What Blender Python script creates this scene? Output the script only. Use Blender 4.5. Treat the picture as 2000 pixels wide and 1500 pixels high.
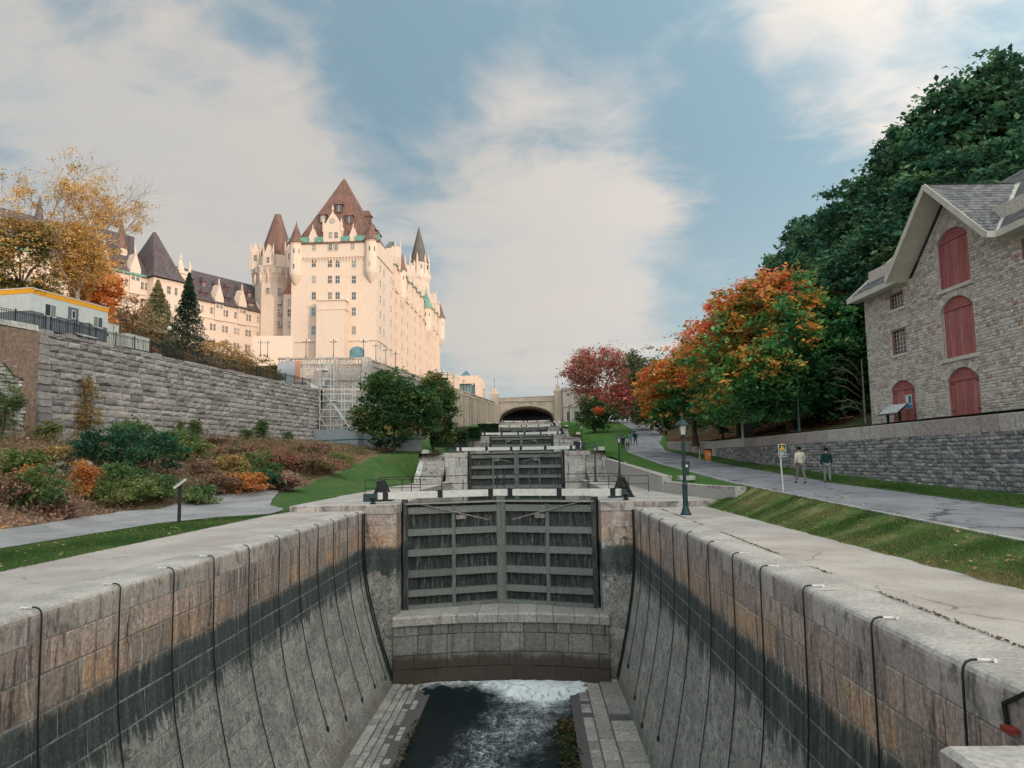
import bpy, math, random
import numpy as np
from math import radians as RAD, sin, cos, pi
from mathutils import Vector, Matrix, noise

SC = bpy.context.scene
for o in list(SC.objects):
    bpy.data.objects.remove(o, do_unlink=True)
COL = SC.collection

# ------------------------------------------------------------------ camera, sky, sun, exposure
FPX = 1444.0
CAM_Z = 2.36
PITCH = math.atan(148.8 / FPX)
YAW = math.atan(38 / FPX)
ROLL = 0.017
_F = Vector((-sin(YAW) * cos(PITCH), cos(YAW) * cos(PITCH), sin(PITCH)))
_R0 = _F.cross(Vector((0, 0, 1))).normalized()
_U0 = _R0.cross(_F).normalized()
_R = _R0 * cos(ROLL) - _U0 * sin(ROLL)
_U = _U0 * cos(ROLL) + _R0 * sin(ROLL)
CAM_P = Vector((0, 0, CAM_Z))
cd = bpy.data.cameras.new('camera')
cd.sensor_width = 36
cd.lens = 36 * FPX / 2000
cd.clip_start = 0.1
cd.clip_end = 6000
cam = bpy.data.objects.new('camera', cd)
COL.objects.link(cam)
m = Matrix((( _R.x, _U.x, -_F.x, 0), (_R.y, _U.y, -_F.y, 0), (_R.z, _U.z, -_F.z, 0), (0, 0, 0, 1)))
cam.matrix_world = Matrix.Translation(CAM_P) @ m
SC.camera = cam

def ray(px, py):
    return (_F + _R * ((px - 1000) / FPX) + _U * ((750 - py) / FPX))

def at(px, py, Y):
    d = ray(px, py)
    return CAM_P + d * (Y / d.y)

def onz(px, py, z):
    d = ray(px, py)
    return CAM_P + d * ((z - CAM_Z) / d.z)

def onplane(px, py, p0, n):
    d = ray(px, py)
    return CAM_P + d * ((p0 - CAM_P).dot(n) / d.dot(n))

def proj(p):
    d = p - CAM_P
    w = d.dot(_F)
    if w < 0.1:
        return None
    return 1000 + FPX * d.dot(_R) / w, 750 - FPX * d.dot(_U) / w

SUN_EL = RAD(10.5)
SUN_TO = Vector((0.66, -0.75, 0)).normalized()      # horizontal direction towards the sun
sl = bpy.data.lights.new('sun', 'SUN')
sl.energy = 1.65
sl.angle = RAD(0.6)
sl.color = (1.0, 0.79, 0.60)
sun = bpy.data.objects.new('sun', sl)
COL.objects.link(sun)
sdir = Vector((SUN_TO.x * cos(SUN_EL), SUN_TO.y * cos(SUN_EL), sin(SUN_EL)))
sun.rotation_euler = sdir.to_track_quat('Z', 'Y').to_euler()
sun.location = (120, -130, 90)

class NT:
    """tiny helper for building node trees"""
    def __init__(s, tree):
        s.t = tree
        s.n = tree.nodes
    def node(s, typ, ins=None, **kw):
        nd = s.n.new(typ)
        for k, v in kw.items():
            setattr(nd, k, v)
        if ins:
            for k, v in ins.items():
                s.set(nd, k, v)
        return nd
    def set(s, nd, k, v):
        sock = nd.inputs[k]
        if hasattr(v, 'is_output'):
            s.t.links.new(v, sock)
        elif isinstance(v, (tuple, list, Vector)):
            v = list(v)
            if len(sock.default_value) == 4 and len(v) == 3:
                v = v + [1.0]
            sock.default_value = v
        else:
            sock.default_value = v
    def math(s, op, a, b=0.0, c=None, clamp=False):
        nd = s.node('ShaderNodeMath', operation=op, use_clamp=clamp)
        s.set(nd, 0, a); s.set(nd, 1, b)
        if c is not None:
            s.set(nd, 2, c)
        return nd.outputs[0]
    def vmath(s, op, a, b=(0, 0, 0)):
        nd = s.node('ShaderNodeVectorMath', operation=op)
        s.set(nd, 0, a); s.set(nd, 1, b)
        return nd.outputs['Value'] if op in ('DOT_PRODUCT', 'LENGTH') else nd.outputs[0]
    def noise(s, vec, scale, detail=4.0, rough=0.55, dist=0.0):
        nd = s.node('ShaderNodeTexNoise', {'Vector': vec, 'Scale': scale, 'Detail': detail, 'Roughness': rough, 'Distortion': dist})
        return nd.outputs[0]
    def map(s, v, a, b, c=0.0, d=1.0, smooth=True):
        nd = s.node('ShaderNodeMapRange', {0: v, 1: a, 2: b, 3: c, 4: d})
        if smooth:
            nd.interpolation_type = 'SMOOTHSTEP'
        return nd.outputs[0]
    def mix(s, f, a, b, blend='MIX'):
        nd = s.node('ShaderNodeMix', data_type='RGBA', blend_type=blend)
        s.set(nd, 0, f); s.set(nd, 6, a); s.set(nd, 7, b)
        return nd.outputs[2]
    def scalev(s, vec, xyz):
        return s.vmath('MULTIPLY', vec, xyz)
    def xyz(s, vec):
        nd = s.node('ShaderNodeSeparateXYZ', {0: vec})
        return nd.outputs

# world: clear physical sky with broken evening cloud over it
world = bpy.data.worlds.new('World')
SC.world = world
world.use_nodes = True
W = NT(world.node_tree)
W.n.clear()
sky = W.node('ShaderNodeTexSky')
sky.sky_type = 'NISHITA'
sky.sun_disc = False
sky.sun_elevation = SUN_EL
sky.sun_rotation = math.atan2(SUN_TO.x, SUN_TO.y)
sky.air_density = 1.0
sky.dust_density = 1.0
sky.ozone_density = 1.6
tc = W.node('ShaderNodeTexCoord')
dirv = W.vmath('NORMALIZE', tc.outputs['Generated'])
sx, sy, sz = W.xyz(dirv)
zz = W.math('ADD', W.math('MAXIMUM', sz, 0.0), 0.16)
cu = W.node('ShaderNodeCombineXYZ', {0: W.math('DIVIDE', sx, zz), 1: W.math('DIVIDE', sy, zz), 2: 0.0}).outputs[0]
wv = W.node('ShaderNodeTexNoise', {'Vector': cu, 'Scale': 1.3, 'Detail': 4.0}).outputs[1]
cw_ = W.vmath('ADD', cu, W.scalev(W.vmath('SUBTRACT', wv, (.5, .5, .5)), (.55, .55, 0)))
n1 = W.noise(W.scalev(cw_, (1.0, 0.9, 1)), 1.5, 7.0, 0.54, 0.1)
n2 = W.noise(W.vmath('ADD', W.scalev(cw_, (1.0, 1.2, 1)), (7.3, 2.1, 0.4)), 4.6, 8.0, 0.6, 0.2)
dens = W.math('ADD', W.math('MULTIPLY', n1, 0.95), W.math('MULTIPLY', n2, 0.45))
dens = W.math('SUBTRACT', dens, 0.21)
for px, py, rad, wgt in ((1120, 380, 9, .16), (1060, 520, 8, .10), (1230, 540, 7, .08), (930, 290, 5, .05), (200, 330, 15, .10), (60, 60, 11, .10), (380, 470, 8, .10), (560, 250, 6, .06), (640, 330, 6, .06),
                         (1750, 30, 9, .16), (1590, 110, 4, .12), (1900, 90, 7, .07), (1540, 420, 9, -.14), (1330, 150, 9, -.09), (900, 110, 8, -.10), (1850, 330, 9, -.10), (640, 60, 8, -.05),
                         (800, 180, 5, -.06), (480, 160, 5, -.05), (980, 640, 5, .03), (1050, 730, 7, .14), (900, 590, 4, .07), (1000, 640, 6, -.06), (1340, 110, 2.2, .08), (1400, 620, 6, -.04)):
    c = ray(px, py).normalized()
    d = W.vmath('DOT_PRODUCT', dirv, tuple(c))
    blob = W.map(d, cos(RAD(rad * 1.6)), 1.0)
    dens = W.math('ADD', dens, W.math('MULTIPLY', blob, wgt))
cover = W.map(dens, 0.37, 0.67, 0.05, 0.92)
n3 = W.noise(W.vmath('ADD', cu, (1.3, 5.1, 2.4)), 2.0, 6.0, 0.55, 0.3)
warm = W.map(n3, 0.38, 0.62)
dcl = W.map(dens, 0.48, 0.80)
hzn = W.map(sz, 0.02, 0.40)
cl = W.mix(warm, (3.8, 4.05, 4.2), (4.55, 4.3, 4.05))
cl = W.mix(W.math('MULTIPLY', dcl, .75), cl, (4.95, 4.6, 4.2))
blue = W.mix(hzn, (3.2, 3.9, 4.1), (1.6, 2.6, 3.25))
skyc = W.mix(0.12, blue, sky.outputs[0])
out = W.mix(cover, skyc, cl)
# cloud and haze scatter more light the nearer they stand to the low sun (behind the camera)
toward = W.math('MULTIPLY', W.math('ADD', W.vmath('DOT_PRODUCT', dirv, tuple(sdir)), 1.0), .5)
glow = W.math('ADD', 1.0, W.math('MULTIPLY', W.math('POWER', toward, 2.2), 6.2))
glc = W.node('ShaderNodeCombineXYZ', {0: glow, 1: W.math('POWER', glow, .92), 2: W.math('POWER', glow, .84)}).outputs[0]
out = W.mix(1.0, out, glc, 'MULTIPLY')
bg = W.node('ShaderNodeBackground', {'Color': out, 'Strength': 0.10})
wo = W.node('ShaderNodeOutputWorld', {'Surface': bg.outputs[0]})

SC.view_settings.view_transform = 'Standard'
SC.view_settings.look = 'None'
SC.view_settings.exposure = 0.36
SC.view_settings.gamma = 1.0
SC.view_settings.use_curve_mapping = False
SC.cycles.use_denoising = True
SC.cycles.max_bounces = 6
SC.cycles.diffuse_bounces = 4
SC.cycles.transparent_max_bounces = 6
SC.cycles.caustics_reflective = False
SC.cycles.caustics_refractive = False

# ------------------------------------------------------------------ helpers
def interp(tab, x):
    if x <= tab[0][0]:
        return tab[0][1]
    for (a, va), (b, vb) in zip(tab, tab[1:]):
        if x <= b:
            return va + (vb - va) * (x - a) / (b - a)
    return tab[-1][1]

MATR = {}
def thing(name, label, cat, loc=(0, 0, 0), rz=0.0, group=None):
    o = bpy.data.objects.new(name, None)
    COL.objects.link(o)
    o.empty_display_size = 0.3
    o.location = loc
    o.rotation_euler = (0, 0, rz)
    o['label'] = label
    o['category'] = cat
    if group:
        o['group'] = group
    MATR[o.name] = Matrix.Translation(Vector(loc)) @ Matrix.Rotation(rz, 4, 'Z')
    return o

def tag(o, label, cat, group=None):
    o['label'] = label
    o['category'] = cat
    if group:
        o['group'] = group
    return o

def dup(root, loc, label, rz=None, group=None, scale=None):
    r = root.copy()
    COL.objects.link(r)
    r.location = loc
    if rz is not None:
        r.rotation_euler = (0, 0, rz)
    if scale is not None:
        r.scale = scale
    r['label'] = label
    if group:
        r['group'] = group
    for ch in list(root.children):
        c = ch.copy()
        COL.objects.link(c)
        c.parent = r
        for g in ch.children:
            d = g.copy()
            COL.objects.link(d)
            d.parent = c
    return r

def link_mesh(name, me, mat, parent=None, kind=None):
    o = bpy.data.objects.new(name, me)
    if mat and not me.materials:
        for mm in (mat if isinstance(mat, (list, tuple)) else [mat]):
            me.materials.append(mm)
    COL.objects.link(o)
    if parent:
        o.parent = parent
    if kind:
        o['kind'] = kind
    return o

class MB:
    def __init__(s):
        s.v = []; s.f = []; s.t = []; s.m = []
        s.mi = 0
        s.tone = 0.5
    def add(s, vs, fs, tone=None):
        b = len(s.v)
        s.v.extend(Vector(p) for p in vs)
        for f in fs:
            s.f.append(tuple(i + b for i in f))
            s.t.append(s.tone if tone is None else tone)
            s.m.append(s.mi)
        return s
    def quad(s, a, b, c, d, tone=None):
        return s.add((a, b, c, d), ((0, 1, 2, 3),), tone)
    def box(s, x0, x1, y0, y1, z0, z1, tone=None, rz=0, piv=None):
        vs = [Vector((x, y, z)) for z in (z0, z1) for y in (y0, y1) for x in (x0, x1)]
        if rz:
            pv = Vector(piv) if piv else Vector(((x0 + x1) / 2, (y0 + y1) / 2, 0))
            R_ = Matrix.Rotation(rz, 3, 'Z')
            vs = [R_ @ (p - pv) + pv for p in vs]
        return s.add(vs, ((0, 2, 3, 1), (4, 5, 7, 6), (0, 1, 5, 4), (2, 6, 7, 3), (0, 4, 6, 2), (1, 3, 7, 5)), tone)
    def bbox(s, x0, x1, y0, y1, z0, z1, c=.01, tone=None):
        """box whose top edges and vertical edges are chamfered"""
        pr = [(x0, y0, x1, y1, z0), (x0, y0, x1, y1, z1 - c), (x0 + c, y0 + c, x1 - c, y1 - c, z1)]
        vs = []
        for (a, b, d, e, z) in pr:
            vs += [(a, b, z), (d, b, z), (d, e, z), (a, e, z)]
        fs = [(3, 2, 1, 0), (8, 9, 10, 11)]
        for k in (0, 4):
            for i in range(4):
                j = (i + 1) % 4
                fs.append((k + i, k + j, k + 4 + j, k + 4 + i))
        return s.add(vs, fs, tone)
    def beam(s, a, b, w, h, up=(0, 0, 1), tone=None):
        a = Vector(a); b = Vector(b)
        d = (b - a).normalized()
        up = Vector(up)
        if abs(d.dot(up)) > .98:
            up = Vector((1, 0, 0))
        r = d.cross(up).normalized() * (w / 2)
        u = r.cross(d).normalized() * (h / 2)
        vs = [p + q for p in (a, b) for q in (-r - u, r - u, r + u, -r + u)]
        return s.add(vs, ((3, 2, 1, 0), (4, 5, 6, 7), (0, 1, 5, 4), (1, 2, 6, 5), (2, 3, 7, 6), (3, 0, 4, 7)), tone)
    def tube(s, pts, r, n=6, tone=None, cap=True):
        pts = [Vector(p) for p in pts]
        rs = r if isinstance(r, (list, tuple)) else [r] * len(pts)
        prev = None
        vs = []
        for i, p in enumerate(pts):
            d = (pts[min(i + 1, len(pts) - 1)] - pts[max(i - 1, 0)]).normalized()
            if prev is None:
                up = Vector((0, 0, 1)) if abs(d.z) < .95 else Vector((1, 0, 0))
                a = d.cross(up).normalized()
            else:
                a = (prev - d * prev.dot(d)).normalized()
            prev = a
            b = d.cross(a)
            for k in range(n):
                t = 2 * pi * k / n
                vs.append(p + (a * cos(t) + b * sin(t)) * rs[i])
        fs = []
        for i in range(len(pts) - 1):
            for k in range(n):
                j = (k + 1) % n
                fs.append((i * n + k, i * n + j, (i + 1) * n + j, (i + 1) * n + k))
        if cap:
            fs.append(tuple(reversed(range(n))))
            fs.append(tuple(range((len(pts) - 1) * n, len(pts) * n)))
        return s.add(vs, fs, tone)
    def lathe(s, prof, c=(0, 0, 0), n=10, tone=None, a0=0.0):
        """prof: list of (radius, z)"""
        c = Vector(c)
        vs = []; fs = []
        for r, z in prof:
            for k in range(n):
                t = a0 + 2 * pi * k / n
                vs.append(c + Vector((r * cos(t), r * sin(t), z)))
        for i in range(len(prof) - 1):
            for k in range(n):
                j = (k + 1) % n
                fs.append((i * n + k, i * n + j, (i + 1) * n + j, (i + 1) * n + k))
        fs.append(tuple(reversed(range(n))))
        fs.append(tuple(range((len(prof) - 1) * n, len(prof) * n)))
        return s.add(vs, fs, tone)
    def pyramid(s, x0, x1, y0, y1, z0, apex, tone=None, top=0.0):
        ax, ay, az = apex
        if top <= 0:
            return s.add([(x0, y0, z0), (x1, y0, z0), (x1, y1, z0), (x0, y1, z0), (ax, ay, az)],
                         ((0, 1, 4), (1, 2, 4), (2, 3, 4), (3, 0, 4), (3, 2, 1, 0)), tone)
        return s.add([(x0, y0, z0), (x1, y0, z0), (x1, y1, z0), (x0, y1, z0),
                      (ax - top, ay - top, az), (ax + top, ay - top, az), (ax + top, ay + top, az), (ax - top, ay + top, az)],
                     ((0, 1, 5, 4), (1, 2, 6, 5), (2, 3, 7, 6), (3, 0, 4, 7), (3, 2, 1, 0), (4, 5, 6, 7)), tone)
    def prism(s, poly, d, tone=None):
        """poly: list of 3-D points, extruded by vector d"""
        n = len(poly)
        d = Vector(d)
        vs = [Vector(p) for p in poly] + [Vector(p) + d for p in poly]
        fs = [tuple(range(n)), tuple(reversed(range(n, 2 * n)))]
        for i in range(n):
            j = (i + 1) % n
            fs.append((i, i + n, j + n, j))
        return s.add(vs, fs, tone)
    def mesh(s, name, inv=None):
        me = bpy.data.meshes.new(name)
        vs = s.v if inv is None else [inv @ p for p in s.v]
        me.from_pydata([tuple(p) for p in vs], [], s.f)
        a = me.attributes.new('tone', 'FLOAT', 'FACE')
        a.data.foreach_set('value', s.t)
        if any(s.m):
            me.polygons.foreach_set('material_index', s.m)
        return me
    def build(s, name, mat, parent=None, kind=None, world=True, smooth=False):
        inv = None
        if parent is not None and world:
            P = parent
            while P.parent is not None:
                P = P.parent
            inv = MATR[P.name].inverted()
        me = s.mesh(name, inv)
        if smooth:
            me.polygons.foreach_set('use_smooth', [True] * len(me.polygons))
        return link_mesh(name, me, mat, parent, kind)

def structure(name, mb, mat, smooth=False):
    o = mb.build(name, mat, None, 'structure', smooth=smooth)
    return o

# ------------------------------------------------------------------ materials
def new_mat(name):
    mt = bpy.data.materials.new(name)
    mt.use_nodes = True
    T = NT(mt.node_tree)
    T.n.clear()
    T.out = T.node('ShaderNodeOutputMaterial')
    T.bsdf = T.node('ShaderNodeBsdfPrincipled')
    T.t.links.new(T.bsdf.outputs[0], T.out.inputs[0])
    T.bsdf.inputs['Specular IOR Level'].default_value = 0.25
    g = T.node('ShaderNodeNewGeometry')
    T.pos = g.outputs['Position']
    T.nrm = g.outputs['Normal']
    T.tone = T.node('ShaderNodeAttribute', attribute_name='tone').outputs['Fac']
    T.rnd = T.node('ShaderNodeObjectInfo').outputs['Random']
    return mt, T

def bump(T, h, strength=.4, dist=.02):
    b = T.node('ShaderNodeBump', {'Height': h, 'Strength': strength, 'Distance': dist})
    T.set(T.bsdf, 'Normal', b.outputs[0])

def plain(name, col, rough=.6, metal=0.0, var=.12, scale=6.0, spec=.25, bmp=0.0, dirt=0.0):
    mt, T = new_mat(name)
    n = T.noise(T.pos, scale, 5, .6)
    c = T.mix(T.map(n, .3, .7), [x * (1 - var) for x in col], [min(1, x * (1 + var)) for x in col])
    if dirt:
        st = T.noise(T.scalev(T.pos, (3, 3, .5)), 1.6, 6, .65)
        c = T.mix(T.map(st, .5, .75, 0, dirt), c, [x * .35 + .01 for x in col])
    T.set(T.bsdf, 'Base Color', c)
    T.bsdf.inputs['Roughness'].default_value = rough
    T.bsdf.inputs['Metallic'].default_value = metal
    T.bsdf.inputs['Specular IOR Level'].default_value = spec
    if bmp:
        bump(T, T.noise(T.pos, scale * 4, 5, .6), bmp, .01)
    return mt

def stone_mat(name, cols, grain=9.0, bmp=.5, streak=0.0, streak_col=(.02, .022, .024), lichen=0.0, lichen_col=(.42, .40, .36), big=.35, rough=.9, bdist=.02):
    """stone whose colour goes with the piece's own tone, mottled by noise"""
    mt, T = new_mat(name)
    k = T.math('ADD', T.tone, T.math('MULTIPLY', T.math('SUBTRACT', T.noise(T.pos, .7, 3, .5), .5), big))
    cr = T.node('ShaderNodeValToRGB', {'Fac': k})
    el = cr.color_ramp.elements
    for i, c in enumerate(cols):
        p = i / (len(cols) - 1)
        if i == 0:
            e = el[0]; e.position = p
        elif i == len(cols) - 1:
            e = el[-1]; e.position = p
        else:
            e = el.new(p)
        e.color = (c[0], c[1], c[2], 1)
    n = T.noise(T.pos, grain, 8, .68)
    c = T.mix(T.map(n, .28, .74, 0, 1), (.62, .62, .63), (1.28, 1.27, 1.25))
    c = T.mix(1.0, cr.outputs[0], c, 'MULTIPLY')
    if lichen:
        l = T.noise(T.pos, 2.6, 8, .7, .4)
        c = T.mix(T.map(l, .56, .66, 0, lichen), c, lichen_col)
    if streak:
        s1 = T.noise(T.scalev(T.pos, (2.2, 2.2, .22)), 1.5, 7, .66)
        s2 = T.noise(T.vmath('ADD', T.scalev(T.pos, (5.2, 5.2, .3)), (3, 1, 7)), 1.6, 5, .6)
        c = T.mix(T.map(s1, .52, .68, 0, streak), c, streak_col)
        c = T.mix(T.map(s2, .6, .72, 0, streak * .5), c, lichen_col)
    T.set(T.bsdf, 'Base Color', c)
    T.bsdf.inputs['Roughness'].default_value = rough
    h = T.math('ADD', T.noise(T.pos, grain * .6, 9, .7), T.math('MULTIPLY', n, .5))
    bump(T, h, bmp, bdist)
    return mt

def lock_wall_mat():
    """ashlar of the drained lock: iron-stained top courses, black algae band, grey silted lower wall"""
    mt, T = new_mat('lock_ashlar')
    P = T.pos
    z = T.xyz(P)[2]
    warp = T.scalev(T.vmath('SUBTRACT', T.node('ShaderNodeTexNoise', {'Vector': P, 'Scale': .8, 'Detail': 3.0}).outputs[1], (.5, .5, .5)), (0, .45, 0))
    Q = T.vmath('ADD', P, warp)
    st = T.noise(T.scalev(Q, (1, 3.0, .28)), 1.6, 10, .74, .15)
    st2 = T.noise(T.vmath('ADD', T.scalev(Q, (1, 6.5, .36)), (4, 2, 9)), 1.5, 9, .7, .1)
    st3 = T.noise(T.vmath('ADD', T.scalev(Q, (1, 1.8, .42)), (14, 7, 3)), 1.2, 9, .72, .3)
    fine = T.noise(P, 13, 9, .75)
    med = T.noise(P, 1.9, 8, .68)
    tone = T.tone
    pink = T.mix(tone, (.34, .26, .235), (.62, .47, .40))
    orange = T.mix(T.map(tone, .2, .9), (.38, .30, .25), (.62, .40, .26))
    wash = T.map(T.math('ADD', z, T.math('MULTIPLY', T.math('SUBTRACT', med, .5), 1.2)), -1.35, -.8)
    top = T.mix(wash, orange, pink)
    top = T.mix(T.map(st3, .48, .66, 0, .75), top, (.17, .145, .145))
    top = T.mix(T.map(st, .52, .64, 0, .9), top, (.060, .055, .062))
    top = T.mix(T.map(st2, .54, .64, 0, .9), top, (.68, .62, .57))
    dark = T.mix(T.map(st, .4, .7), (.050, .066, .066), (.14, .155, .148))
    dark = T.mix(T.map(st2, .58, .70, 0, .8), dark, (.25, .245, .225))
    low = T.mix(T.map(T.math('ADD', med, T.math('MULTIPLY', T.math('SUBTRACT', tone, .5), .2)), .35, .68), (.30, .285, .26), (.47, .445, .405))
    low = T.mix(T.map(T.noise(P, 3.6, 10, .8, .9), .51, .57, 0, .8), low, (.13, .145, .135))
    low = T.mix(T.map(st2, .58, .68, 0, .7), low, (.62, .61, .57))
    low = T.mix(T.map(st3, .56, .70, 0, .6), low, (.15, .16, .15))
    rust = T.map(T.noise(P, .55, 3, .5), .54, .66, 0, .6)
    low = T.mix(T.math('MULTIPLY', rust, T.map(z, -6.0, -6.8)), low, (.36, .24, .17))
    wob = T.math('SUBTRACT', T.noise(T.scalev(Q, (1, 1, .6)), 1.1, 10, .75, .5), .5)
    fing = T.math('SUBTRACT', st2, .5)
    e1 = T.math('ADD', z, T.math('ADD', T.math('MULTIPLY', wob, .45), T.math('MULTIPLY', fing, .7)))
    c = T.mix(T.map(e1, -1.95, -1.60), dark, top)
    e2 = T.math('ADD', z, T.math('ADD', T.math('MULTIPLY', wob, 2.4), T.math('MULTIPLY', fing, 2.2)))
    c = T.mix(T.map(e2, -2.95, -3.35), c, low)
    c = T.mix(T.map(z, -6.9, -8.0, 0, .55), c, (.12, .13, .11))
    c = T.mix(1.0, c, T.mix(T.map(fine, .3, .72), (.55, .55, .55), (1.35, 1.35, 1.35)), 'MULTIPLY')
    T.set(T.bsdf, 'Base Color', c)
    T.bsdf.inputs['Roughness'].default_value = .82
    T.bsdf.inputs['Specular IOR Level'].default_value = .3
    bump(T, T.math('ADD', T.noise(P, 5, 10, .75), T.math('MULTIPLY', fine, .5)), .9, .045)
    return mt

def coping_mat():
    mt, T = new_mat('coping_stone')
    P = T.pos
    up = T.xyz(T.nrm)[2]
    big = T.noise(P, .8, 5, .6)
    fine = T.noise(P, 14, 8, .72)
    st = T.noise(T.scalev(P, (1.2, 2.6, .9)), 1.5, 9, .72, .6)
    top = T.mix(T.map(big, .35, .65), (.38, .35, .325), (.54, .495, .455))
    top = T.mix(T.map(T.noise(P, 3, 8, .72), .58, .68, 0, .5), top, (.16, .155, .15))
    side = T.mix(T.tone, (.38, .32, .295), (.54, .48, .44))
    side = T.mix(T.map(st, .47, .62, 0, .8), side, (.12, .112, .115))
    side = T.mix(T.map(T.noise(T.vmath('ADD', T.scalev(P, (1, 6, .3)), (2, 9, 1)), 1.5, 5, .6), .58, .7, 0, .7), side, (.58, .55, .51))
    c = T.mix(T.map(up, .25, .8), side, top)
    c = T.mix(1.0, c, T.mix(T.map(fine, .3, .7), (.7, .7, .7), (1.22, 1.22, 1.2)), 'MULTIPLY')
    T.set(T.bsdf, 'Base Color', c)
    T.bsdf.inputs['Roughness'].default_value = .85
    bump(T, T.math('ADD', T.noise(P, 6, 9, .7), T.math('MULTIPLY', fine, .5)), .55, .02)
    return mt

def foliage_mat(name='leaves', trans=.42):
    mt, T = new_mat(name)
    a = T.node('ShaderNodeAttribute', attribute_name='leaf_col')
    T.set(T.bsdf, 'Base Color', a.outputs['Color'])
    T.bsdf.inputs['Roughness'].default_value = .65
    T.bsdf.inputs['Specular IOR Level'].default_value = .15
    tr = T.node('ShaderNodeBsdfTranslucent', {'Color': a.outputs['Color']})
    mx = T.node('ShaderNodeMixShader', {0: trans, 1: T.bsdf.outputs[0], 2: tr.outputs[0]})
    T.t.links.new(mx.outputs[0], T.out.inputs[0])
    return mt

def lawn_mat(name, green=(.035, .085, .018), dry=(.16, .13, .06), drymin=.56):
    mt, T = new_mat(name)
    a = T.noise(T.pos, .35, 5, .6)
    b = T.noise(T.pos, 22, 6, .7)
    d = T.noise(T.vmath('ADD', T.pos, (3, 8, 1)), 1.1, 6, .65)
    c = T.mix(T.map(b, .3, .7), [x * .55 for x in green], [x * 1.7 for x in green])
    c = T.mix(T.map(d, drymin, drymin + .16, 0, .8), c, dry)
    c = T.mix(T.map(a, .35, .65, 0, .35), c, (.055, .10, .02))
    T.set(T.bsdf, 'Base Color', c)
    T.bsdf.inputs['Roughness'].default_value = .95
    T.bsdf.inputs['Specular IOR Level'].default_value = .08
    bump(T, b, .8, .04)
    return mt

def asphalt_mat():
    mt, T = new_mat('asphalt')
    a = T.noise(T.pos, .5, 5, .6)
    b = T.noise(T.pos, 45, 4, .75)
    c = T.mix(T.map(a, .35, .65), (.20, .20, .22), (.30, .295, .31))
    v = T.node('ShaderNodeTexVoronoi', {'Vector': T.vmath('ADD', T.scalev(T.pos, (1, .55, 1)), T.scalev(T.node('ShaderNodeTexNoise', {'Vector': T.pos, 'Scale': 1.2, 'Detail': 4.0}).outputs[1], (1.4, 1.4, 0))), 'Scale': .42})
    v.feature = 'DISTANCE_TO_EDGE'
    crack = T.map(v.outputs['Distance'], 0.0, .03, .85, 0)
    crack = T.math('MULTIPLY', crack, T.map(T.noise(T.pos, .33, 3, .5), .36, .52))
    c = T.mix(T.map(T.noise(T.scalev(T.pos, (1, .4, 1)), .55, 6, .7), .5, .62, 0, .35), c, (.12, .12, .14))
    c = T.mix(crack, c, (.035, .035, .04))
    c = T.mix(T.map(T.noise(T.scalev(T.pos, (1, .5, 1)), .3, 4, .7), .6, .66, 0, .25), c, (.32, .31, .31))
    c = T.mix(1.0, c, T.mix(T.map(b, .3, .7), (.75, .75, .75), (1.25, 1.25, 1.25)), 'MULTIPLY')
    T.set(T.bsdf, 'Base Color', c)
    T.bsdf.inputs['Roughness'].default_value = .9
    bump(T, T.math('SUBTRACT', b, T.math('MULTIPLY', crack, 1.5)), .4, .008)
    return mt

def concrete_mat(name='concrete', lo=(.41, .35, .315), hi=(.53, .465, .42), speck=.55):
    mt, T = new_mat(name)
    a = T.noise(T.pos, .45, 6, .6)
    b = T.noise(T.pos, 30, 5, .8)
    e = T.noise(T.pos, 3.3, 8, .7)
    c = T.mix(T.map(a, .35, .65), lo, hi)
    c = T.mix(T.map(e, .56, .7, 0, .45), c, [x * .55 for x in lo])
    c = T.mix(T.map(b, .52, .64, 0, speck), c, [x * .42 for x in lo])
    wp = T.vmath('ADD', T.pos, T.scalev(T.node('ShaderNodeTexNoise', {'Vector': T.pos, 'Scale': 1.1, 'Detail': 6.0}).outputs[1], (1.2, 1.2, 0)))
    v = T.node('ShaderNodeTexVoronoi', {'Vector': T.scalev(wp, (1, .6, .2)), 'Scale': .35})
    v.feature = 'DISTANCE_TO_EDGE'
    ck = T.math('MULTIPLY', T.map(v.outputs['Distance'], .0, .008, .8, 0), T.map(T.noise(T.pos, .4, 3, .6), .48, .58))
    c = T.mix(ck, c, [x * .3 for x in lo])
    c = T.mix(T.map(T.noise(T.vmath('ADD', T.pos, (5, 3, 1)), .9, 9, .75, .8), .55, .68, 0, .38), c, [x * .5 for x in lo])
    T.set(T.bsdf, 'Base Color', c)
    T.bsdf.inputs['Roughness'].default_value = .92
    bump(T, b, .5, .012)
    return mt

def wood_gate_mat():
    mt, T = new_mat('wet_gate_timber')
    st = T.noise(T.scalev(T.pos, (5, 5, .5)), 1.8, 8, .68)
    f = T.noise(T.pos, 13, 8, .72)
    c = T.mix(T.map(st, .35, .7), (.020, .026, .027), (.085, .093, .09))
    c = T.mix(T.map(T.math('MULTIPLY', st, f), .29, .38, 0, .8), c, (.28, .27, .25))
    c = T.mix(T.math('MULTIPLY', T.map(T.tone, .45, .9), T.map(f, .3, .7, .45, .95)), c, (.23, .245, .225))
    c = T.mix(T.map(T.noise(T.pos, 3.1, 9, .75, .6), .58, .66, 0, .5), c, (.30, .30, .275))
    T.set(T.bsdf, 'Base Color', c)
    T.bsdf.inputs['Roughness'].default_value = .6
    bump(T, st, .5, .02)
    return mt

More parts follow.
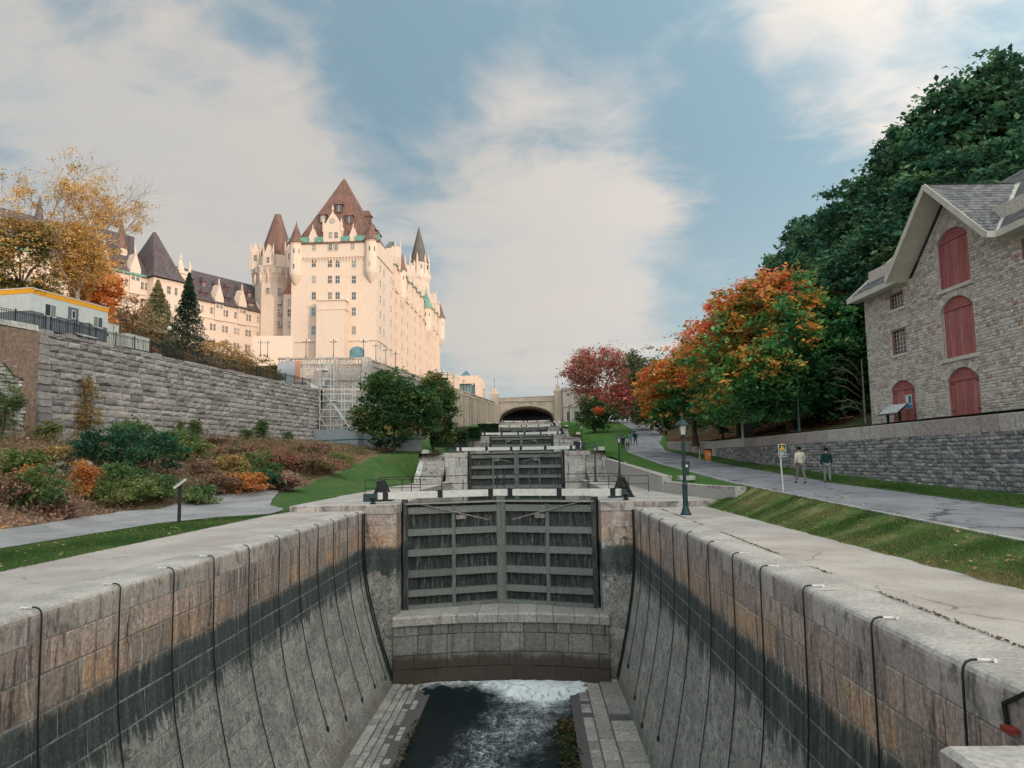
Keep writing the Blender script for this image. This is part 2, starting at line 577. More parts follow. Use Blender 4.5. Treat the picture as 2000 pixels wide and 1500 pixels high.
def red_wood_mat():
    mt, T = new_mat('red_painted_boards')
    st = T.noise(T.scalev(T.pos, (8, 8, .5)), 2.0, 6, .6)
    c = T.mix(T.map(st, .3, .7), (.30, .095, .09), (.48, .21, .19))
    c = T.mix(T.math('MULTIPLY', T.tone, .5), c, (.24, .035, .045))
    T.set(T.bsdf, 'Base Color', c)
    T.bsdf.inputs['Roughness'].default_value = .6
    bump(T, st, .3, .01)
    return mt

def copper_mat(name, cols, rough=.55):
    mt, T = new_mat(name)
    st = T.noise(T.scalev(T.pos, (1.2, 1.2, .12)), 1.1, 7, .65)
    b = T.noise(T.pos, 1.3, 6, .65)
    c = T.mix(T.map(st, .35, .65), cols[0], cols[1])
    c = T.mix(T.map(b, .52, .68, 0, .6), c, cols[2])
    sm = T.node('ShaderNodeTexWave', {'Vector': T.scalev(T.pos, (1, .15, 0)), 'Scale': .55})
    c = T.mix(T.map(sm.outputs[1], .0, .12, .35, 0), c, [x * .35 for x in cols[0]])
    T.set(T.bsdf, 'Base Color', c)
    T.bsdf.inputs['Roughness'].default_value = rough
    return mt

def water_mat():
    mt, T = new_mat('rushing_water')
    P = T.pos
    x, y, z = T.xyz(P)
    # foam lies under the sill and drifts off in a plume towards the near left
    warp = T.node('ShaderNodeTexNoise', {'Vector': P, 'Scale': .9, 'Detail': 5.0}).outputs[1]
    Pw = T.vmath('ADD', P, T.scalev(warp, (1.3, 1.3, 0)))
    Pf = T.scalev(Pw, (2.2, 1.0, 1))
    f1 = T.noise(Pf, 2.6, 9, .72, 1.2)
    ridge = T.math('ABSOLUTE', T.math('SUBTRACT', f1, .5))
    lace = T.map(ridge, .045, .0)
    dy_ = T.math('SUBTRACT', 36.0, y)
    cx = T.math('ADD', .6, T.math('MULTIPLY', dy_, -.30))
    cx = T.math('MAXIMUM', cx, -2.7)
    wid = T.math('ADD', 2.1, T.math('MULTIPLY', dy_, -.045))
    dx = T.math('DIVIDE', T.math('SUBTRACT', x, cx), wid)
    plume = T.map(T.math('ADD', T.math('ABSOLUTE', dx), T.math('MULTIPLY', T.math('SUBTRACT', T.noise(P, .8, 6, .65), .5), 1.6)), 1.15, .1)
    ex = T.math('POWER', 2.718, T.math('MULTIPLY', T.math('POWER', T.math('MULTIPLY', T.math('ADD', x, -.2), .42), 2.0), -1.0))
    edge = T.math('SUBTRACT', 35.85, T.math('MULTIPLY', ex, 2.3))
    fy = T.math('SUBTRACT', T.math('ADD', y, T.math('MULTIPLY', T.math('SUBTRACT', T.noise(P, 1.1, 7, .68), .5), 2.2)), edge)
    fall = T.map(fy, -.5, .7)
    lace2 = T.map(T.noise(Pf, 4.0, 9, .78, 1.0), .50, .60)
    near = T.map(T.noise(T.scalev(Pw, (1.6, .7, 1)), 1.1, 7, .7), .40, .62)
    far_ = T.map(y, 22, 35, .35, 1.5)
    k = T.math('MULTIPLY', plume, T.math('ADD', T.math('MULTIPLY', lace, .8), T.math('MULTIPLY', lace2, .7)))
    k = T.math('MULTIPLY', T.math('MULTIPLY', k, far_), T.math('ADD', .10, near))
    k2 = T.math('MULTIPLY', fall, T.math('ADD', .25, T.map(T.noise(Pf, 2.2, 10, .8, 1.2), .36, .56)))
    foam = T.math('ADD', k, k2, clamp=True)
    c = T.mix(foam, (.006, .013, .015), (.86, .92, .94))
    T.set(T.bsdf, 'Base Color', c)
    T.set(T.bsdf, 'Roughness', T.map(foam, 0, 1, .07, .75))
    T.bsdf.inputs['Specular IOR Level'].default_value = .18
    w = T.math('ADD', T.noise(T.scalev(P, (1.6, 1, 1)), 3.2, 6, .6, 1.2), T.math('MULTIPLY', foam, .35))
    bump(T, w, .8, .10)
    return mt

M = {}
M['lock'] = lock_wall_mat()
M['coping'] = coping_mat()
M['concrete'] = concrete_mat()
M['concrete_rough'] = concrete_mat('rough_concrete', (.41, .36, .325), (.54, .485, .44), .85)
M['leaf'] = foliage_mat()
M['lawn'] = lawn_mat('lawn', (.055, .125, .03))
M['lawn_worn'] = lawn_mat('worn_lawn', (.085, .14, .04), (.30, .24, .12), .45)
M['asphalt'] = asphalt_mat()
M['gate'] = wood_gate_mat()
M['redwood'] = red_wood_mat()
M['water'] = water_mat()
M['bigwall'] = stone_mat('rock_faced_grey_stone', [(.23, .205, .20), (.31, .28, .27), (.39, .355, .34), (.45, .40, .37)], 5, .9, .15, bdist=.05)
M['mortar'] = stone_mat('pale_mortar', [(.40, .37, .35), (.48, .45, .42)], 12, .4)
M['mortar_dark'] = stone_mat('dark_mortar', [(.09, .085, .085), (.13, .125, .12)], 12, .4)
M['rubble'] = stone_mat('rubble_stone', [(.15, .155, .175), (.24, .24, .26), (.33, .32, .325), (.45, .42, .395)], 8, .8, .1, bdist=.03)
M['rubble_w'] = stone_mat('warehouse_stone', [(.38, .335, .305), (.54, .485, .44), (.66, .60, .54), (.46, .27, .20)], 9, .7, bdist=.025)
M['palestone'] = stone_mat('pale_lock_stone', [(.38, .36, .34), (.52, .495, .465), (.62, .585, .55)], 7, .5, .95, (.065, .062, .066))
M['sill'] = stone_mat('wet_sill_stone', [(.15, .145, .135), (.22, .21, .195), (.28, .265, .245)], 8, .6, .5, (.03, .032, .03))
M['cream'] = stone_mat('cream_limestone', [(.57, .45, .375), (.61, .485, .405), (.65, .53, .445)], 2.2, .0, .0, big=.6)
_cm = M['cream']
for _n in M['cream'].node_tree.nodes:
    if _n.type == 'MIX' and abs(_n.inputs[6].default_value[0] - .62) < .01:
        _n.inputs[6].default_value = (.93, .93, .93, 1); _n.inputs[7].default_value = (1.06, 1.06, 1.06, 1)
M['greystone'] = stone_mat('terrace_stone', [(.30, .275, .26), (.40, .365, .34), (.47, .43, .39)], 4, .3, .4, (.09, .08, .08))
M['warmstone'] = stone_mat('buttressed_wall_stone', [(.38, .32, .265), (.47, .40, .33), (.54, .46, .38)], 4, .3, .3, (.12, .10, .09))
M['copper'] = copper_mat('copper_roof', [(.13, .075, .062), (.20, .105, .08), (.085, .06, .06)])
M['browncopper'] = copper_mat('weathered_brown_copper', [(.085, .075, .068), (.13, .11, .095), (.10, .10, .085)])
M['slate'] = copper_mat('dark_slate_roof', [(.068, .056, .062), (.105, .085, .09), (.12, .06, .055)], .6)
M['verdigris'] = plain('green_copper', (.13, .27, .23), .7, 0, .35, 2.5)
def glass_mat():
    mt, T = new_mat('window_glass')
    c = T.mix(T.map(T.rnd, .45, .95, 0, 1), (.035, .055, .07), (.26, .26, .25))
    T.set(T.bsdf, 'Base Color', c); T.bsdf.inputs['Roughness'].default_value = .12; T.bsdf.inputs['Specular IOR Level'].default_value = .6
    return mt
M['glass'] = glass_mat()
M['glass_blue'] = plain('blue_window_glass', (.07, .16, .20), .15, 0, .3, .8, .6)
M['white'] = plain('white_paint', (.66, .645, .60), .5, 0, .10, 5, dirt=.3)
M['iron'] = plain('black_iron', (.018, .022, .024), .45, .3, .3, 9, .4)
M['green_iron'] = plain('dark_green_iron', (.012, .040, .042), .4, .2, .3, 6, .5)
M['steel'] = plain('galvanised_steel', (.62, .63, .62), .5, .15, .15, 8, .4)
M['rope'] = plain('black_rubber_hose', (.014, .015, .016), .5, 0, .2, 20, .4)
M['trim'] = plain('cream_trim', (.56, .53, .46), .6, 0, .08, 2)
M['bark'] = plain('bark', (.085, .065, .05), .95, 0, .4, 8, .1, .8)
M['bark_pale'] = plain('pale_bark', (.25, .21, .18), .95, 0, .3, 8, .1, .8)
M['kerb'] = plain('kerb_concrete', (.42, .40, .37), .9, 0, .2, 3, .2, .4)
M['soil'] = stone_mat('soil_and_litter', [(.10, .065, .04), (.16, .105, .065), (.22, .14, .09)], 6, .8, bdist=.04)
M['hoard'] = plain('grey_hoarding', (.34, .38, .42), .6, 0, .06, 2)
M['teal'] = plain('teal_stripe', (.03, .16, .15), .5)
M['arch_shade'] = plain('painted_arch_shade', (.03, .032, .034), .9)  # near-black colour painting the deep shade inside the bridge arch

# ------------------------------------------------------------------ masonry
def add_stone(mb, c4, nrm, depth, ch, bulge, tone, rng):
    """one block: 4 corners on the face plane, chamfered edge, slightly bulging centre"""
    cen = sum(c4, Vector()) / 4
    outer = [p - nrm * ch * .8 for p in c4]
    inner = []
    for i, p in enumerate(c4):
        a = (c4[(i + 1) % 4] - p); b = (c4[i - 1] - p)
        inner.append(p + a.normalized() * min(ch, a.length * .3) + b.normalized() * min(ch, b.length * .3))
    back = [p - nrm * depth for p in c4]
    vs = back + outer + inner
    fs = []
    for k in (0, 4):
        for i in range(4):
            j = (i + 1) % 4
            fs.append((k + i, k + j, k + 4 + j, k + 4 + i))
    if bulge > 0:
        mid = cen + nrm * bulge * rng.uniform(.3, 1) + (c4[1] - c4[0]) * rng.uniform(-.15, .15) + (c4[3] - c4[0]) * rng.uniform(-.15, .15)
        vs = vs + [mid]
        fs += [(8, 9, 12), (9, 10, 12), (10, 11, 12), (11, 8, 12)]
    else:
        fs.append((8, 9, 10, 11))
    mb.add(vs, fs, tone)

def px_area(pts):
    q = [proj(p) for p in pts]
    if any(a is None for a in q):
        return 0.0
    x0 = max(0, min(a[0] for a in q)); x1 = min(2000, max(a[0] for a in q))
    y0 = max(0, min(a[1] for a in q)); y1 = min(1500, max(a[1] for a in q))
    if x1 <= x0 or y1 <= y0:
        return 0.0
    return (x1 - x0) * (y1 - y0)

def masonry(root, name, surf, nrm, u0, u1, rows, lens, mat, seed=1, gap=.012, proud=(0, .015), depth=.1, ch=.012, bulge=0.0,
            limit=285, openings=(), tonef=None, facing='stone_facing', clip=None, minpx=70, jit=0.0):
    """courses of blocks on a surface: surf(u, v) -> point, nrm(u, v) -> outward normal. Largest blocks in view become parts."""
    rng = random.Random(seed)
    stones = []
    for ri, (v0, v1) in enumerate(rows):
        u = u0 - rng.uniform(0, lens[1] * .6)
        while u < u1:
            L = rng.uniform(*lens)
            a = max(u, u0); b = min(u + L, u1)
            u += L
            if b - a < lens[0] * .25:
                continue
            segs = [(a, b)]
            for (oa, ob, ova, ovb) in openings:
                if v1 <= ova + .01 or v0 >= ovb - .01:
                    continue
                ns = []
                for (p, q) in segs:
                    if q <= oa or p >= ob:
                        ns.append((p, q)); continue
                    if p < oa - .05: ns.append((p, oa))
                    if q > ob + .05: ns.append((ob, q))
                segs = ns
            for (p, q) in segs:
                w0, w1 = v0, v1
                if clip:
                    r_ = clip(p, q, v0, v1)
                    if r_ is None:
                        continue
                    w0, w1 = r_
                g = gap / 2
                jj = lambda: rng.uniform(-jit, jit)
                cs = [(p + g + jj(), w0 + g + jj()), (q - g + jj(), w0 + g + jj()), (q - g + jj(), w1 - g + jj()), (p + g + jj(), w1 - g + jj())]
                n_ = nrm((p + q) / 2, (w0 + w1) / 2)
                pr = rng.uniform(*proud)
                c4 = [surf(*c) + n_ * pr for c in cs]
                tone = tonef((p + q) / 2, (w0 + w1) / 2, rng) if tonef else rng.random()
                stones.append((px_area(c4), c4, n_, tone))
    stones.sort(key=lambda s: -s[0])
    rest = MB()
    count = 0
    for i, (ar, c4, n_, tone) in enumerate(stones):
        if i < limit and ar > minpx:
            mb = MB()
            add_stone(mb, c4, n_, depth, ch, bulge, tone, rng)
            mb.build(name, mat, root)
            count += 1
        else:
            add_stone(rest, c4, n_, depth, ch, bulge, tone, rng)
    if rest.f:
        rest.build(facing, mat, root, 'stuff')
    return count

def back_sheet(root, name, surf, nrm, us, vs, off, mat, holes=(), kind=None):
    mb = MB()
    for i in range(len(us) - 1):
        for j in range(len(vs) - 1):
            uc = (us[i] + us[i + 1]) / 2; vc = (vs[j] + vs[j + 1]) / 2
            if any(a < uc < b and c < vc < d for (a, b, c, d) in holes):
                continue
            q = [(us[i], vs[j]), (us[i + 1], vs[j]), (us[i + 1], vs[j + 1]), (us[i], vs[j + 1])]
            mb.add([surf(*c) - nrm(*c) * off for c in q], ((0, 1, 2, 3),), .5)
    return mb.build(name, mat, root, kind)

def frange(a, b, n):
    return [a + (b - a) * i / n for i in range(n + 1)]

def rows_of(z0, z1, h, rng=None, var=.15):
    out = []
    z = z0
    while z < z1 - .02:
        hh = h * (1 + (rng.uniform(-var, var) if rng else 0))
        z2 = min(z + hh, z1)
        if z1 - z2 < h * .4:
            z2 = z1
        out.append((z, z2))
        z = z2
    return out

def ribbon(mb, left, right, zf, ys, nx=2, tone=.5):
    """ground strip between two edges given as x(Y) functions; zf(x, y) gives the height"""
    grid = []
    for y in ys:
        a = left(y); b = right(y)
        row = []
        for i in range(nx + 1):
            x = a + (b - a) * i / nx
            row.append(Vector((x, y, zf(x, y))))
        grid.append(row)
    base = len(mb.v)
    n = nx + 1
    vs = [p for r in grid for p in r]
    fs = []
    for j in range(len(ys) - 1):
        for i in range(nx):
            fs.append((j * n + i, j * n + i + 1, (j + 1) * n + i + 1, (j + 1) * n + i))
    mb.add(vs, fs, tone)

# ------------------------------------------------------------------ foliage
def leaf_mesh(name, C, S, colr, rng, flat=.5, aspect=.6, kite=True):
    """one mesh of leaf-sized faces: C centres (n,3), S sizes (n), colr (n,3)"""
    n = len(C)
    nz = rng.normal(size=(n, 3))
    nz[:, 2] = np.abs(nz[:, 2]) + flat
    nz /= np.linalg.norm(nz, axis=1)[:, None]
    t = rng.normal(size=(n, 3))
    t -= nz * (t * nz).sum(1)[:, None]
    t /= np.linalg.norm(t, axis=1)[:, None]
    b = np.cross(nz, t)
    s = S[:, None]
    V = np.empty((n, 4, 3))
    V[:, 0] = C - t * s
    V[:, 1] = C + b * s * aspect - t * s * .1
    V[:, 2] = C + t * s
    V[:, 3] = C - b * s * aspect - t * s * .1
    V[:, 1] += nz * s * .18
    V[:, 3] += nz * s * .18
    me = bpy.data.meshes.new(name)
    me.vertices.add(4 * n)
    me.vertices.foreach_set('co', V.astype(np.float32).ravel())
    me.loops.add(4 * n)
    me.loops.foreach_set('vertex_index', np.arange(4 * n, dtype=np.int32))
    me.polygons.add(n)
    me.polygons.foreach_set('loop_start', np.arange(0, 4 * n, 4, dtype=np.int32))
    me.polygons.foreach_set('loop_total', np.full(n, 4, dtype=np.int32))
    me.update(calc_edges=True)
    ca = me.color_attributes.new('leaf_col', 'FLOAT_COLOR', 'POINT')
    cc = np.ones((n, 4, 4), dtype=np.float32)
    cc[:, :, :3] = np.clip(colr, 0, 1)[:, None, :]
    ca.data.foreach_set('color', cc.ravel())
    me.materials.append(M['leaf'])
    return me

def lumps(rng, P, k=6, freq=.5):
    """smooth pseudo noise in about -1..1 for an array of points"""
    out = np.zeros(len(P))
    for i in range(k):
        d = rng.normal(size=3)
        d *= freq * (0.6 + 1.4 * rng.random()) / np.linalg.norm(d) * 2 * np.pi / 2
        out += np.sin(P @ d + rng.random() * 6.28)
    return out / math.sqrt(k)

def palette(rng, P, cols, weights=None, freq=.4, jitter=.25, bias=None):
    """colour per leaf: patches of the given colours"""
    v = lumps(rng, P, 7, freq) * .5 + rng.normal(size=len(P)) * .28
    if bias is not None:
        v = v + bias
    v = (np.argsort(np.argsort(v)) / max(1, len(v) - 1)) if bias is None else np.clip(v * .33 + .5, 0, .999)
    w = np.cumsum(weights if weights else [1] * len(cols)).astype(float)
    w /= w[-1]
    idx = np.searchsorted(w, v, side='left').clip(0, len(cols) - 1)
    c = np.array(cols)[idx]
    return c * (1 + jitter * rng.normal(size=(len(P), 1))).clip(.35, 1.9)

def crown_points(rng, blobs, n, clump=.8, per=26, shell=.35):
    """leaf centres clustered into sprays spread over the shells of some ellipsoid lobes"""
    A = np.array([b[3] * b[4] + b[4] * b[5] + b[3] * b[5] for b in blobs])
    A = A / A.sum()
    nc = max(3, n // per)
    which = rng.choice(len(blobs), nc, p=A)
    B = np.array([[b[0], b[1], b[2], b[3], b[4], b[5]] for b in blobs])[which]
    d = rng.normal(size=(nc, 3))
    d /= np.linalg.norm(d, axis=1)[:, None]
    d[:, 2] = np.where(d[:, 2] < -.85, -d[:, 2] * .5, d[:, 2])
    r = 1 - shell * rng.random(nc) ** 1.5
    r *= 1 + .10 * lumps(rng, d * 3, 5, 1.0)
    Cc = B[:, :3] + d * B[:, 3:6] * r[:, None]
    k = rng.integers(0, nc, n)
    cs = clump * (.5 + rng.random(nc))
    off = rng.normal(size=(n, 3)) * np.array([.55, .55, .26])
    P = Cc[k] + off * cs[k][:, None]
    return P, Cc, k

def lobes(rng, w, h, z0, n=14, depth=None):
    """ellipsoid lobes making one irregular crown, base at z0"""
    depth = depth or w
    out = [(0, 0, z0 + h * .5, w * .42, depth * .42, h * .47)]
    for i in range(n):
        a = rng.random() * 2 * pi
        zf = rng.random()
        rr = math.sqrt(max(.05, 1 - (2 * zf - .85) ** 2 * .8)) * .36
        s = .16 + .10 * rng.random()
        out.append((cos(a) * w * rr, sin(a) * depth * rr, z0 + h * (.10 + .74 * zf), w * s, depth * s, h * s * .8))
    return out

def limb_mesh(rng_, h, r0, spread, z1, nl=6, sub=2, lean=0.0):
    mb = MB()
    rg = rng_
    top = Vector((lean, rg.uniform(-.2, .2), z1))
    pts = [Vector((0, 0, -.3)), Vector((0, 0, 0)), Vector((lean * .3, 0, z1 * .35)), top * 1.0]
    mb.tube(pts, [r0 * 1.7, r0 * 1.25, r0 * .95, r0 * .75], 8)
    tips = []
    for i in range(nl):
        a = 2 * pi * i / nl + rg.uniform(-.4, .4)
        L = rg.uniform(.7, 1.0)
        e = top + Vector((cos(a) * spread * L, sin(a) * spread * L, (h - z1) * rg.uniform(.45, .95)))
        mid = top.lerp(e, .5) + Vector((0, 0, (h - z1) * .06)) + Vector((rg.uniform(-.3, .3), rg.uniform(-.3, .3), 0))
        mb.tube([top - Vector((0, 0, z1 * .12 * (i % 3))), mid, e], [r0 * .5, r0 * .28, r0 * .08], 5)
        tips.append((mid, e))
        for q in range(sub):
            t = rg.uniform(.3, .9)
            s_ = mid.lerp(e, t)
            e2 = s_ + Vector((rg.uniform(-1, 1), rg.uniform(-1, 1), rg.uniform(.2, 1))) * spread * .4
            mb.tube([s_, e2], [r0 * .14, r0 * .04], 4)
            tips.append((s_, e2))
    return mb, tips

def tree(name, label, loc, w, h, z0, cols, weights=None, n=9000, leaf=.2, clump=.9, seed=1, trunk_r=.25, cat='tree', group=None, bias=None,
         shell=.35, flat=.5, depth=None, nl=6, freq=.4, nlobes=14, per=26, bark='bark', jitter=.25, rz=0.0):
    rng = np.random.default_rng(seed)
    rg = random.Random(seed)
    t = thing(name, label, cat, loc, rz, group)
    mb, tips = limb_mesh(rg, z0 + h * .75, trunk_r, w * .33, z0 + h * .22, nl)
    mb.build('trunk', M[bark], t, world=False, smooth=True)
    bl = lobes(rng, w, h, z0, nlobes, depth)
    P, Cc, k = crown_points(rng, bl, n, clump, per, shell)
    ok = P[:, 2] > z0 * .8
    P = P[ok]; k = k[ok]
    b = bias(P) if bias else None
    c = palette(rng, P, cols, weights, freq, jitter, b)
    c = c * (.62 + .76 * rng.random(len(Cc)))[k][:, None]
    S = leaf * np.exp(rng.normal(size=len(P)) * .38) * .95
    me = leaf_mesh('crown', P, S, c, rng, flat)
    link_mesh('crown', me, None, t)
    return t

def shrub(name, label, loc, w, h, cols, n=1500, leaf=.12, seed=1, cat='shrub', group=None, depth=None, clump=.35, stems=5, weights=None, freq=.8, up=0.0):
    rng = np.random.default_rng(seed)
    rg = random.Random(seed)
    t = thing(name, label, cat, loc, 0.0, group)
    mb = MB()
    for i in range(stems):
        a = rg.uniform(0, 6.28)
        e = Vector((cos(a) * w * .3, sin(a) * w * .3, h * rg.uniform(.6, .95)))
        mb.tube([(cos(a) * .05, sin(a) * .05, -.2), e * .5 + Vector((0, 0, h * .1)), e], [.03 + h * .006, .02, .008], 5)
    mb.build('stem', M['bark'], t, world=False)
    bl = lobes(rng, w, h, 0.02, 8, depth)
    P, Cc, k = crown_points(rng, bl, n, clump, 18, .8)
    P = P[P[:, 2] > -.1]
    c = palette(rng, P, cols, weights, freq, .28)
    S = leaf * (.6 + .8 * rng.random(len(P)))
    me = leaf_mesh('foliage', P, S, c, rng, .4 + up, .5)
    link_mesh('foliage', me, None, t)
    return t
# fine horizontal coursing on the castle limestone
def _course(mat, h=.62, amt=.14):
    T = NT(mat.node_tree)
    bs = [n for n in T.n if n.type == 'BSDF_PRINCIPLED'][0]
    src = bs.inputs['Base Color'].links[0].from_socket
    g = T.node('ShaderNodeNewGeometry'); z = T.xyz(g.outputs['Position'])
    f = T.math('FRACT', T.math('DIVIDE', z[2], h))
    ln = T.map(f, .0, .14, amt, 0)
    st = T.map(T.noise(T.scalev(g.outputs['Position'], (.6, .6, .10)), 1.2, 6, .65), .50, .75, 0, .16)
    c = T.mix(ln, src, (.30, .24, .19)); c = T.mix(st, c, (.34, .27, .22))
    T.t.links.new(c, bs.inputs['Base Color'])
_course(M['cream'])
_course(M['warmstone'], .7, .3)
def _wet(mat):
    T = NT(mat.node_tree)
    bs = [n for n in T.n if n.type == 'BSDF_PRINCIPLED'][0]
    src = bs.inputs['Base Color'].links[0].from_socket
    g = T.node('ShaderNodeNewGeometry'); z = T.xyz(g.outputs['Position'])[2]
    zz_ = T.math('ADD', z, T.math('MULTIPLY', T.math('SUBTRACT', T.noise(g.outputs['Position'], 1.4, 8, .7), .5), 1.1))
    c = T.mix(T.map(zz_, -6.6, -7.2, 0, .92), src, (.055, .042, .032))
    T.t.links.new(c, bs.inputs['Base Color'])
_wet(M['sill'])
# ------------------------------------------------------------------ levels and heights
AX = -1.74                       # axis of the flight of locks
XL, XR = -8.33, 4.83             # chamber edges
PL, PR = -6.74, 3.25             # gate opening between the piers
GY = [38.0, 77.0, 115.8, 154.6, 193.4]
LV = [0.3, 3.2, 6.15, 9.1, 12.05]
FLOOR = -8.08

ZR = [(-60, -.6), (0, .2), (15, .45), (37, .95), (60, 1.85), (82, 3.1), (115, 6.0), (150, 9.6), (200, 12.5), (260, 14)]
ZBL = [(-60, -.02), (34, -.02), (40, .28), (50, .8), (62, 1.9), (75, 3.1), (88, 3.7), (115, 6.1), (154, 9.1), (193, 12.0), (260, 14)]
PATH_L = [(-60, 10.2), (82, 10.4), (95, 12.0), (108, 14.4), (120, 16.6), (140, 17.6), (170, 18), (260, 20)]
PATH_R = [(-60, 15.1), (60, 14.9), (82, 14.6), (95, 16.2), (110, 19.3), (130, 22), (170, 23), (260, 25)]
def zr(y): return interp(ZR, y)
def zbl(y): return interp(ZBL, y)
def path_l(y): return interp(PATH_L, y)
def path_r(y): return interp(PATH_R, y)
def xw(y):                                   # foot of the low terrace wall on the right
    return interp([(-60, 19.5), (26, 17.4), (68, 16.6), (85, 15.3), (92, 16.4), (110, 19.6), (130, 22.4), (170, 23.4), (260, 25.5)], y)
HILL = [(16, 3.72), (20, 4.15), (25, 5.8), (32, 10.0), (45, 20.0), (60, 33.0), (74, 46.5), (90, 48), (140, 48)]
def zhill(x, y):
    b = interp(HILL, x)
    if 22 < y < 42 and x < 30:
        b = min(b, 3.9)
    up = max(0.0, zr(y) - 3.2)
    fade = max(0.0, 1 - max(0, x - 16) / 58)
    if y > 190:
        b = b + (14 - b) * min(1, (y - 190) / 110) * (0 if x < 60 else 1) * .4
    return b + up * fade
def xf(y):                                   # foot line of the big retaining wall on the left
    return -33.3 + .142 * (y - 50)
def xs(y):
    return interp([(-60, -19.3), (26, -19.0), (38, -19.6), (46, -16.0), (62, -15.6), (85, -16.5), (100, -14.5), (200, -12.6)], y)
def lev(y):
    return LV[0] if y < 75.5 else LV[1] if y < 114.3 else LV[2] if y < 153.1 else LV[3] if y < 191.9 else LV[4]
def gl(x, y):
    """left ground up to the wall foot"""
    z0 = zbl(y)
    if y > 38:
        z0 = lev(y) + (z0 - lev(y)) * max(0, min(1, (-12.0 - x) / 3.4))
    e = xs(y)
    if x > e:
        return z0
    w = xf(y)
    t = min(1.0, (e - x) / max(.5, (e - w)))
    zt = interp([(0, 4.2), (50, 4.4), (93, 4.8), (120, 6.6), (160, 9.6), (200, 12.4)], y)
    zt = max(zt, z0)
    b = .22 * noise.noise(Vector((x * .35, y * .35, 0))) * min(1, t * 4)
    return z0 + (zt - z0) * (t ** .85) + b
def zup(x, y):
    """ground above and behind the big wall"""
    d = xf(y) - x
    z = interp([(0, 11.65), (7.5, 12.0), (12, 14.2), (24, 21), (38, 26), (120, 33)], d)
    return z + (.35 * noise.noise(Vector((x * .25, y * .25, 3))) if d > 8 else 0)

# ------------------------------------------------------------------ ground sheets
g = MB()
g.quad((-3000, -3000, -14), (3000, -3000, -14), (3000, 3000, -14), (-3000, 3000, -14))
structure('ground', g, M['soil'])
g = MB()
ribbon(g, lambda y: -1500, lambda y: 1500, lambda x, y: 13.5, [262, 400, 700, 1400, 3000], 8)
structure('far_ground', g, M['lawn'])

ys_n = frange(-60, 36.4, 60)
ys_all = frange(-260, -70, 12) + frange(-60, 36, 50) + [36.4] + frange(37, 120, 60) + frange(122, 262, 50)

# right side
g = MB(); ribbon(g, lambda y: XR + 1.02 if y < 36.45 else 7.4, lambda y: 8.45 + .12 * noise.noise(Vector((0, y * .7, 0))), lambda x, y: 0.0, frange(-60, 36.45, 120), 4)
structure('lockside_pavement', g, M['concrete_rough'])
g = MB(); ribbon(g, lambda y: 8.1, lambda y: path_l(y), lambda x, y: -.02 + (zr(y) + .02) * max(0, min(1, (x - 8.3) / max(.3, path_l(y) - .25 - 8.3))), frange(-60, 37, 150), 8)
lawn_r_near = structure('lawn', g, M['lawn_worn'])
g = MB(); ribbon(g, lambda y: interp([(37, 9.0), (46, 8.4), (75, 7.6), (76, 7.42), (260, 7.42)], y), path_l, lambda x, y: (.88 + (zr(y) - .9) * max(0, min(1, (x - 9.35) / .8)) if y < 45.6 else zr(y) - .02) if y < 75 else lev(y) - .05 + (zr(y) + .03 - lev(y)) * max(0, min(1, (x - 7.4) / 2.6)), frange(36.9, 120, 80) + frange(122, 262, 40), 5)
structure('canal_bank_lawn', g, M['lawn'])
g = MB(); ribbon(g, path_l, path_r, lambda x, y: zr(y) + .0 + .03 * sin((x - path_l(y)) / max(1, path_r(y) - path_l(y)) * pi), ys_all, 6)
structure('asphalt_path', g, M['asphalt'])
g = MB(); ribbon(g, path_r, lambda y: xw(y) + .3, lambda x, y: zr(y) + .02 + .10 * max(0, min(1, (x - path_r(y)) / 2)), ys_all, 4)
structure('grass_verge', g, M['lawn'])
g = MB()
HX = [0, .8, 2, 3.5, 5.5, 8, 11, 15, 19, 24, 30, 37, 45, 55, 70, 90, 130]
for ya, yb in zip(ys_all, ys_all[1:]):
    pass
vs = []; fs = []
for y in ys_all:
    x0 = xw(y) + .28
    for h in HX:
        x = x0 + h
        zz_ = zhill(x, y) + (.5 * noise.noise(Vector((x * .12, y * .12, 0))) if h > 8 else 0)
        vs.append((x, y, zz_))
n_ = len(HX)
for j in range(len(ys_all) - 1):
    for i in range(n_ - 1):
        fs.append((j * n_ + i, j * n_ + i + 1, (j + 1) * n_ + i + 1, (j + 1) * n_ + i))
g.add(vs, fs)
mt, T = new_mat('hillside_grass_and_fallen_leaves')
a = T.noise(T.pos, .22, 5, .6); b = T.noise(T.pos, 9, 7, .75); x_, y_, z_ = T.xyz(T.pos)
lit = T.map(T.math('ADD', a, T.math('MULTIPLY', T.math('SUBTRACT', y_, 50), .006)), .48, .60)
lit = T.math('MULTIPLY', lit, T.map(x_, 30, 20))
c = T.mix(T.map(b, .3, .7), (.03, .06, .018), (.075, .13, .04))
c2 = T.mix(T.map(b, .35, .65), (.035, .03, .017), (.11, .06, .03))
c = T.mix(T.math('MULTIPLY', lit, T.map(b, .4, .5, .35, 1)), c, c2)
T.set(T.bsdf, 'Base Color', c); T.bsdf.inputs['Roughness'].default_value = .95
bump(T, b, .8, .04)
M['hill'] = mt
structure('hillside', g, M['hill'])
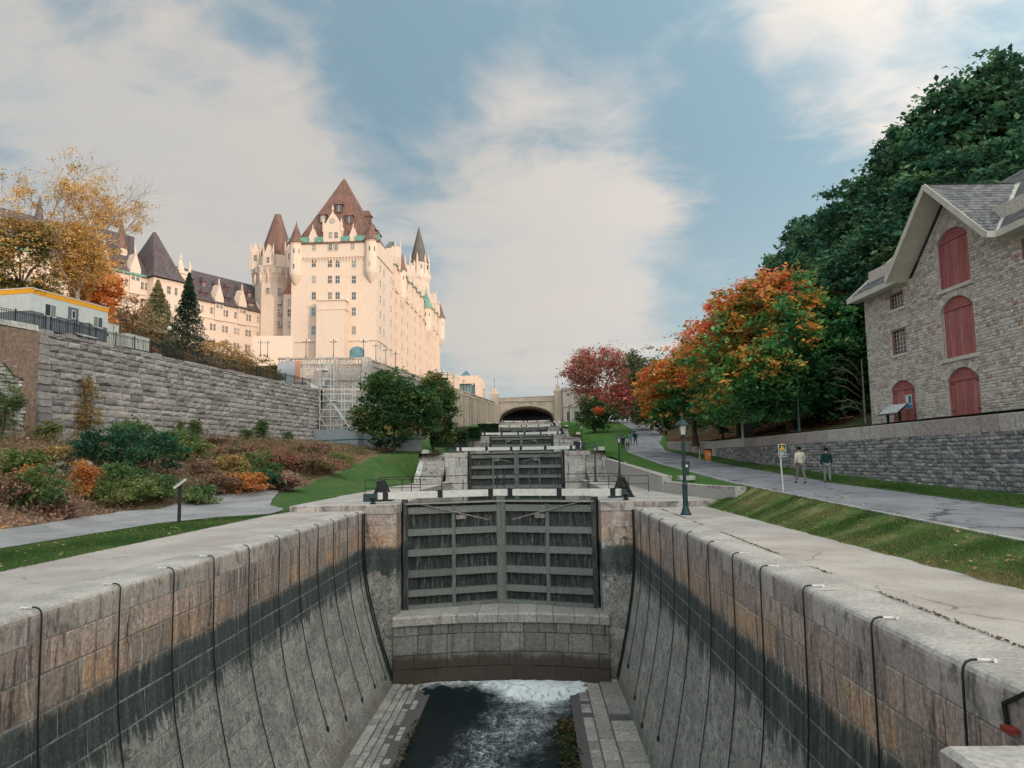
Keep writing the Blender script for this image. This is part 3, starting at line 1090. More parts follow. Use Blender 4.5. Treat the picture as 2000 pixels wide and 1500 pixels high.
# kerb along the canal side of the path, split into its cast lengths
rk = thing('path_kerb', 'pale concrete kerb along the canal side of the asphalt path', 'kerb', (10.4, 12, 0))
y = 6.0
while y < 100:
    L = 2.4 if y < 60 else 6
    mb = MB()
    for (p, q) in ((y + .01, y + L - .01),):
        a0, a1 = path_l(p), path_l(q); z0, z1 = zr(p), zr(q)
        mb.add([(a0 - .16, p, z0 - .3), (a0, p, z0 - .3), (a1, q, z1 - .3), (a1 - .16, q, z1 - .3), (a0 - .15, p, z0 + .05), (a0 - .01, p, z0 + .05), (a1 - .01, q, z1 + .05), (a1 - .15, q, z1 + .05)],
               ((0, 1, 5, 4), (1, 2, 6, 5), (2, 3, 7, 6), (3, 0, 4, 7), (4, 5, 6, 7)), random.random())
    mb.build('kerb_stone', M['kerb'], rk)
    y += L

# left side
g = MB(); ribbon(g, lambda y: -12.35 + .1 * noise.noise(Vector((0, y * .8, 5))), lambda y: XL - 1.02, lambda x, y: 0.0, frange(-60, 36.45, 110), 4)
structure('lockside_pavement', g, M['concrete'])
vs = []; fs = []
yl = frange(-60, 36, 70) + frange(37.2, 75.4, 36) + frange(75.6, 114.2, 30) + frange(114.4, 153, 20) + frange(153.2, 262, 30)
NX = 26
for y in yl:
    a0 = -12.1 if y < 36.45 else (-11.9 if y < 46 else (-11.9 if y < 70 else -11.6))
    w = xf(y)
    for i in range(NX + 1):
        t = i / NX
        x = a0 + (w - .3 - a0) * t
        zz_ = gl(x, y) - .02
        if i == 0:
            zz_ -= .02
        vs.append((x, y, zz_))
for j in range(len(yl) - 1):
    for i in range(NX):
        k = j * (NX + 1) + i
        fs.append((k + 1, k, k + NX + 1, k + NX + 2))
g = MB(); g.add(vs, fs)
mt, T = new_mat('left_bank_ground')
x_, y_, z_ = T.xyz(T.pos)
b = T.noise(T.pos, 18, 7, .75); a = T.noise(T.pos, .8, 5, .6)
edge = T.node('ShaderNodeMapRange', {0: y_, 1: 38.0, 2: 46.0, 3: -19.4, 4: -15.8}).outputs[0]
m1 = T.map(T.math('SUBTRACT', T.math('ADD', x_, T.math('MULTIPLY', T.math('SUBTRACT', a, .5), 2.2)), edge), .35, -.35)
m1 = T.math('MULTIPLY', m1, T.map(y_, 84, 72, .35, 1))
gcol = T.mix(T.map(b, .3, .7), (.038, .085, .025), (.085, .165, .05))
gcol = T.mix(T.map(T.noise(T.pos, .5, 7, .7), .45, .65, 0, .55), gcol, (.14, .17, .06))
lit = T.mix(T.map(b, .35, .65), (.15, .10, .07), (.32, .22, .16))
lit = T.mix(T.map(T.noise(T.pos, .6, 5, .6), .5, .62, 0, .6), lit, (.12, .13, .055))
c = T.mix(m1, gcol, lit)
T.set(T.bsdf, 'Base Color', c); T.bsdf.inputs['Roughness'].default_value = .95; T.bsdf.inputs['Specular IOR Level'].default_value = .08
bump(T, b, .9, .05)
M['leftbank'] = mt
structure('left_bank', g, M['leftbank'])
# grey gravel path bending in to the lock
near = [(-15.0, -40), (-15.9, 10), (-15.9, 22), (-15.6, 30.5), (-14.4, 33.6), (-12.4, 34.8), (-12.3, 35.6), (-12.3, 36.4), (-12.6, 37.2), (-13.6, 38.2), (-14.8, 42)]
far = [(-18.5, -40), (-18.9, 10), (-19.0, 22), (-19.2, 28), (-19.5, 32), (-19.6, 35), (-19.2, 38), (-18.8, 40), (-18.2, 42), (-17.2, 44), (-15.9, 46.2)]
def resample(pl, n):
    out = []
    for i in range(n + 1):
        t = i / n * (len(pl) - 1)
        k = min(int(t), len(pl) - 2); f = t - k
        out.append((pl[k][0] * (1 - f) + pl[k + 1][0] * f, pl[k][1] * (1 - f) + pl[k + 1][1] * f))
    return out
A_ = resample(near, 80); B_ = resample(far, 80)
vs = []; fs = []
for (a, b) in zip(A_, B_):
    for i in range(9):
        x = a[0] + (b[0] - a[0]) * i / 8; y = a[1] + (b[1] - a[1]) * i / 8
        vs.append((x, y, max(gl(x, y), gl(x - .3, y), gl(x + .3, y)) + .03))
for j in range(80):
    for i in range(8):
        k = j * 9 + i
        fs.append((k, k + 1, k + 10, k + 9))
g = MB(); g.add(vs, fs)
M['gravel'] = concrete_mat('grey_stone_dust', (.27, .26, .265), (.38, .365, .365), .45)
structure('gravel_path', g, M['gravel'])
# terrace and hill above the big wall
yu = frange(-40, 93, 50) + [95.9] + frange(98, 262, 40)
DX = [-.05, 1.5, 3, 5, 7.5, 10, 12, 15, 19, 24, 30, 38, 50, 70, 110, 170]
vs = []; fs = []
for y in yu:
    for d in DX:
        x = min(xf(y), xf(y) - max(0, min(1, (y - 97) / 1.5)) * 16) - d
        vs.append((x, y, zup(x + (0 if y < 97 else 9), y)))
for j in range(len(yu) - 1):
    for i in range(len(DX) - 1):
        k = j * len(DX) + i
        fs.append((k + 1, k, k + len(DX), k + len(DX) + 1))
g = MB(); g.add(vs, fs)
structure('upper_bank', g, M['soil'])

# ------------------------------------------------------------------ chamber 1
IN = [(-8.6, 1.62), (-8.3, 1.55), (-7, 1.1), (-5.8, .72), (-5, .5), (-4.2, .3), (-3.3, .12), (-2.4, .03), (-1.8, 0), (.1, 0)]
def inl(z): return interp(IN, z)
def sl_(u, v): return Vector((XL + inl(v), u, v))
def sr_(u, v): return Vector((XR - inl(v) * .70, u, v))
def nl_(u, v):
    s = (inl(v + .15) - inl(v - .15)) / .3
    return Vector((1, 0, -s)).normalized()
def nr_(u, v):
    s = (inl(v + .15) - inl(v - .15)) / .3 * .70
    return Vector((-1, 0, -s)).normalized()
ROWS = [(-1.10, -.53), (-1.74, -1.10), (-2.3, -1.74), (-2.88, -2.3), (-3.46, -2.88), (-4.05, -3.46), (-4.65, -4.05), (-5.25, -4.65), (-5.85, -5.25),
        (-6.45, -5.85), (-7.05, -6.45), (-7.65, -7.05), (-8.3, -7.65)]
tf = lambda u, v, r: min(1, max(0, r.gauss(.5, .28)))
M['mortar_lock'] = stone_mat('lock_mortar', [(.30, .285, .265), (.36, .345, .32)], 6, .4, .9, (.07, .075, .075), big=.2)
wl = thing('lock_wall', 'drained lock wall of stained ashlar beside the gravel path and trailer side', 'wall', (XL, 18, FLOOR))
wr = thing('lock_wall', 'drained lock wall of stained ashlar beside the main lamp post', 'wall', (XR, 18, FLOOR))
vsb = frange(-8.6, -.1, 24)
for (w, sf, nf, sgn, sd, y0) in ((wl, sl_, nl_, 1, 3, 6.0), (wr, sr_, nr_, -1, 4, 6.4)):
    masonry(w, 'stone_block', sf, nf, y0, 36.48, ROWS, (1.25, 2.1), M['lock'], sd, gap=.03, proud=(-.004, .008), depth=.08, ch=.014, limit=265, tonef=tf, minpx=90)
    back_sheet(w, 'mortar_backing', sf, nf, [y0, 15, 25, 36.49], vsb, .012, M['mortar_lock'])
    rng = random.Random(sd)
    y = y0
    while y < 36.4:
        L = min(rng.uniform(1.5, 2.3), 36.48 - y)
        if 36.48 - y - L < .6: L = 36.48 - y
        mb = MB()
        # coping slab with a worn, rounded arris
        prof = [(1.03, -.52), (0, -.52), (-.0, -.13), (.012, -.075), (.045, -.03), (.10, -.006), (.18, .0), (1.03, .0)]
        dz = rng.uniform(-.006, .005)
        wv = rng.uniform(-.008, .008)
        a = [Vector(((XL if sgn > 0 else XR) - sgn * (p - wv), y + .007, q + dz)) for p, q in prof]
        mb.prism(a, (0, L - .014, 0), rng.random())
        mb.build('coping_stone', M['coping'], w)
        y += L
# pier of the downstream gate at the near right corner, and its twin out of frame on the left
for (x0, x1, lab) in ((PR, 6.2, 'near corner pier of pale stone below the right end of the chamber'), (-9.6, PL, 'near corner pier of pale stone across the chamber')):
    t = thing('lock_pier', lab, 'pier', ((x0 + x1) / 2, 3, FLOOR))
    mb = MB()
    mb.box(x0 + .03, x1 - .03, -4, 6.35, FLOOR - .3, -.5)
    mb.build('core', M['lock'], t)
    y = -3.0
    rng = random.Random(8)
    while y < 6.3:
        L = 1.56
        b = MB(); b.bbox(x0 - .0, x1, y + .01, min(6.4, y + L), -.5, .012, .05, rng.random())
        b.build('coping_stone', M['coping'], t)
        y += L

# chamber floor, benches, water
g = MB(); g.box(-8.5, 5, -6, 40, FLOOR - .6, FLOOR - .22)
structure('chamber_floor', g, M['soil'])
def bench(name, label, x0, x1, cols, seed, z=FLOOR):
    t = thing(name, label, 'stone bench', ((x0 + x1) / 2, 28, z))
    rng = random.Random(seed)
    rest = MB()
    b = MB(); b.box(min(x0, x1) - .1, max(x0, x1) + .1, 6, 36.2, z - .5, z - .09)
    b.build('bedding', M['mortar_dark'], t)
    cand = []
    xw_ = x0
    for (wd, Lr, drop) in cols:
        y = 6 + rng.uniform(0, 1)
        while y < 36.0:
            L = min(rng.uniform(*Lr), 36.15 - y)
            if L < .25: break
            zt = z - drop + rng.uniform(-.03, .03)
            a, c = sorted((xw_, xw_ + wd))
            if rng.random() > .03:
                cand.append((a + .02, c - .02, y + .02, y + L - .02, zt))
            y += L
        xw_ += wd
    cand.sort(key=lambda s: -px_area([Vector((s[0], s[2], s[4])), Vector((s[1], s[3], s[4])), Vector((s[0], s[3], s[4])), Vector((s[1], s[2], s[4]))]))
    for i, (a, c, y0_, y1_, zt) in enumerate(cand):
        mb = MB() if i < 285 else rest
        mb.bbox(a, c, y0_, y1_, zt - .3, zt, .03, rng.random())
        if i < 285:
            mb.build('paving_stone', M['sillpale'], t)
    if rest.f:
        rest.build('stone_facing', M['sillpale'], t, 'stuff')
M['sillpale'] = stone_mat('silted_floor_stone', [(.25, .24, .225), (.35, .335, .31), (.42, .395, .365)], 8, .7, .25, (.06, .06, .055))
bench('floor_bench', 'cobbled stone ledge along the foot of the lock wall nearest the trailer side', -6.85, -5.0, [(.42, (.5, 1.1), .0), (.30, (.3, .7), .02), (.30, (.35, .75), .05), (.30, (.3, .8), .07), (.30, (.3, .7), .10), (.25, (.3, .6), .15)], 5)
bench('floor_bench', 'ledge of long stone slabs along the foot of the shaded lock wall', 3.85, 1.55, [(-.95, (.9, 1.6), .0), (-.62, (.6, 1.3), .03), (-.45, (.4, .9), .07), (-.3, (.3, .7), .14)], 6)
g = MB(); g.quad((-5.6, -6, FLOOR - .13), (2.3, -6, FLOOR - .13), (2.3, 36.9, FLOOR - .13), (-5.6, 36.9, FLOOR - .13))
# subdivided and gently heaped under the sill
g = MB()
ys_w = frange(-6, 20, 26) + frange(20.5, 37.2, 90)[0:]
nxw = 60
vs = []; fs = []
for y in ys_w:
    for i in range(nxw + 1):
        x = -7.2 + (4.3 + 7.2) * i / nxw
        k = max(0, 1 - abs(y - 35.6) / 1.6)
        e = max(0, 1 - abs((x + 1.4) / 4.8) ** 2)
        h = .26 * k * (0.3 + e) + (.10 * noise.noise(Vector((x * 1.6, y * 1.2, 0))) + .06 * noise.noise(Vector((x * 4, y * 3, 2)))) * (.25 + 1.5 * k)
        h *= 1 if -5.3 < x < 2.1 else .5
        vs.append((x, y, FLOOR - .17 + h))
for j in range(len(ys_w) - 1):
    for i in range(nxw):
        q = j * (nxw + 1) + i
        fs.append((q, q + 1, q + nxw + 2, q + nxw + 1))
g.add(vs, fs)
structure('water', g, M['water'], smooth=True)
# moss strip at the edge of the slab ledge
rng = np.random.default_rng(4)
n = 3000
C = np.stack([rng.normal(1.25, .16, n) - .3 * rng.random(n), rng.uniform(15, 31.5, n), FLOOR - .16 + rng.random(n) * .08], 1)
me = leaf_mesh('waterweed', C, .05 + .06 * rng.random(n), palette(rng, C, [(.05, .07, .03), (.09, .08, .03), (.03, .05, .025), (.14, .10, .04)]), rng)
tag(link_mesh('waterweed', me, None, None, 'stuff'), 'dark weed growing along the slab ledge in the water', 'waterweed')
rng = np.random.default_rng(14)
n = 1300
C = np.stack([rng.normal(-4.98, .09, n), rng.uniform(20, 31.5, n), FLOOR - .16 + rng.random(n) * .08], 1)
me = leaf_mesh('waterweed', C, .04 + .05 * rng.random(n), palette(rng, C, [(.07, .08, .03), (.14, .11, .05), (.04, .05, .025)]), rng)
tag(link_mesh('waterweed', me, None, None, 'stuff'), 'olive weed fringing the cobbled ledge in the water', 'waterweed')

# curved breast wall under the first gate
def arc_y(x):
    t = (x - AX) / 5.0
    return 36.95 - .85 * min(1, t * t)
def ss_(u, v): return Vector((u, arc_y(u), v))
def ns_(u, v):
    d = (arc_y(u + .1) - arc_y(u - .1)) / .2
    return Vector((d, -1, 0)).normalized()
sill = thing('breast_wall', 'curved stone sill wall under the tall timber lock gates', 'wall', (AX, 37, FLOOR))
masonry(sill, 'stone_block', ss_, ns_, PL - .1, PR + .2, [(-8.75, -7.5), (-7.5, -6.85), (-6.85, -5.95)], (1.0, 1.75), M['sill'], 11, gap=.03, proud=(-.02, .03), depth=.2, ch=.02, minpx=50)
masonry(sill, 'stone_block', ss_, ns_, PL - .1, PR + .2, [(-5.95, -5.45)], (.62, .86), M['sill'], 12, gap=.03, proud=(-.01, .03), depth=.2, ch=.02, minpx=50)
back_sheet(sill, 'mortar_backing', ss_, ns_, frange(PL - .1, PR + .2, 12), [-8.8, -5.4], .06, M['mortar_dark'])
x = PL - .1
rng = random.Random(5)
while x < PR + .15:
    w_ = min(rng.uniform(.75, 1.2), PR + .2 - x)
    mb = MB()
    a, b = x + .01, x + w_ - .01
    z1 = -5.02 + rng.uniform(-.015, .015)
    mb.add([(a, arc_y(a) - .12, -5.45), (b, arc_y(b) - .12, -5.45), (b, 40.6, -5.45), (a, 40.6, -5.45),
            (a, arc_y(a) - .12, -5.10), (b, arc_y(b) - .12, -5.10), (b, arc_y(b) - .02, z1), (a, arc_y(a) - .02, z1), (b, 40.6, z1), (a, 40.6, z1)],
           ((0, 1, 5, 4), (4, 5, 6, 7), (7, 6, 8, 9), (0, 4, 7, 9, 3), (1, 2, 8, 6, 5), (2, 3, 9, 8)), rng.uniform(.3, 1))
    mb.build('sill_slab', M['sillpale'], sill)
    x += w_

# ------------------------------------------------------------------ ropes down the walls
ORD = ['nearest', 'second', 'third', 'fourth', 'fifth', 'sixth', 'seventh', 'eighth', 'ninth', 'tenth', 'eleventh', 'twelfth']
M['hook'] = plain('painted_hook', (.62, .60, .56), .5, 0, .2, 9)
for side, Ys in ((1, [12.5, 14.9, 17.1, 19.25, 21.6, 24.2, 26.3, 28.6, 30.8, 33.1, 35.2]), (-1, [8.74, 11.0, 13.7, 16.2, 18.4, 20.9, 23.7, 26.1, 28.8, 31.4, 34.0])):
    rg = random.Random(20 + side)
    for i, y in enumerate(Ys):
        x0 = XL if side > 0 else XR
        k = inl
        f = 1 if side > 0 else .70
        bot = -7.2 + rg.uniform(-.4, .5)
        pts = []
        wob = rg.uniform(-.05, .05)
        pts.append(Vector((x0 - side * .13, y + .02, .035)))
        pts.append(Vector((x0 - side * .06, y + .01, .035)))
        pts.append(Vector((x0 + side * .0, y, .015)))
        pts.append(Vector((x0 + side * .035, y, -.035)))
        z = -.12
        nseg = 22
        drift = rg.uniform(-.25, .25)
        for s in range(nseg):
            z = -.12 + (bot + .12) * s / (nseg - 1)
            t = s / (nseg - 1)
            pts.append(Vector((x0 + side * (k(z) * f + .05), y + wob * sin(t * 5 + i) + drift * t * t, z)))
        side_words = 'left lock wall' if side > 0 else 'right lock wall'
        r = thing('rope', '%s black hose from the camera, hanging on the %s' % (ORD[i], side_words), 'rope', (x0, y, 0), 0, 'hoses hanging on the lock walls')
        mb = MB(); mb.tube(pts, .0155, 6); mb.build('hose', M['rope'], r, smooth=True)
        mb = MB(); e = pts[-1]
        mb.lathe([(.02, .0), (.05, -.05), (.06, -.16), (.03, -.22)], e + Vector((0, 0, .03)), 8); mb.build('end_weight', M['rope'], r)
        mb = MB()
        mb.tube([pts[0] + Vector((side * -.20, .02, -.012)), pts[0] + Vector((side * -.05, .01, -.005)), pts[0]], .017, 6)
        mb.tube([pts[0] + Vector((side * -.20, -.02, -.01)), pts[0] + Vector((side * -.20, .05, -.01))], .026, 8)
        mb.build('hook', M['hook'], r)
# iron ladder slots in the corners
for (x, s, lab) in ((XL, 1, 'black iron wall ladder in the corner beside the stained left pier'), (XR, -1, 'black iron wall ladder in the dark corner beside the right pier')):
    t = thing('wall_ladder', lab, 'ladder', (x, 36.2, -6))
    f = 1 if s > 0 else .7
    for y in (35.95, 36.35):
        mb = MB(); mb.tube([(x + s * (.06 + inl(z) * f), y, z) for z in frange(-7.9, -.1, 16)], .035, 5); mb.build('rail', M['iron'], t)
    for k in range(24):
        z = -.4 - k * .31
        mb = MB(); mb.tube([(x + s * (.06 + inl(z) * f), 35.95, z), (x + s * (.06 + inl(z) * f), 36.35, z)], .02, 5)
        mb.build('rung', M['iron'], t)
# ------------------------------------------------------------------ gate leaves
RAILS = [(-.12, .34), (-1.22, .32), (-2.24, .32), (-3.28, .33), (-4.24, .30), (-4.94, .22)]
def gate_leaf(side, label, dz_low=-5.06, dark=True):
    """side -1: left leaf hung on the left pier; +1: right leaf. Built at the first gate, copied up the flight."""
    hx = PL if side < 0 else PR
    H = Vector((hx - side * .02, 38.0, 0)); Mt = Vector((AX + side * .03, 39.75, 0))
    t = thing('lock_gate', label, 'lock gate', (hx, 38.0, LV[0]), 0, 'timber lock gates up the flight')
    d = (Mt - H).normalized(); L = (Mt - H).length
    n = Vector((d.y, -d.x, 0)) * (-side) * -1
    if n.y > 0: n = -n
    def P(s, z, o=0.0): return H + d * s + Vector((0, 0, z)) + n * o
    def slab(mb, s0, s1, z0, z1, o0, o1, tone=.3):
        vs = [P(s, z, o) for z in (z0, z1) for o in (o0, o1) for s in (s0, s1)]
        mb.add(vs, ((0, 1, 3, 2), (4, 6, 7, 5), (0, 4, 5, 1), (2, 3, 7, 6), (0, 2, 6, 4), (1, 5, 7, 3)), tone)
    rg = random.Random(7 + side)
    k = 0
    s = .12
    while s < L - .2:
        w = min(.262, L - .15 - s)
        mb = MB(); slab(mb, s + .004, s + w - .004, dz_low + .06, .28, -.06, rg.uniform(-.004, .008), rg.random() * .4)
        mb.build('plank', M['gate'], t)
        s += w
    for (z, h) in RAILS:
        for (a, b) in ((.24, L / 2 - .09), (L / 2 + .09, L - .3)):
            mb = MB(); slab(mb, a, b, z - h / 2, z + h / 2, .0, .30, .72 + .28 * rg.random())  # weathered rails toned paler than planks, partly painting in edges that catch the sky
            mb.build('cross_rail', M['gate'], t)
    for (a, b, o, z1, nm) in ((.0, .26, .32, .45, 'heel_post'), (L / 2 - .09, L / 2 + .09, .27, .1, 'middle_post'), (L - .32, L - .005, .34, .52, 'mitre_post')):
        mb = MB(); slab(mb, a, b, dz_low + .02, z1, -.08, o, .75 if nm != 'heel_post' else .35)
        mb.build(nm, M['gate'], t)
    mb = MB(); mb.tube([P(.25, .36, .36), P(L * .86, -.72, .36)], .035, 6); mb.build('tie_rod', M['rusty'], t)
    mb = MB(); slab(mb, L * .52, L * .62, -.62, -.40, .33, .39, .9); mb.build('rod_clamp', M['rusty'], t)
    # plank walk and white balance beam on top
    mb = MB(); slab(mb, .1, L - .05, .20, .27, .0, .42, .8); mb.build('footboard', M['greywood'], t)
    a = H + d * (-1.25 * 1) + n * .18; b = Mt + n * .18 - d * .02
    mb = MB(); mb.beam(a + Vector((0, 0, .68)), b + Vector((0, 0, .68)), .38, .34)
    mb.build('balance_beam', M['white'], t)
    br = MB()
    for s_ in (-.9, 1.9, 4.6):
        c = H + d * s_ + n * .18
        br = MB(); br.beam(c + Vector((0, 0, .70)) - d * .13, c + Vector((0, 0, .70)) + d * .13, .43, .39)
        br.build('beam_strap', M['iron'], t)
    mb = MB()
    pts = []
    for s_ in (-1.1, .5, 2.1, 3.6, 5.1):
        c = H + d * s_ - n * .10
        mb.tube([c + Vector((0, 0, .8)), c + Vector((0, 0, 1.62))], .022, 5)
    for zz_ in (1.2, 1.60):
        mb.tube([H + d * -1.1 - n * .1 + Vector((0, 0, zz_)), H + d * 5.1 - n * .1 + Vector((0, 0, zz_)), H + d * 5.16 - n * .1 + Vector((0, 0, zz_ - .2))], .02, 5)
    mb.build('handrail', M['iron'], t)
    return t
M['rusty'] = plain('rusty_steel', (.24, .22, .20), .7, .2, .4, 9)
M['greywood'] = plain('weathered_board', (.30, .29, .27), .85, 0, .25, 7, .1, .3)
STEP = ['lowest', 'second', 'third', 'fourth', 'fifth', 'topmost']
g_l = gate_leaf(-1, 'dark wet left leaf of the lowest and tallest pair of lock gates')
g_r = gate_leaf(1, 'dark wet right leaf of the lowest and tallest pair of lock gates')
for i in range(1, 5):
    for (g0, sd, nm) in ((g_l, -1, 'left'), (g_r, 1, 'right')):
        dup(g0, (PL if sd < 0 else PR, GY[i], LV[i]), '%s leaf of the %s pair of lock gates counted up the flight' % (nm, STEP[i]))

def winch(label, loc, rz=0.0):
    t = thing('lock_winch', label, 'winch', loc, rz, 'hand winches beside the gates')
    for y in (-.32, .32):
        mb = MB()
        mb.beam((-.52, y, 0), (-.08, y, 1.02), .07, .10); mb.beam((.52, y, 0), (.08, y, 1.02), .07, .10)
        mb.beam((-.34, y, .42), (.34, y, .42), .06, .08); mb.box(-.12, .12, y - .05, y + .05, .96, 1.08)
        mb.build('side_frame', M['iron'], t, world=False)
    mb = MB()
    for k in range(2):
        mb.box(-.6, .6, (-.4, .26)[k], (-.26, .4)[k], -.02, .08)
    mb.build('base_rail', M['iron'], t, world=False)
    mb = MB()
    R_ = []
    for k in range(14):
        a = 2 * pi * k / 14
        R_.append((cos(a), sin(a)))
    def disc(cx, cz, r, y0, y1, n=16, teeth=.03):
        vs = []; m_ = n * 2
        for yy in (y0, y1):
            for k in range(m_):
                a = 2 * pi * k / m_
                rr = r + (teeth if k % 2 else 0)
                vs.append((cx + cos(a) * rr, yy, cz + sin(a) * rr))
        fs = [tuple(range(m_)), tuple(reversed(range(m_, 2 * m_)))] + [(k, (k + 1) % m_, (k + 1) % m_ + m_, k + m_) for k in range(m_)]
        mb.add(vs, fs)
    disc(0, .62, .30, -.27, -.21); disc(-.16, .95, .10, -.27, -.21, 8); disc(.22, .36, .16, -.27, -.2, 10)
    mb.build('gear_wheel', M['iron'], t, world=False)
    mb = MB(); mb.tube([(0, -.34, .62), (0, .34, .62)], .13, 10); mb.build('drum', M['iron'], t, world=False)
    mb = MB(); mb.tube([(-.16, -.45, .95), (-.16, .45, .95)], .025, 6)
    for sgn in (-1, 1):
        mb.tube([(-.16, sgn * .45, .95), (-.16 + .3 * sgn, sgn * .45, 1.2), (-.16 + .3 * sgn, sgn * .68, 1.2)], .022, 6)
    mb.build('crank_handle', M['iron'], t, world=False)
    mb = MB(); mb.bbox(-.85, .1, -.78, -.46, 0, .42, .03); mb.build('chain_box', M['green_iron'], t, world=False)
    return t
w0 = winch('black hand winch on the left landing of the lowest gates', (-8.15, 40.0, LV[0]))
w0b = dup(w0, (4.75, 40.2, LV[0]), 'black hand winch on the right landing of the lowest gates', RAD(4))
for i in range(1, 5):
    dup(w0, (-8.0, GY[i] + 1.9, LV[i]), 'black hand winch on the left landing of the %s gates up the flight' % STEP[i])
    dup(w0, (4.6, GY[i] + 1.9, LV[i]), 'black hand winch on the right landing of the %s gates up the flight' % STEP[i])
def bollard(label, loc):
    t = thing('bollard', label, 'bollard', loc, 0, 'iron mooring bollards')
    mb = MB(); mb.lathe([(.17, 0), (.15, .05), (.10, .08), (.09, .20)], (0, 0, 0), 12); mb.build('stem', M['iron'], t, world=False, smooth=False)
    mb = MB(); mb.lathe([(.09, 0), (.20, .05), (.22, .10), (.17, .15), (.06, .17)], (0, 0, .2), 12); mb.build('cap', M['iron'], t, world=False)
    return t
b0 = bollard('squat black iron bollard on the right pier in front of the winch', (4.55, 37.0, LV[0]))
dup(b0, (-8.0, 37.0, LV[0]), 'squat black iron bollard on the left pier in front of the winch')
b1 = dup(b0, (-7.2, 42.5, LV[0]), 'black iron bollard by the left landing railing, beyond the winch')

# ------------------------------------------------------------------ first piers and the upper locks
def surf_x(x): return (lambda u, v: Vector((x, u, v)))
def surf_y(y): return (lambda u, v: Vector((u, y, v)))
def const(n): return (lambda u, v: Vector(n))
def pier(name, label, x0, x1, y0, y1, z0, z1, inner, mats, seed, front_only_from=None, h=.58, lim=120, frontx=None):
    t = thing(name, label, 'pier', ((x0 + x1) / 2, y0, z0), 0, 'masonry gate piers')
    rg = random.Random(seed)
    rows = rows_of(z0, z1 - .45, h, rg, .08)
    masonry(t, 'stone_block', surf_y(y0), const((0, -1, 0)), (frontx or (x0, x1))[0], (frontx or (x0, x1))[1], rows, (.8, 1.4), mats, seed, proud=(0, .012), depth=.1, limit=lim, ch=.015)
    masonry(t, 'stone_block', surf_x(inner), const((1 if inner == x1 else -1, 0, 0)), y0, y1, rows, (1.1, 1.7), mats, seed + 1, proud=(0, .012), depth=.1, limit=lim, ch=.015)
    mb = MB(); mb.box(x0 + (.02), x1 - .02, y0 + .02, y1, z0, z1 - .4); mb.build('core', M['lock'] if mats is M['lock'] else M['mortar'], t)
    y = y0 - .06
    k = 0
    while y < y1 - .1:
        L = min(1.7, y1 - y)
        xs_ = [x0]
        while xs_[-1] < x1 - .05:
            nx_ = xs_[-1] + rg.uniform(1.2, 1.9)
            xs_.append(x1 + (.05 if x1 == inner else 0) if x1 - nx_ < .7 else nx_)
        for a, b in zip(xs_, xs_[1:]):
            if k < 60:
                mb = MB(); mb.bbox(a + .006, b - .006, y + .006, y + L - .006, z1 - .45, z1 + rg.uniform(-.004, .004), .03, rg.random())
                mb.build('coping_stone', M['coping'], t)
                k += 1
        y += L
    return t
pier('lock_pier', 'stained pier of orange and pink blocks carrying the left lowest gate leaf', -12.0, PL, 36.5, 46.0, FLOOR, LV[0], PL, M['lock'], 31, frontx=(-8.9, PL))
pier('lock_pier', 'shaded pier of dark pink blocks carrying the right lowest gate leaf', PR, 9.0, 36.5, 46.0, FLOOR, LV[0], PR, M['lock'], 35, frontx=(PR, 5.3))

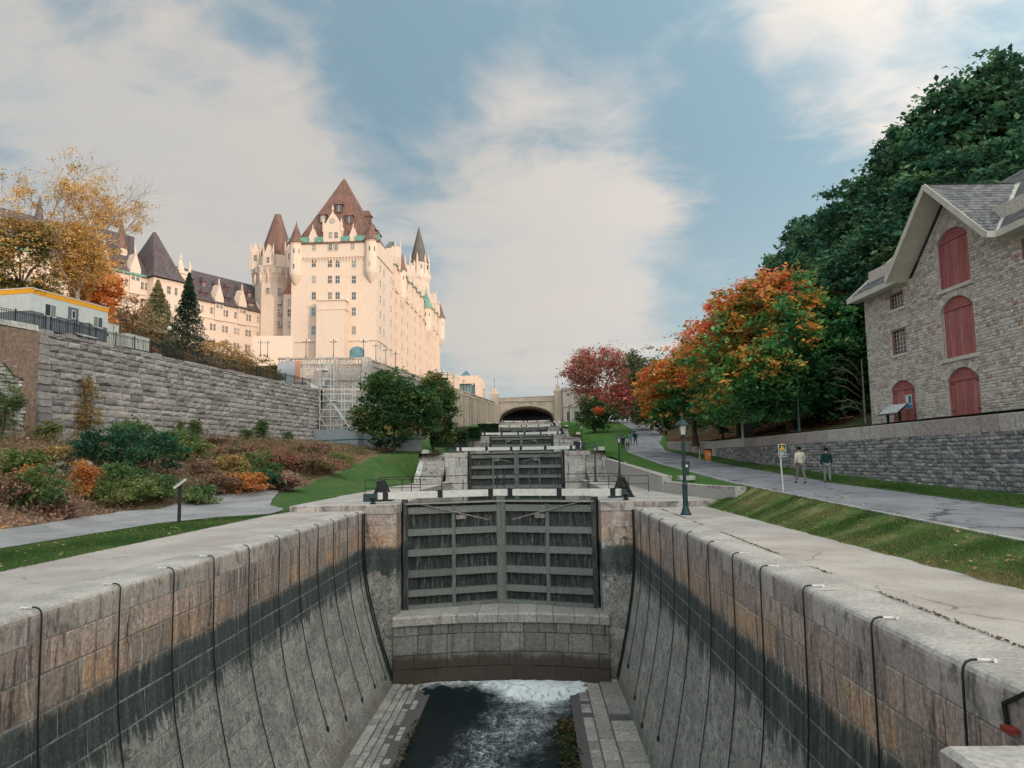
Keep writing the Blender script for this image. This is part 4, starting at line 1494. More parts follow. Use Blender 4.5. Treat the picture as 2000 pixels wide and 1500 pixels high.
def stairs(label, x0, x1, ytop, z0, z1, seed):
    n = 14
    rise = (z1 - z0) / n
    t = thing('stone_stairs', label, 'stairs', ((x0 + x1) / 2, ytop - n * .34, z0), 0, 'stone stairs beside the locks')
    rg = random.Random(seed)
    for i in range(n):
        mb = MB()
        y = ytop - (n - i) * .34
        tn = rg.random(); j_ = rg.uniform(-.01, .01)
        mb.box(x0, x1, y + .05, y + .40, z0 + i * rise - (.2 if i else .1), z0 + (i + 1) * rise - .05, tn * .6); mb.bbox(x0, x1, y + j_, y + .40, z0 + (i + 1) * rise - .055, z0 + (i + 1) * rise, .012, tn)
        mb.build('step', M['palestone'], t)
    return t
for i in range(1, 5):
    y = GY[i] - 1.5; z0 = LV[i - 1]; z1 = LV[i]
    lab = STEP[i]
    lim = 60 if i == 1 else 16
    pier('lock_pier', 'pale left pier streaked black at the %s gates up the flight' % lab, -8.95, PL, y, y + 9, z0 - 3.2, z1, PL, M['palestone'], 40 + i, lim=lim)
    pier('lock_pier', 'pale right pier streaked black at the %s gates up the flight' % lab, PR, 5.3, y, y + 9, z0 - 3.2, z1, PR, M['palestone'], 50 + i, lim=lim)
    stairs('worn stone stairs left of the %s gates up the flight' % lab, -11.1, -8.97, y + 2.0, z0, z1, 60 + i)
    stairs('worn stone stairs right of the %s gates up the flight' % lab, 5.32, 7.0, y + 2.0, z0, z1, 70 + i)
    for (xa, xb, nm, sd) in ((-11.65, -11.12, 'left', -1), (7.02, 7.45, 'right', 1)):
        t = thing('cheek_wall', 'sloping stone cheek wall on the outer %s side of the %s stairs' % (nm, lab), 'wall', ((xa + xb) / 2, y, z0))
        for k in range(5):
            a = y - 3.0 + k * 1.1; b = a + 1.08
            za = z0 + .35 + (z1 - z0) * k / 5; zb = z0 + .35 + (z1 - z0) * (k + 1) / 5
            mb = MB(); mb.prism([(xa, a, z0 - .4), (xa, b, z0 - .4), (xa, b, zb), (xa, a, za)], (xb - xa, 0, 0), random.random())
            mb.build('stone_block', M['palestone'], t)
        mb = MB(); mb.bbox(xa - .1, xb + .1, y + 2.5, y + 3.4, z0 - .3, z1 + .4, .04, .7); mb.build('end_block', M['palestone'], t)
    # chamber walls between the previous piers and these
    ya = GY[i - 1] + 8.05; yb = y
    for (x, sgn, nm) in ((XL, 1, 'left'), (XR, -1, 'right')):
        t = thing('lock_wall', '%s side wall of the chamber below the %s gates' % (nm, lab), 'wall', (x, ya, z0 - 3))
        mb = MB(); mb.box(min(x, x - sgn * 1.2), max(x, x - sgn * 1.2), ya - .05, yb + .1, z0 - 6, z0 - .45); mb.build('core', M['palestone'], t)
        yy = ya
        rg = random.Random(90 + i)
        while yy < yb - .1:
            L = min(rg.uniform(1.6, 2.2), yb - yy)
            mb = MB(); mb.bbox(min(x, x - sgn * 1.1), max(x, x - sgn * 1.1), yy + .008, yy + L - .008, z0 - .45, z0 + rg.uniform(-.004, .004), .04, rg.random())
            mb.build('coping_stone', M['coping'], t)
            yy += L
    g = MB()
    for (xa, xb) in ((-12.3, XL - 1.09), (XR + 1.09, 8.5 if i == 1 else 7.45)):
        g.quad((xa, GY[i - 1] - 1.4 if i > 1 else 46.0, z0 - .006), (xb, GY[i - 1] - 1.4 if i > 1 else 46.0, z0 - .006), (xb, y + .1, z0 - .006), (xa, y + .1, z0 - .006))
    structure('lock_landing', g, M['concrete'])
    g = MB(); g.quad((XL - .1, ya, z0 - 1.4), (XR + .1, ya, z0 - 1.4), (XR + .1, GY[i] + 2, z0 - 1.4), (XL - .1, GY[i] + 2, z0 - 1.4))
    structure('water', g, M['stillwater'] if 'stillwater' in M else M.setdefault('stillwater', plain('still_green_water', (.02, .035, .03), .06, 0, .2, 2, .5)))
g = MB(); g.box(-12.3, 7.4, GY[4] - 1.3, 262, 8, LV[4] - .01)
structure('upper_landing', g, M['concrete'])
g = MB(); g.box(-12.2, PL - .1, 37.0, 45.9, -.4, LV[0] - .46); g.box(PR + .1, 8.9, 37.0, 45.9, -.4, LV[0] - .46)
structure('pier_fill', g, M['soil'])
# cross struts and pipes seen between the upper gates
def pipe_rail(label, x0, x1, y, z, nposts, h=1.0):
    t = thing('pipe_railing', label, 'railing', ((x0 + x1) / 2, y, z), 0, 'thin iron railings on the lock landings')
    mb = MB()
    for k in range(nposts):
        x = x0 + (x1 - x0) * k / (nposts - 1)
        p = MB(); p.tube([(x, y, z), (x, y, z + h)], .024, 5); p.build('post', M['iron'], t)
    for zz_ in (h * .5, h):
        p = MB(); p.tube([(x0, y, z + zz_), (x1, y, z + zz_)], .02, 5); p.build('rail', M['iron'], t)
    return t
pipe_rail('thin iron railing across the left landing behind the first winch', -10.3, -6.9, 45.4, LV[0], 4)
pipe_rail('thin iron railing across the right landing behind the lamp posts', 3.4, 7.0, 45.6, LV[0], 4)
pipe_rail('thin iron railing at the head of the left stairs, second landing', -11.0, -7.0, 86.0, LV[1], 5)
pipe_rail('thin iron railing at the head of the right stairs, second landing', 3.4, 7.2, 86.0, LV[1], 5)
pipe_rail('thin iron railing at the third landing, left of the gates', -11.0, -7.0, 124.5, LV[2], 5)
pipe_rail('thin iron railing at the third landing, right of the gates', 3.4, 7.2, 124.5, LV[2], 5)

# ------------------------------------------------------------------ lamp posts
M['lampglass'] = plain('frosted_lamp_glass', (.55, .52, .47), .25, 0, .1, 5, .5)
def lamp_post(label, loc, h=4.05, rz=0.0):
    t = thing('lamp_post', label, 'lamp post', loc, rz, 'dark green lantern lamp posts')
    mb = MB(); mb.lathe([(.24, 0), (.24, .05), (.19, .09), (.17, .14), (.13, .30)], (0, 0, 0), 12); mb.build('base', M['green_iron'], t, world=False)
    mb = MB(); mb.lathe([(.13, .28), (.11, .34), (.105, 1.15), (.125, 1.19), (.125, 1.23), (.075, 1.33), (.062, h - .92), (.085, h - .88), (.085, h - .84), (.05, h - .80)], (0, 0, 0), 12)
    mb.build('pole', M['green_iron'], t, world=False)
    z0 = h - .80
    mb = MB(); mb.lathe([(.12, z0 + .04), (.20, z0 + .42)], (0, 0, 0), 4, a0=pi / 4); mb.build('lantern_glass', M['lampglass'], t, world=False)
    mb = MB()
    for k in range(4):
        a = pi / 4 + k * pi / 2
        mb.tube([(cos(a) * .125, sin(a) * .125, z0 + .03), (cos(a) * .21, sin(a) * .21, z0 + .43)], .014, 5)
    mb.lathe([(.05, z0 - .02), (.13, z0 + .02), (.13, z0 + .04)], (0, 0, 0), 4, a0=pi / 4)
    mb.build('lantern_frame', M['green_iron'], t, world=False)
    mb = MB(); mb.lathe([(.30, z0 + .42), (.30, z0 + .45), (.13, z0 + .62), (.08, z0 + .66), (.055, z0 + .70), (.075, z0 + .73), (.03, z0 + .78), (.012, z0 + .84)], (0, 0, 0), 8, a0=pi / 8)
    mb.build('lantern_roof', M['green_iron'], t, world=False)
    return t
lp = lamp_post('tall dark green lantern post on the pavement, nearest the camera', (6.25, 31.0, 0))
dup(lp, (7.3, 63.0, LV[0]), 'second lantern post, standing right beside the low ashlar wall', scale=(1, 1, 1.03))
dup(lp, (5.75, 69.0, LV[0]), 'smaller lantern post just left of the second stairs', scale=(.85, .85, .85))
dup(lp, (6.9, 104, LV[1]), 'distant lantern post by the people on the second landing', scale=(1, 1, 1.02))
dup(lp, (5.9, 146, LV[2]), 'distant lantern post on the third landing, right of the gates')
dup(lp, (8.6, 170, zr(170)), 'far lantern post in front of the stone house by the bridge')
q = at(1561, 830, 50); lph = lamp_post('dark lantern post on the shaded grass under the trees', (q.x, 50, zhill(q.x, 50)), 4.1)
q = at(1411, 835, 74); dup(lph, (q.x, 74, zhill(q.x, 74)), 'thin lantern post among the fallen leaves under the orange maple')

# ------------------------------------------------------------------ low walls right of the first landing
def run_wall(root, pts, zb, zt, mat, seed, h=.32, lens=(.4, .9), cap=None, name='stone_block', thick=.5, bulge=.02, lim=285, gap=.014, capw=.1, caplen=1.6, backmat=None, proud=(0, .03), jit=0.0, minpx=70, ch=.012):
    """wall along plan points; zb/zt(x,y) heights; outer face on the left-hand side when walking along pts"""
    per = lim // max(1, len(pts) - 1)
    for i, (a, b) in enumerate(zip(pts, pts[1:])):
        A = Vector((a[0], a[1], 0)); B = Vector((b[0], b[1], 0))
        L = (B - A).length; d = (B - A) / L
        n = Vector((-d.y, d.x, 0))
        z0 = min(zb(*a), zb(*b)) - .3; z1 = max(zt(*a), zt(*b))
        rg = random.Random(seed + i)
        sf = lambda u, v: A + d * u + Vector((0, 0, v))
        top = lambda u: zt(*(A + d * min(max(u, 0), L))[:2]) - (capw if cap else 0)
        def clip(p, q, v0, v1):
            tt = min(top(p), top(q))
            if v0 >= tt - .05: return None
            return v0, min(v1, tt)
        masonry(root, name, sf, const(n), 0, L, rows_of(z0, z1, h, rg, .2), lens, mat, seed + i * 7, gap=gap, proud=proud, depth=.12, ch=ch, bulge=bulge, limit=per, clip=clip, jit=jit, minpx=minpx)
        # body behind the face
        na, nb = top(0), top(L)
        mb = MB()
        o = n * -.02
        inn = n * -thick
        mb.add([A + o + Vector((0, 0, z0)), B + o + Vector((0, 0, z0)), B + o + Vector((0, 0, nb)), A + o + Vector((0, 0, na)),
                A + inn + Vector((0, 0, z0)), B + inn + Vector((0, 0, z0)), B + inn + Vector((0, 0, nb)), A + inn + Vector((0, 0, na))],
               ((0, 1, 2, 3), (7, 6, 5, 4), (3, 2, 6, 7), (0, 3, 7, 4), (1, 5, 6, 2)), .5)
        mb.build('mortar_backing', backmat or M['mortar'], root)
        if cap:
            u = 0.0
            while u < L - .05:
                l = min(caplen * rg.uniform(.8, 1.2), L - u)
                if L - u - l < .4: l = L - u
                p0 = A + d * (u + .006); p1 = A + d * (u + l - .006)
                e = .05
                za = zt(p0.x, p0.y); zb_ = zt(p1.x, p1.y)
                mb = MB()
                vs = [p0 + n * e + Vector((0, 0, za - capw)), p1 + n * e + Vector((0, 0, zb_ - capw)), p1 + inn + Vector((0, 0, zb_ - capw)), p0 + inn + Vector((0, 0, za - capw)),
                      p0 + n * e + Vector((0, 0, za - .02)), p1 + n * e + Vector((0, 0, zb_ - .02)), p1 + n * (e - .02) + Vector((0, 0, zb_)), p0 + n * (e - .02) + Vector((0, 0, za)),
                      p1 + inn + Vector((0, 0, zb_)), p0 + inn + Vector((0, 0, za))]
                mb.add(vs, ((0, 1, 5, 4), (4, 5, 6, 7), (7, 6, 8, 9), (3, 2, 1, 0), (0, 4, 7, 9, 3), (1, 2, 8, 6, 5), (2, 3, 9, 8)), rg.random())
                mb.build('coping_stone', cap, root)
                u += l
lw = thing('ashlar_wall', 'low pale ashlar wall stepping down beside the winch landing', 'wall', (8.3, 60, LV[0]))
run_wall(lw, [(7.65, 74), (8.3, 45)], lambda x, y: LV[0], lambda x, y: LV[0] + .95 + (y - 45) * .039, M['palestone'], 101, h=.30, lens=(.5, 1.0), cap=M['coping'], thick=.55, lim=150)
# continued towards the camera, lower and plainer
lw2 = thing('ashlar_wall', 'low weathered concrete wall running from the step up to the path kerb', 'wall', (9.1, 40, LV[0]))
run_wall(lw2, [(8.32, 44.9), (9.0, 39.2), (9.75, 34.6)], lambda x, y: interp([(34, .35), (39, .15), (45, LV[0])], y), lambda x, y: interp([(34, .98), (39.2, .92), (45, .95)], y), M['palestone'], 102, h=.8, lens=(1.3, 2.2), cap=M['coping'], capw=.14, thick=.5, bulge=.005, lim=60)
g = MB()
g.add([(8.15, 36.5, .0), (9.6, 36.5, .0), (9.6, 46, .3), (8.15, 46, .3), (8.15, 36.5, LV[0] - .012), (9.6, 36.5, LV[0] - .012), (9.4, 46, LV[0] - .012), (8.15, 46, LV[0] - .012)], ((4, 5, 6, 7), (0, 1, 5, 4)))
structure('landing_slab', g, M['concrete'])
# pale step in front of the right pier
t = thing('landing_step', 'pinkish stone step edging the raised landing by the lamp post', 'step', (6.5, 36.3, 0))
for k in range(5):
    mb = MB(); mb.bbox(5.35 + k * .75, 5.35 + k * .75 + .74, 36.3 - .08, 36.62, -.1, LV[0] - .006, .02, random.random()); mb.build('stone_block', M['coping'], t)
# ------------------------------------------------------------------ warehouse terrace wall
tw = thing('terrace_wall', 'long rubble retaining wall with concrete cap below the stone warehouse', 'wall', (17, 40, .8))
TWT = 3.78
wall_pts = [(16.6, 68), (16.95, 50), (17.25, 34), (17.7, 22), (18.6, 10)]
def tw_foot(x, y): return zr(y) + .05
def tw_top(x, y): return TWT - .02
# face looks towards the canal: walk with decreasing y, left-hand side normal must be -x
pts = wall_pts[::-1]
pts = [(x, y) for (x, y) in pts]
for i, (a, b) in enumerate(zip(pts, pts[1:])):
    pass
run_wall(tw, pts, tw_foot, lambda x, y: TWT - .62, M['rubble'], 111, h=.17, lens=(.18, .55), bulge=.04, proud=(0, .06), jit=.022, gap=.02, lim=284, thick=.5, backmat=M['mortar'], ch=.02, minpx=40)
M['capconc'] = stone_mat('pinkish_concrete_cap', [(.36, .305, .29), (.44, .385, .365), (.49, .455, .43)], 7, .3, .35, (.12, .11, .11))
for (a, b) in zip(pts, pts[1:]):
    A = Vector((a[0], a[1], 0)); B = Vector((b[0], b[1], 0)); L = (B - A).length; d = (B - A) / L; n = Vector((-d.y, d.x, 0))
    u = 0
    while u < L - .05:
        l = min(3.05, L - u)
        if L - u - l < 1: l = L - u
        p0 = A + d * (u + .006); p1 = A + d * (u + l - .006)
        mb = MB()
        mb.prism([p0 + n * .06 + Vector((0, 0, TWT - .66)), p0 + n * .06 + Vector((0, 0, TWT - .03)), p0 + n * .03 + Vector((0, 0, TWT)), p0 - n * .5 + Vector((0, 0, TWT)), p0 - n * .5 + Vector((0, 0, TWT - .66))], p1 - p0, random.random())
        mb.build('cap_slab', M['capconc'], tw)
        u += l
# smooth concrete end wall
ew = thing('concrete_wall', 'short pale concrete wall tapering off beside the path bend', 'wall', (16, 76, 3))
run_wall(ew, [(16.6, 68.05), (16.1, 76), (15.3, 85)], lambda x, y: zr(y), lambda x, y: interp([(68, 3.78), (76, 3.98), (85, 4.12)], y), M['coping'], 121, h=2.0, lens=(2.6, 3.4), bulge=0, cap=M['kerb'], capw=.12, caplen=3, lim=20, thick=.4)

# ------------------------------------------------------------------ stone warehouse
WD = Vector((-.04, 1, 0)).normalized()         # along the facade, away from the camera
WN = Vector((-1, -.04, 0)).normalized()
WO = Vector((18.5, 40.8, 3.8))
wh = thing('stone_warehouse', 'tall rubble stone warehouse with red shutters and a slate gable roof', 'building', WO)
WL = 16.4; WH = 7.1; BR_ = 3.75
GC = 8.2; GHW = 3.35; GT = 10.35                # gable centre, half width, apex height above floor
def wsf(u, v): return WO - WD * u + Vector((0, 0, v))
wn = const(WN)
# openings: u0, u1, z0, z1 measured on the photograph and turned into metres on the facade plane
def fu(px, py):
    p = onplane(px, py, WO, WN)
    return (WO - p).dot(WD), p.z - WO.z
def opening(pxl, pxr, pyt, pyb, pxt=None, pyb2=None):
    c = fu((pxl + pxr) / 2, pyb); tpt = fu((pxl + pxr) / 2, pyt)
    ul = fu(pxl, (pyt + pyb) / 2)[0]; ur = fu(pxr, (pyt + pyb) / 2)[0]
    return [min(ul, ur), max(ul, ur), c[1], tpt[1]]
door_s = opening(1742, 1788, 742, 829); door_s[2] = 0.0
door_b = opening(1852, 1914, 716, 817); door_b[2] = 0.0
hatch2 = opening(1839, 1903, 576, 697)
hatch3 = opening(1831, 1892, 443, 560)
win2 = opening(1742, 1770, 642, 692)
win3 = opening(1737, 1765, 571, 603)
win_e = opening(1996, 2040, 455, 500)
OPEN = {'door_s': door_s, 'door_b': door_b, 'hatch2': hatch2, 'hatch3': hatch3, 'win2': win2, 'win3': win3}
# mirrored openings on the half of the facade outside the frame
for k in ('door_s', 'win2', 'win3'):
    o_ = OPEN[k]; OPEN[k + 'm'] = [2 * GC - o_[1], 2 * GC - o_[0], o_[2], o_[3]]
def gable_top(u):
    if u < GC - GHW or u > GC + GHW: return WH
    return WH + (GT - WH - .25) * (1 - abs(u - GC) / GHW)
def wclip(p, q, v0, v1):
    tt = min(gable_top(p), gable_top(q))
    if v0 > tt - .05: return None
    return v0, min(v1, tt)
ops = []
for k, o_ in OPEN.items():
    m_ = 0.16 if not k.startswith('win') else .0
    arch = k[:4] in ('door', 'hatc')
    ops.append((o_[0] - .04, o_[1] + .04, o_[2], o_[3] + (.05 if not arch else .0)))
rg = random.Random(3)
def wtone(u, v, r):
    t = r.random() * .72
    if r.random() < .012: t = 1.0
    if abs(v - 4.35) < .12 and r.random() < .22: t = 1.0
    return t
masonry(wh, 'wall_stone', wsf, wn, 0, WL, rows_of(-.3, GT, .128, rg, .28), (.13, .44), M['rubble_w'], 131, gap=.022, proud=(.0, .028), depth=.06, ch=.012, bulge=.012, limit=280,
        openings=[(a, b, c, d) for (a, b, c, d) in ops], tonef=wtone, clip=wclip, minpx=30, jit=.01)
us = sorted(set([0, WL, GC, GC - GHW, GC + GHW] + [x for o_ in OPEN.values() for x in o_[:2]]))
vs_ = sorted(set([-.4, WH] + [x for o_ in OPEN.values() for x in o_[2:] if x < WH]))
M['mortar_w'] = stone_mat('warehouse_mortar', [(.50, .465, .44), (.58, .54, .51)], 12, .4)
back_sheet(wh, 'wall', wsf, wn, us, vs_, .012, M['mortar_w'], holes=[tuple(o_) for o_ in OPEN.values()])
# gable backing above the eaves, with the loft hatch left open
h3 = hatch3
mb = MB()
def W3(u, v, o=.012): return wsf(u, v) - WN * o
pl = [(GC - GHW, WH), (h3[0], WH), (h3[0], gable_top(h3[0]))]
mb.add([W3(*p) for p in pl], ((0, 1, 2),))
pl = [(h3[1], WH), (GC + GHW, WH), (h3[1], gable_top(h3[1]))]
mb.add([W3(*p) for p in pl], ((0, 1, 2),))
tp = h3[3]
mb.add([W3(h3[0], tp), W3(h3[1], tp), W3(h3[1], gable_top(h3[1])), W3(GC, gable_top(GC)), W3(h3[0], gable_top(h3[0]))], ((0, 1, 2, 3, 4),))
mb.build('gable_wall', M['mortar_w'], wh)
# other walls
mb = MB()
IN_ = -WN
def Wp(u, dep, z): return WO - WD * u - WN * dep + Vector((0, 0, z))
DEP = 9.5
mb.add([Wp(0, 0.0, -.4), Wp(0, DEP, -.4), Wp(0, DEP, WH), Wp(0, DEP / 2, WH + 4.6), Wp(0, .0, WH)], ((0, 1, 2, 3, 4),))
mb.add([Wp(WL, 0.0, -.4), Wp(WL, DEP, -.4), Wp(WL, DEP, WH), Wp(WL, DEP / 2, WH + 4.6), Wp(WL, .0, WH)], ((0, 1, 2, 3, 4),))
mb.add([Wp(0, DEP, -.4), Wp(WL, DEP, -.4), Wp(WL, DEP, WH), Wp(0, DEP, WH)], ((0, 1, 2, 3),))
mb.add([Wp(0, .35, -.4), Wp(WL, .35, -.4), Wp(WL, .35, WH + 1.5), Wp(0, .35, WH + 1.5)], ((0, 1, 2, 3),))
mb.build('end_wall', M['rubble_w'], wh)

def arch_pts(u0, u1, zs, rise, n=10):
    w = (u1 - u0) / 2; c = (u0 + u1) / 2
    R_ = (w * w + rise * rise) / (2 * rise)
    a0 = math.asin(min(1, w / R_)); a0 = a0 if rise <= w else pi - a0
    return [(c + R_ * sin(-a0 + 2 * a0 * i / n), zs + rise - R_ + R_ * cos(-a0 + 2 * a0 * i / n)) for i in range(n + 1)]
def voussoirs(u0, u1, zs, rise, t=.34, n=9, o=.02):
    A = arch_pts(u0, u1, zs, rise, n); c = Vector(((u0 + u1) / 2, zs - .25))
    for i in range(n):
        (a, b), (c_, d_) = A[i], A[i + 1]
        def out(p):
            v = (Vector(p) - c).normalized(); return (p[0] + v.x * t, p[1] + v.y * t)
        q = [A[i], A[i + 1], out(A[i + 1]), out(A[i])]
        cen = Vector((sum(p[0] for p in q) / 4, sum(p[1] for p in q) / 4))
        q = [(cen.x + (p[0] - cen.x) * .93, cen.y + (p[1] - cen.y) * .96) for p in q]
        mb = MB(); mb.prism([wsf(*p) + WN * (o + .012 * (i % 2)) for p in q], -WN * .2, rg.random() * .7)
        mb.build('arch_stone', M['rubble_w'], wh)
def spandrel(u0, u1, zs, rise, ztop):
    A = arch_pts(u0, u1, zs, rise, 10)
    mb = MB()
    for (a, b) in zip(A, A[1:]):
        mb.add([W3(*a), W3(*b), W3(b[0], ztop + .02), W3(a[0], ztop + .02)], ((0, 1, 2, 3),))
        mb.add([W3(*a), W3(*b), W3(b[0], b[1], .2), W3(a[0], a[1], .2)], ((0, 1, 2, 3),))
    for u in (u0, u1):
        mb.add([W3(u, -.4 if zs > 0 else 0), W3(u, zs), W3(u, zs, .2), W3(u, -.4, .2)], ((0, 1, 2, 3),))
    return mb
def shutter(key, nm, rise, boards=8, dbl=True):
    u0, u1, z0, z1 = OPEN[key]
    zs = z1 - rise
    spandrel(u0, u1, zs, rise, z1).build('reveal', M['mortar_w'], wh)
    voussoirs(u0, u1, zs, rise, n=9 if u1 - u0 > 1.2 else 7)
    A = arch_pts(u0, u1, zs, rise, 10)
    # timber frame
    fr = MB()
    o0, o1 = .06, .19
    for (a, b) in ((u0, u0 + .09), (u1 - .09, u1)):
        fr.prism([W3(a, z0, o0), W3(b, z0, o0), W3(b, zs, o0), W3(a, zs, o0)], -WN * .12, .6)
    d = MB()
    d.mi = 0
    f = fr.build('shutter' if nm == 'hatch' else 'door', M['redwood'], wh)
    w = (u1 - u0 - .18) / boards
    for k in range(boards):
        a = u0 + .09 + k * w; b = a + w
        dd = .10 + (.006 if k % 2 else 0)
        mb = MB(); mb.prism([W3(a + .006, z0 + .02, dd), W3(b - .006, z0 + .02, dd), W3(b - .006, zs - .02, dd), W3(a + .006, zs - .02, dd)], -WN * .05, rg.random())
        mb.build('plank', M['redwood'], f)
    mb = MB(); q = [(p[0] * .98 + (u0 + u1) / 2 * .02, p[1] - .01) for p in A] + [(u1 - .02, zs), (u0 + .02, zs)]
    mb.prism([W3(p[0], p[1], .09) for p in A], -WN * .05, .9); mb.build('arch_panel', M['redwood'], f)
    mb = MB(); mb.prism([W3(u0, zs - .05, .05), W3(u1, zs - .05, .05), W3(u1, zs + .05, .05), W3(u0, zs + .05, .05)], -WN * .06, .7); mb.build('transom', M['redwood'], f)
    if nm == 'hatch':
        mb = MB(); mb.prism([wsf(u0 - .15, z0 - .16) + WN * .09, wsf(u1 + .15, z0 - .16) + WN * .09, wsf(u1 + .15, z0) + WN * .09, wsf(u0 - .15, z0) + WN * .09], -WN * .25, .7)
        mb.build('sill', M['trim'], wh)
    else:
        mb = MB()
        for zz_ in (.4, 1.6):
            for uu in (u0 + .12, u1 - .32):
                mb.prism([W3(uu, zz_, .07), W3(uu + .2, zz_, .07), W3(uu + .2, zz_ + .04, .07), W3(uu, zz_ + .04, .07)], -WN * .02, .7)
        mb.build('hinges', M['iron'], f)
    return f
for k in ('door_s', 'door_sm'):
    shutter(k, 'door', .42, 6)
shutter('door_b', 'door', .5, 8)
shutter('hatch2', 'hatch', .5, 8)
shutter('hatch3', 'hatch', .45, 8)
# poster on the small door
u0, u1, z0, z1 = door_s
pa = fu(1765, 772); pb = fu(1779, 797)
ua, ub = sorted((pa[0], pb[0]))
mb = MB(); mb.prism([W3(ua, pb[1], .075), W3(ub, pb[1], .075), W3(ub, pa[1], .075), W3(ua, pa[1], .075)], -WN * .015)
po = mb.build('poster', plain('poster_paper', (.55, .62, .66), .5), wh)
mb = MB(); hh = pa[1] - pb[1]
mb.prism([W3(ua + .02, pb[1] + .02, .072), W3(ub - .02, pb[1] + .02, .072), W3(ub - .02, pb[1] + hh * .28, .072), W3(ua + .02, pb[1] + hh * .28, .072)], -WN * .003)
mb.build('poster_band', plain('poster_blue', (.05, .22, .42), .5), po)
mb = MB(); mb.prism([W3(ub - .05, pb[1] + hh * .36, .072), W3(ub - (ub - ua) * .5, pb[1] + hh * .36, .072), W3(ub - (ub - ua) * .5, pa[1] - .06, .072), W3(ub - .05, pa[1] - .06, .072)], -WN * .003)
mb.build('poster_picture', plain('poster_dark_print', (.08, .13, .18), .5), po)
# barred windows
for k in ('win2', 'win3', 'win2m', 'win3m'):
    u0, u1, z0, z1 = OPEN[k]
    mb = MB()
    for (a, b, c, d) in ((u0, u0 + .07, z0, z1), (u1 - .07, u1, z0, z1), (u0, u1, z0, z0 + .07), (u0, u1, z1 - .07, z1)):
        mb.prism([W3(a, c, .02), W3(b, c, .02), W3(b, d, .02), W3(a, d, .02)], -WN * (.10 if a == u0 and b != u1 else .099), .4)
    f = mb.build('window', M['brownframe'] if 'brownframe' in M else M.setdefault('brownframe', plain('pinkish_window_frame', (.26, .15, .125), .7)), wh)
    mb = MB(); mb.prism([W3(u0, z0, .17), W3(u1, z0, .17), W3(u1, z1, .17), W3(u0, z1, .17)], -WN * .02); mb.build('pane', M['glass'], f)
    mb = MB()
    for j in range(1, 5):
        a = u0 + (u1 - u0) * j / 5
        mb.beam(W3(a, z0 + .05, .12), W3(a, z1 - .05, .12), .022, .022)
    nr = 6 if z1 - z0 > 1 else 4
    for j in range(1, nr):
        z = z0 + (z1 - z0) * j / nr
        mb.beam(W3(u0 + .05, z, .12), W3(u1 - .05, z, .12), .022, .022)
    mb.build('grille', M['trim'], f)
    mb = MB(); mb.prism([wsf(u0 - .08, z0 - .12) + WN * .06, wsf(u1 + .08, z0 - .12) + WN * .06, wsf(u1 + .08, z0) + WN * .06, wsf(u0 - .08, z0) + WN * .06], -WN * .2, .7); mb.build('sill', M['trim'], wh)
    for j in range(6):
        a = u0 - .08 + j * (u1 - u0 + .16) / 6; b = a + (u1 - u0 + .16) / 6 - .012
        mb = MB(); mb.prism([wsf(a, z1 + .01) + WN * .03, wsf(b, z1 + .01) + WN * .03, wsf(b + (j - 2.5) * .03, z1 + .3) + WN * .03, wsf(a + (j - 2.5) * .03, z1 + .3) + WN * .03], -WN * .15, rg.random() * .7); mb.build('lintel_stone', M['rubble_w'], wh)
# roof: main slopes, cross gable, fascias
OH = .62; EZ = WH + .02; RZ = WH + 4.75; RD = DEP / 2
def slates(pa, pb, pc, pd, name, mat, rows, per, seed, clipf=None):
    """courses of slates over the quad pa->pb (eave) to pd->pc (ridge)"""
    rr = random.Random(seed)
    n_ = (pb - pa).cross(pd - pa).normalized()
    if n_.z < 0: n_ = -n_
    mb = MB()
    for r in range(rows):
        t0 = r / rows; t1 = (r + 1.25) / rows
        if t1 > 1.02: t1 = 1.02
        a0 = pa.lerp(pd, t0); b0 = pb.lerp(pc, t0); a1 = pa.lerp(pd, t1); b1 = pb.lerp(pc, t1)
        for k in range(per):
            s0 = (k + (.5 if r % 2 else 0)) / per; s1 = s0 + .97 / per
            s0 = min(1, s0); s1 = min(1, s1)
            if s1 - s0 < .2 / per: continue
            l = .022 + rr.uniform(-.004, .006)
            v = [a0.lerp(b0, s0) + n_ * l, a0.lerp(b0, s1) + n_ * l, a1.lerp(b1, s1) + n_ * .004, a1.lerp(b1, s0) + n_ * .004, a0.lerp(b0, s0), a0.lerp(b0, s1)]
            if clipf and clipf((v[0] + v[2]) / 2): continue
            mb.add(v, ((0, 1, 2, 3), (4, 5, 1, 0)), rr.random())
    return mb.build(name, mat, wh, 'stuff')
M['slates'] = stone_mat('grey_slates', [(.10, .10, .105), (.17, .165, .165), (.25, .24, .235)], 9, .25, .15, rough=.6)
GRU0, GRU1 = GC - GHW - OH * .75, GC + GHW + OH * .75
GOUT = 1.05
gz0 = EZ; gz1 = WH + (GT - WH) + .15
def in_gable(p):
    u = (WO - p).dot(WD); dep = -(p - WO).dot(WN)
    if not (GRU0 < u < GRU1): return False
    top = gz0 + (gz1 - gz0) * (1 - abs(u - GC) / (GC - GRU0))
    return (p.z - WO.z) < top - .0
e0 = Wp(-OH, -OH, EZ - .0); e1 = Wp(WL + OH, -OH, EZ); r0 = Wp(-OH, RD, RZ); r1 = Wp(WL + OH, RD, RZ)
slates(e0, e1, r1, r0, 'roof_slates', M['slates'], 34, 46, 1, in_gable)
mb = MB(); mb.quad(e0 - Vector((0, 0, .01)), e1 - Vector((0, 0, .01)), r1 - Vector((0, 0, .01)), r0 - Vector((0, 0, .01)))
b0_ = Wp(-OH, DEP + OH, EZ); b1_ = Wp(WL + OH, DEP + OH, EZ)
mb = MB()
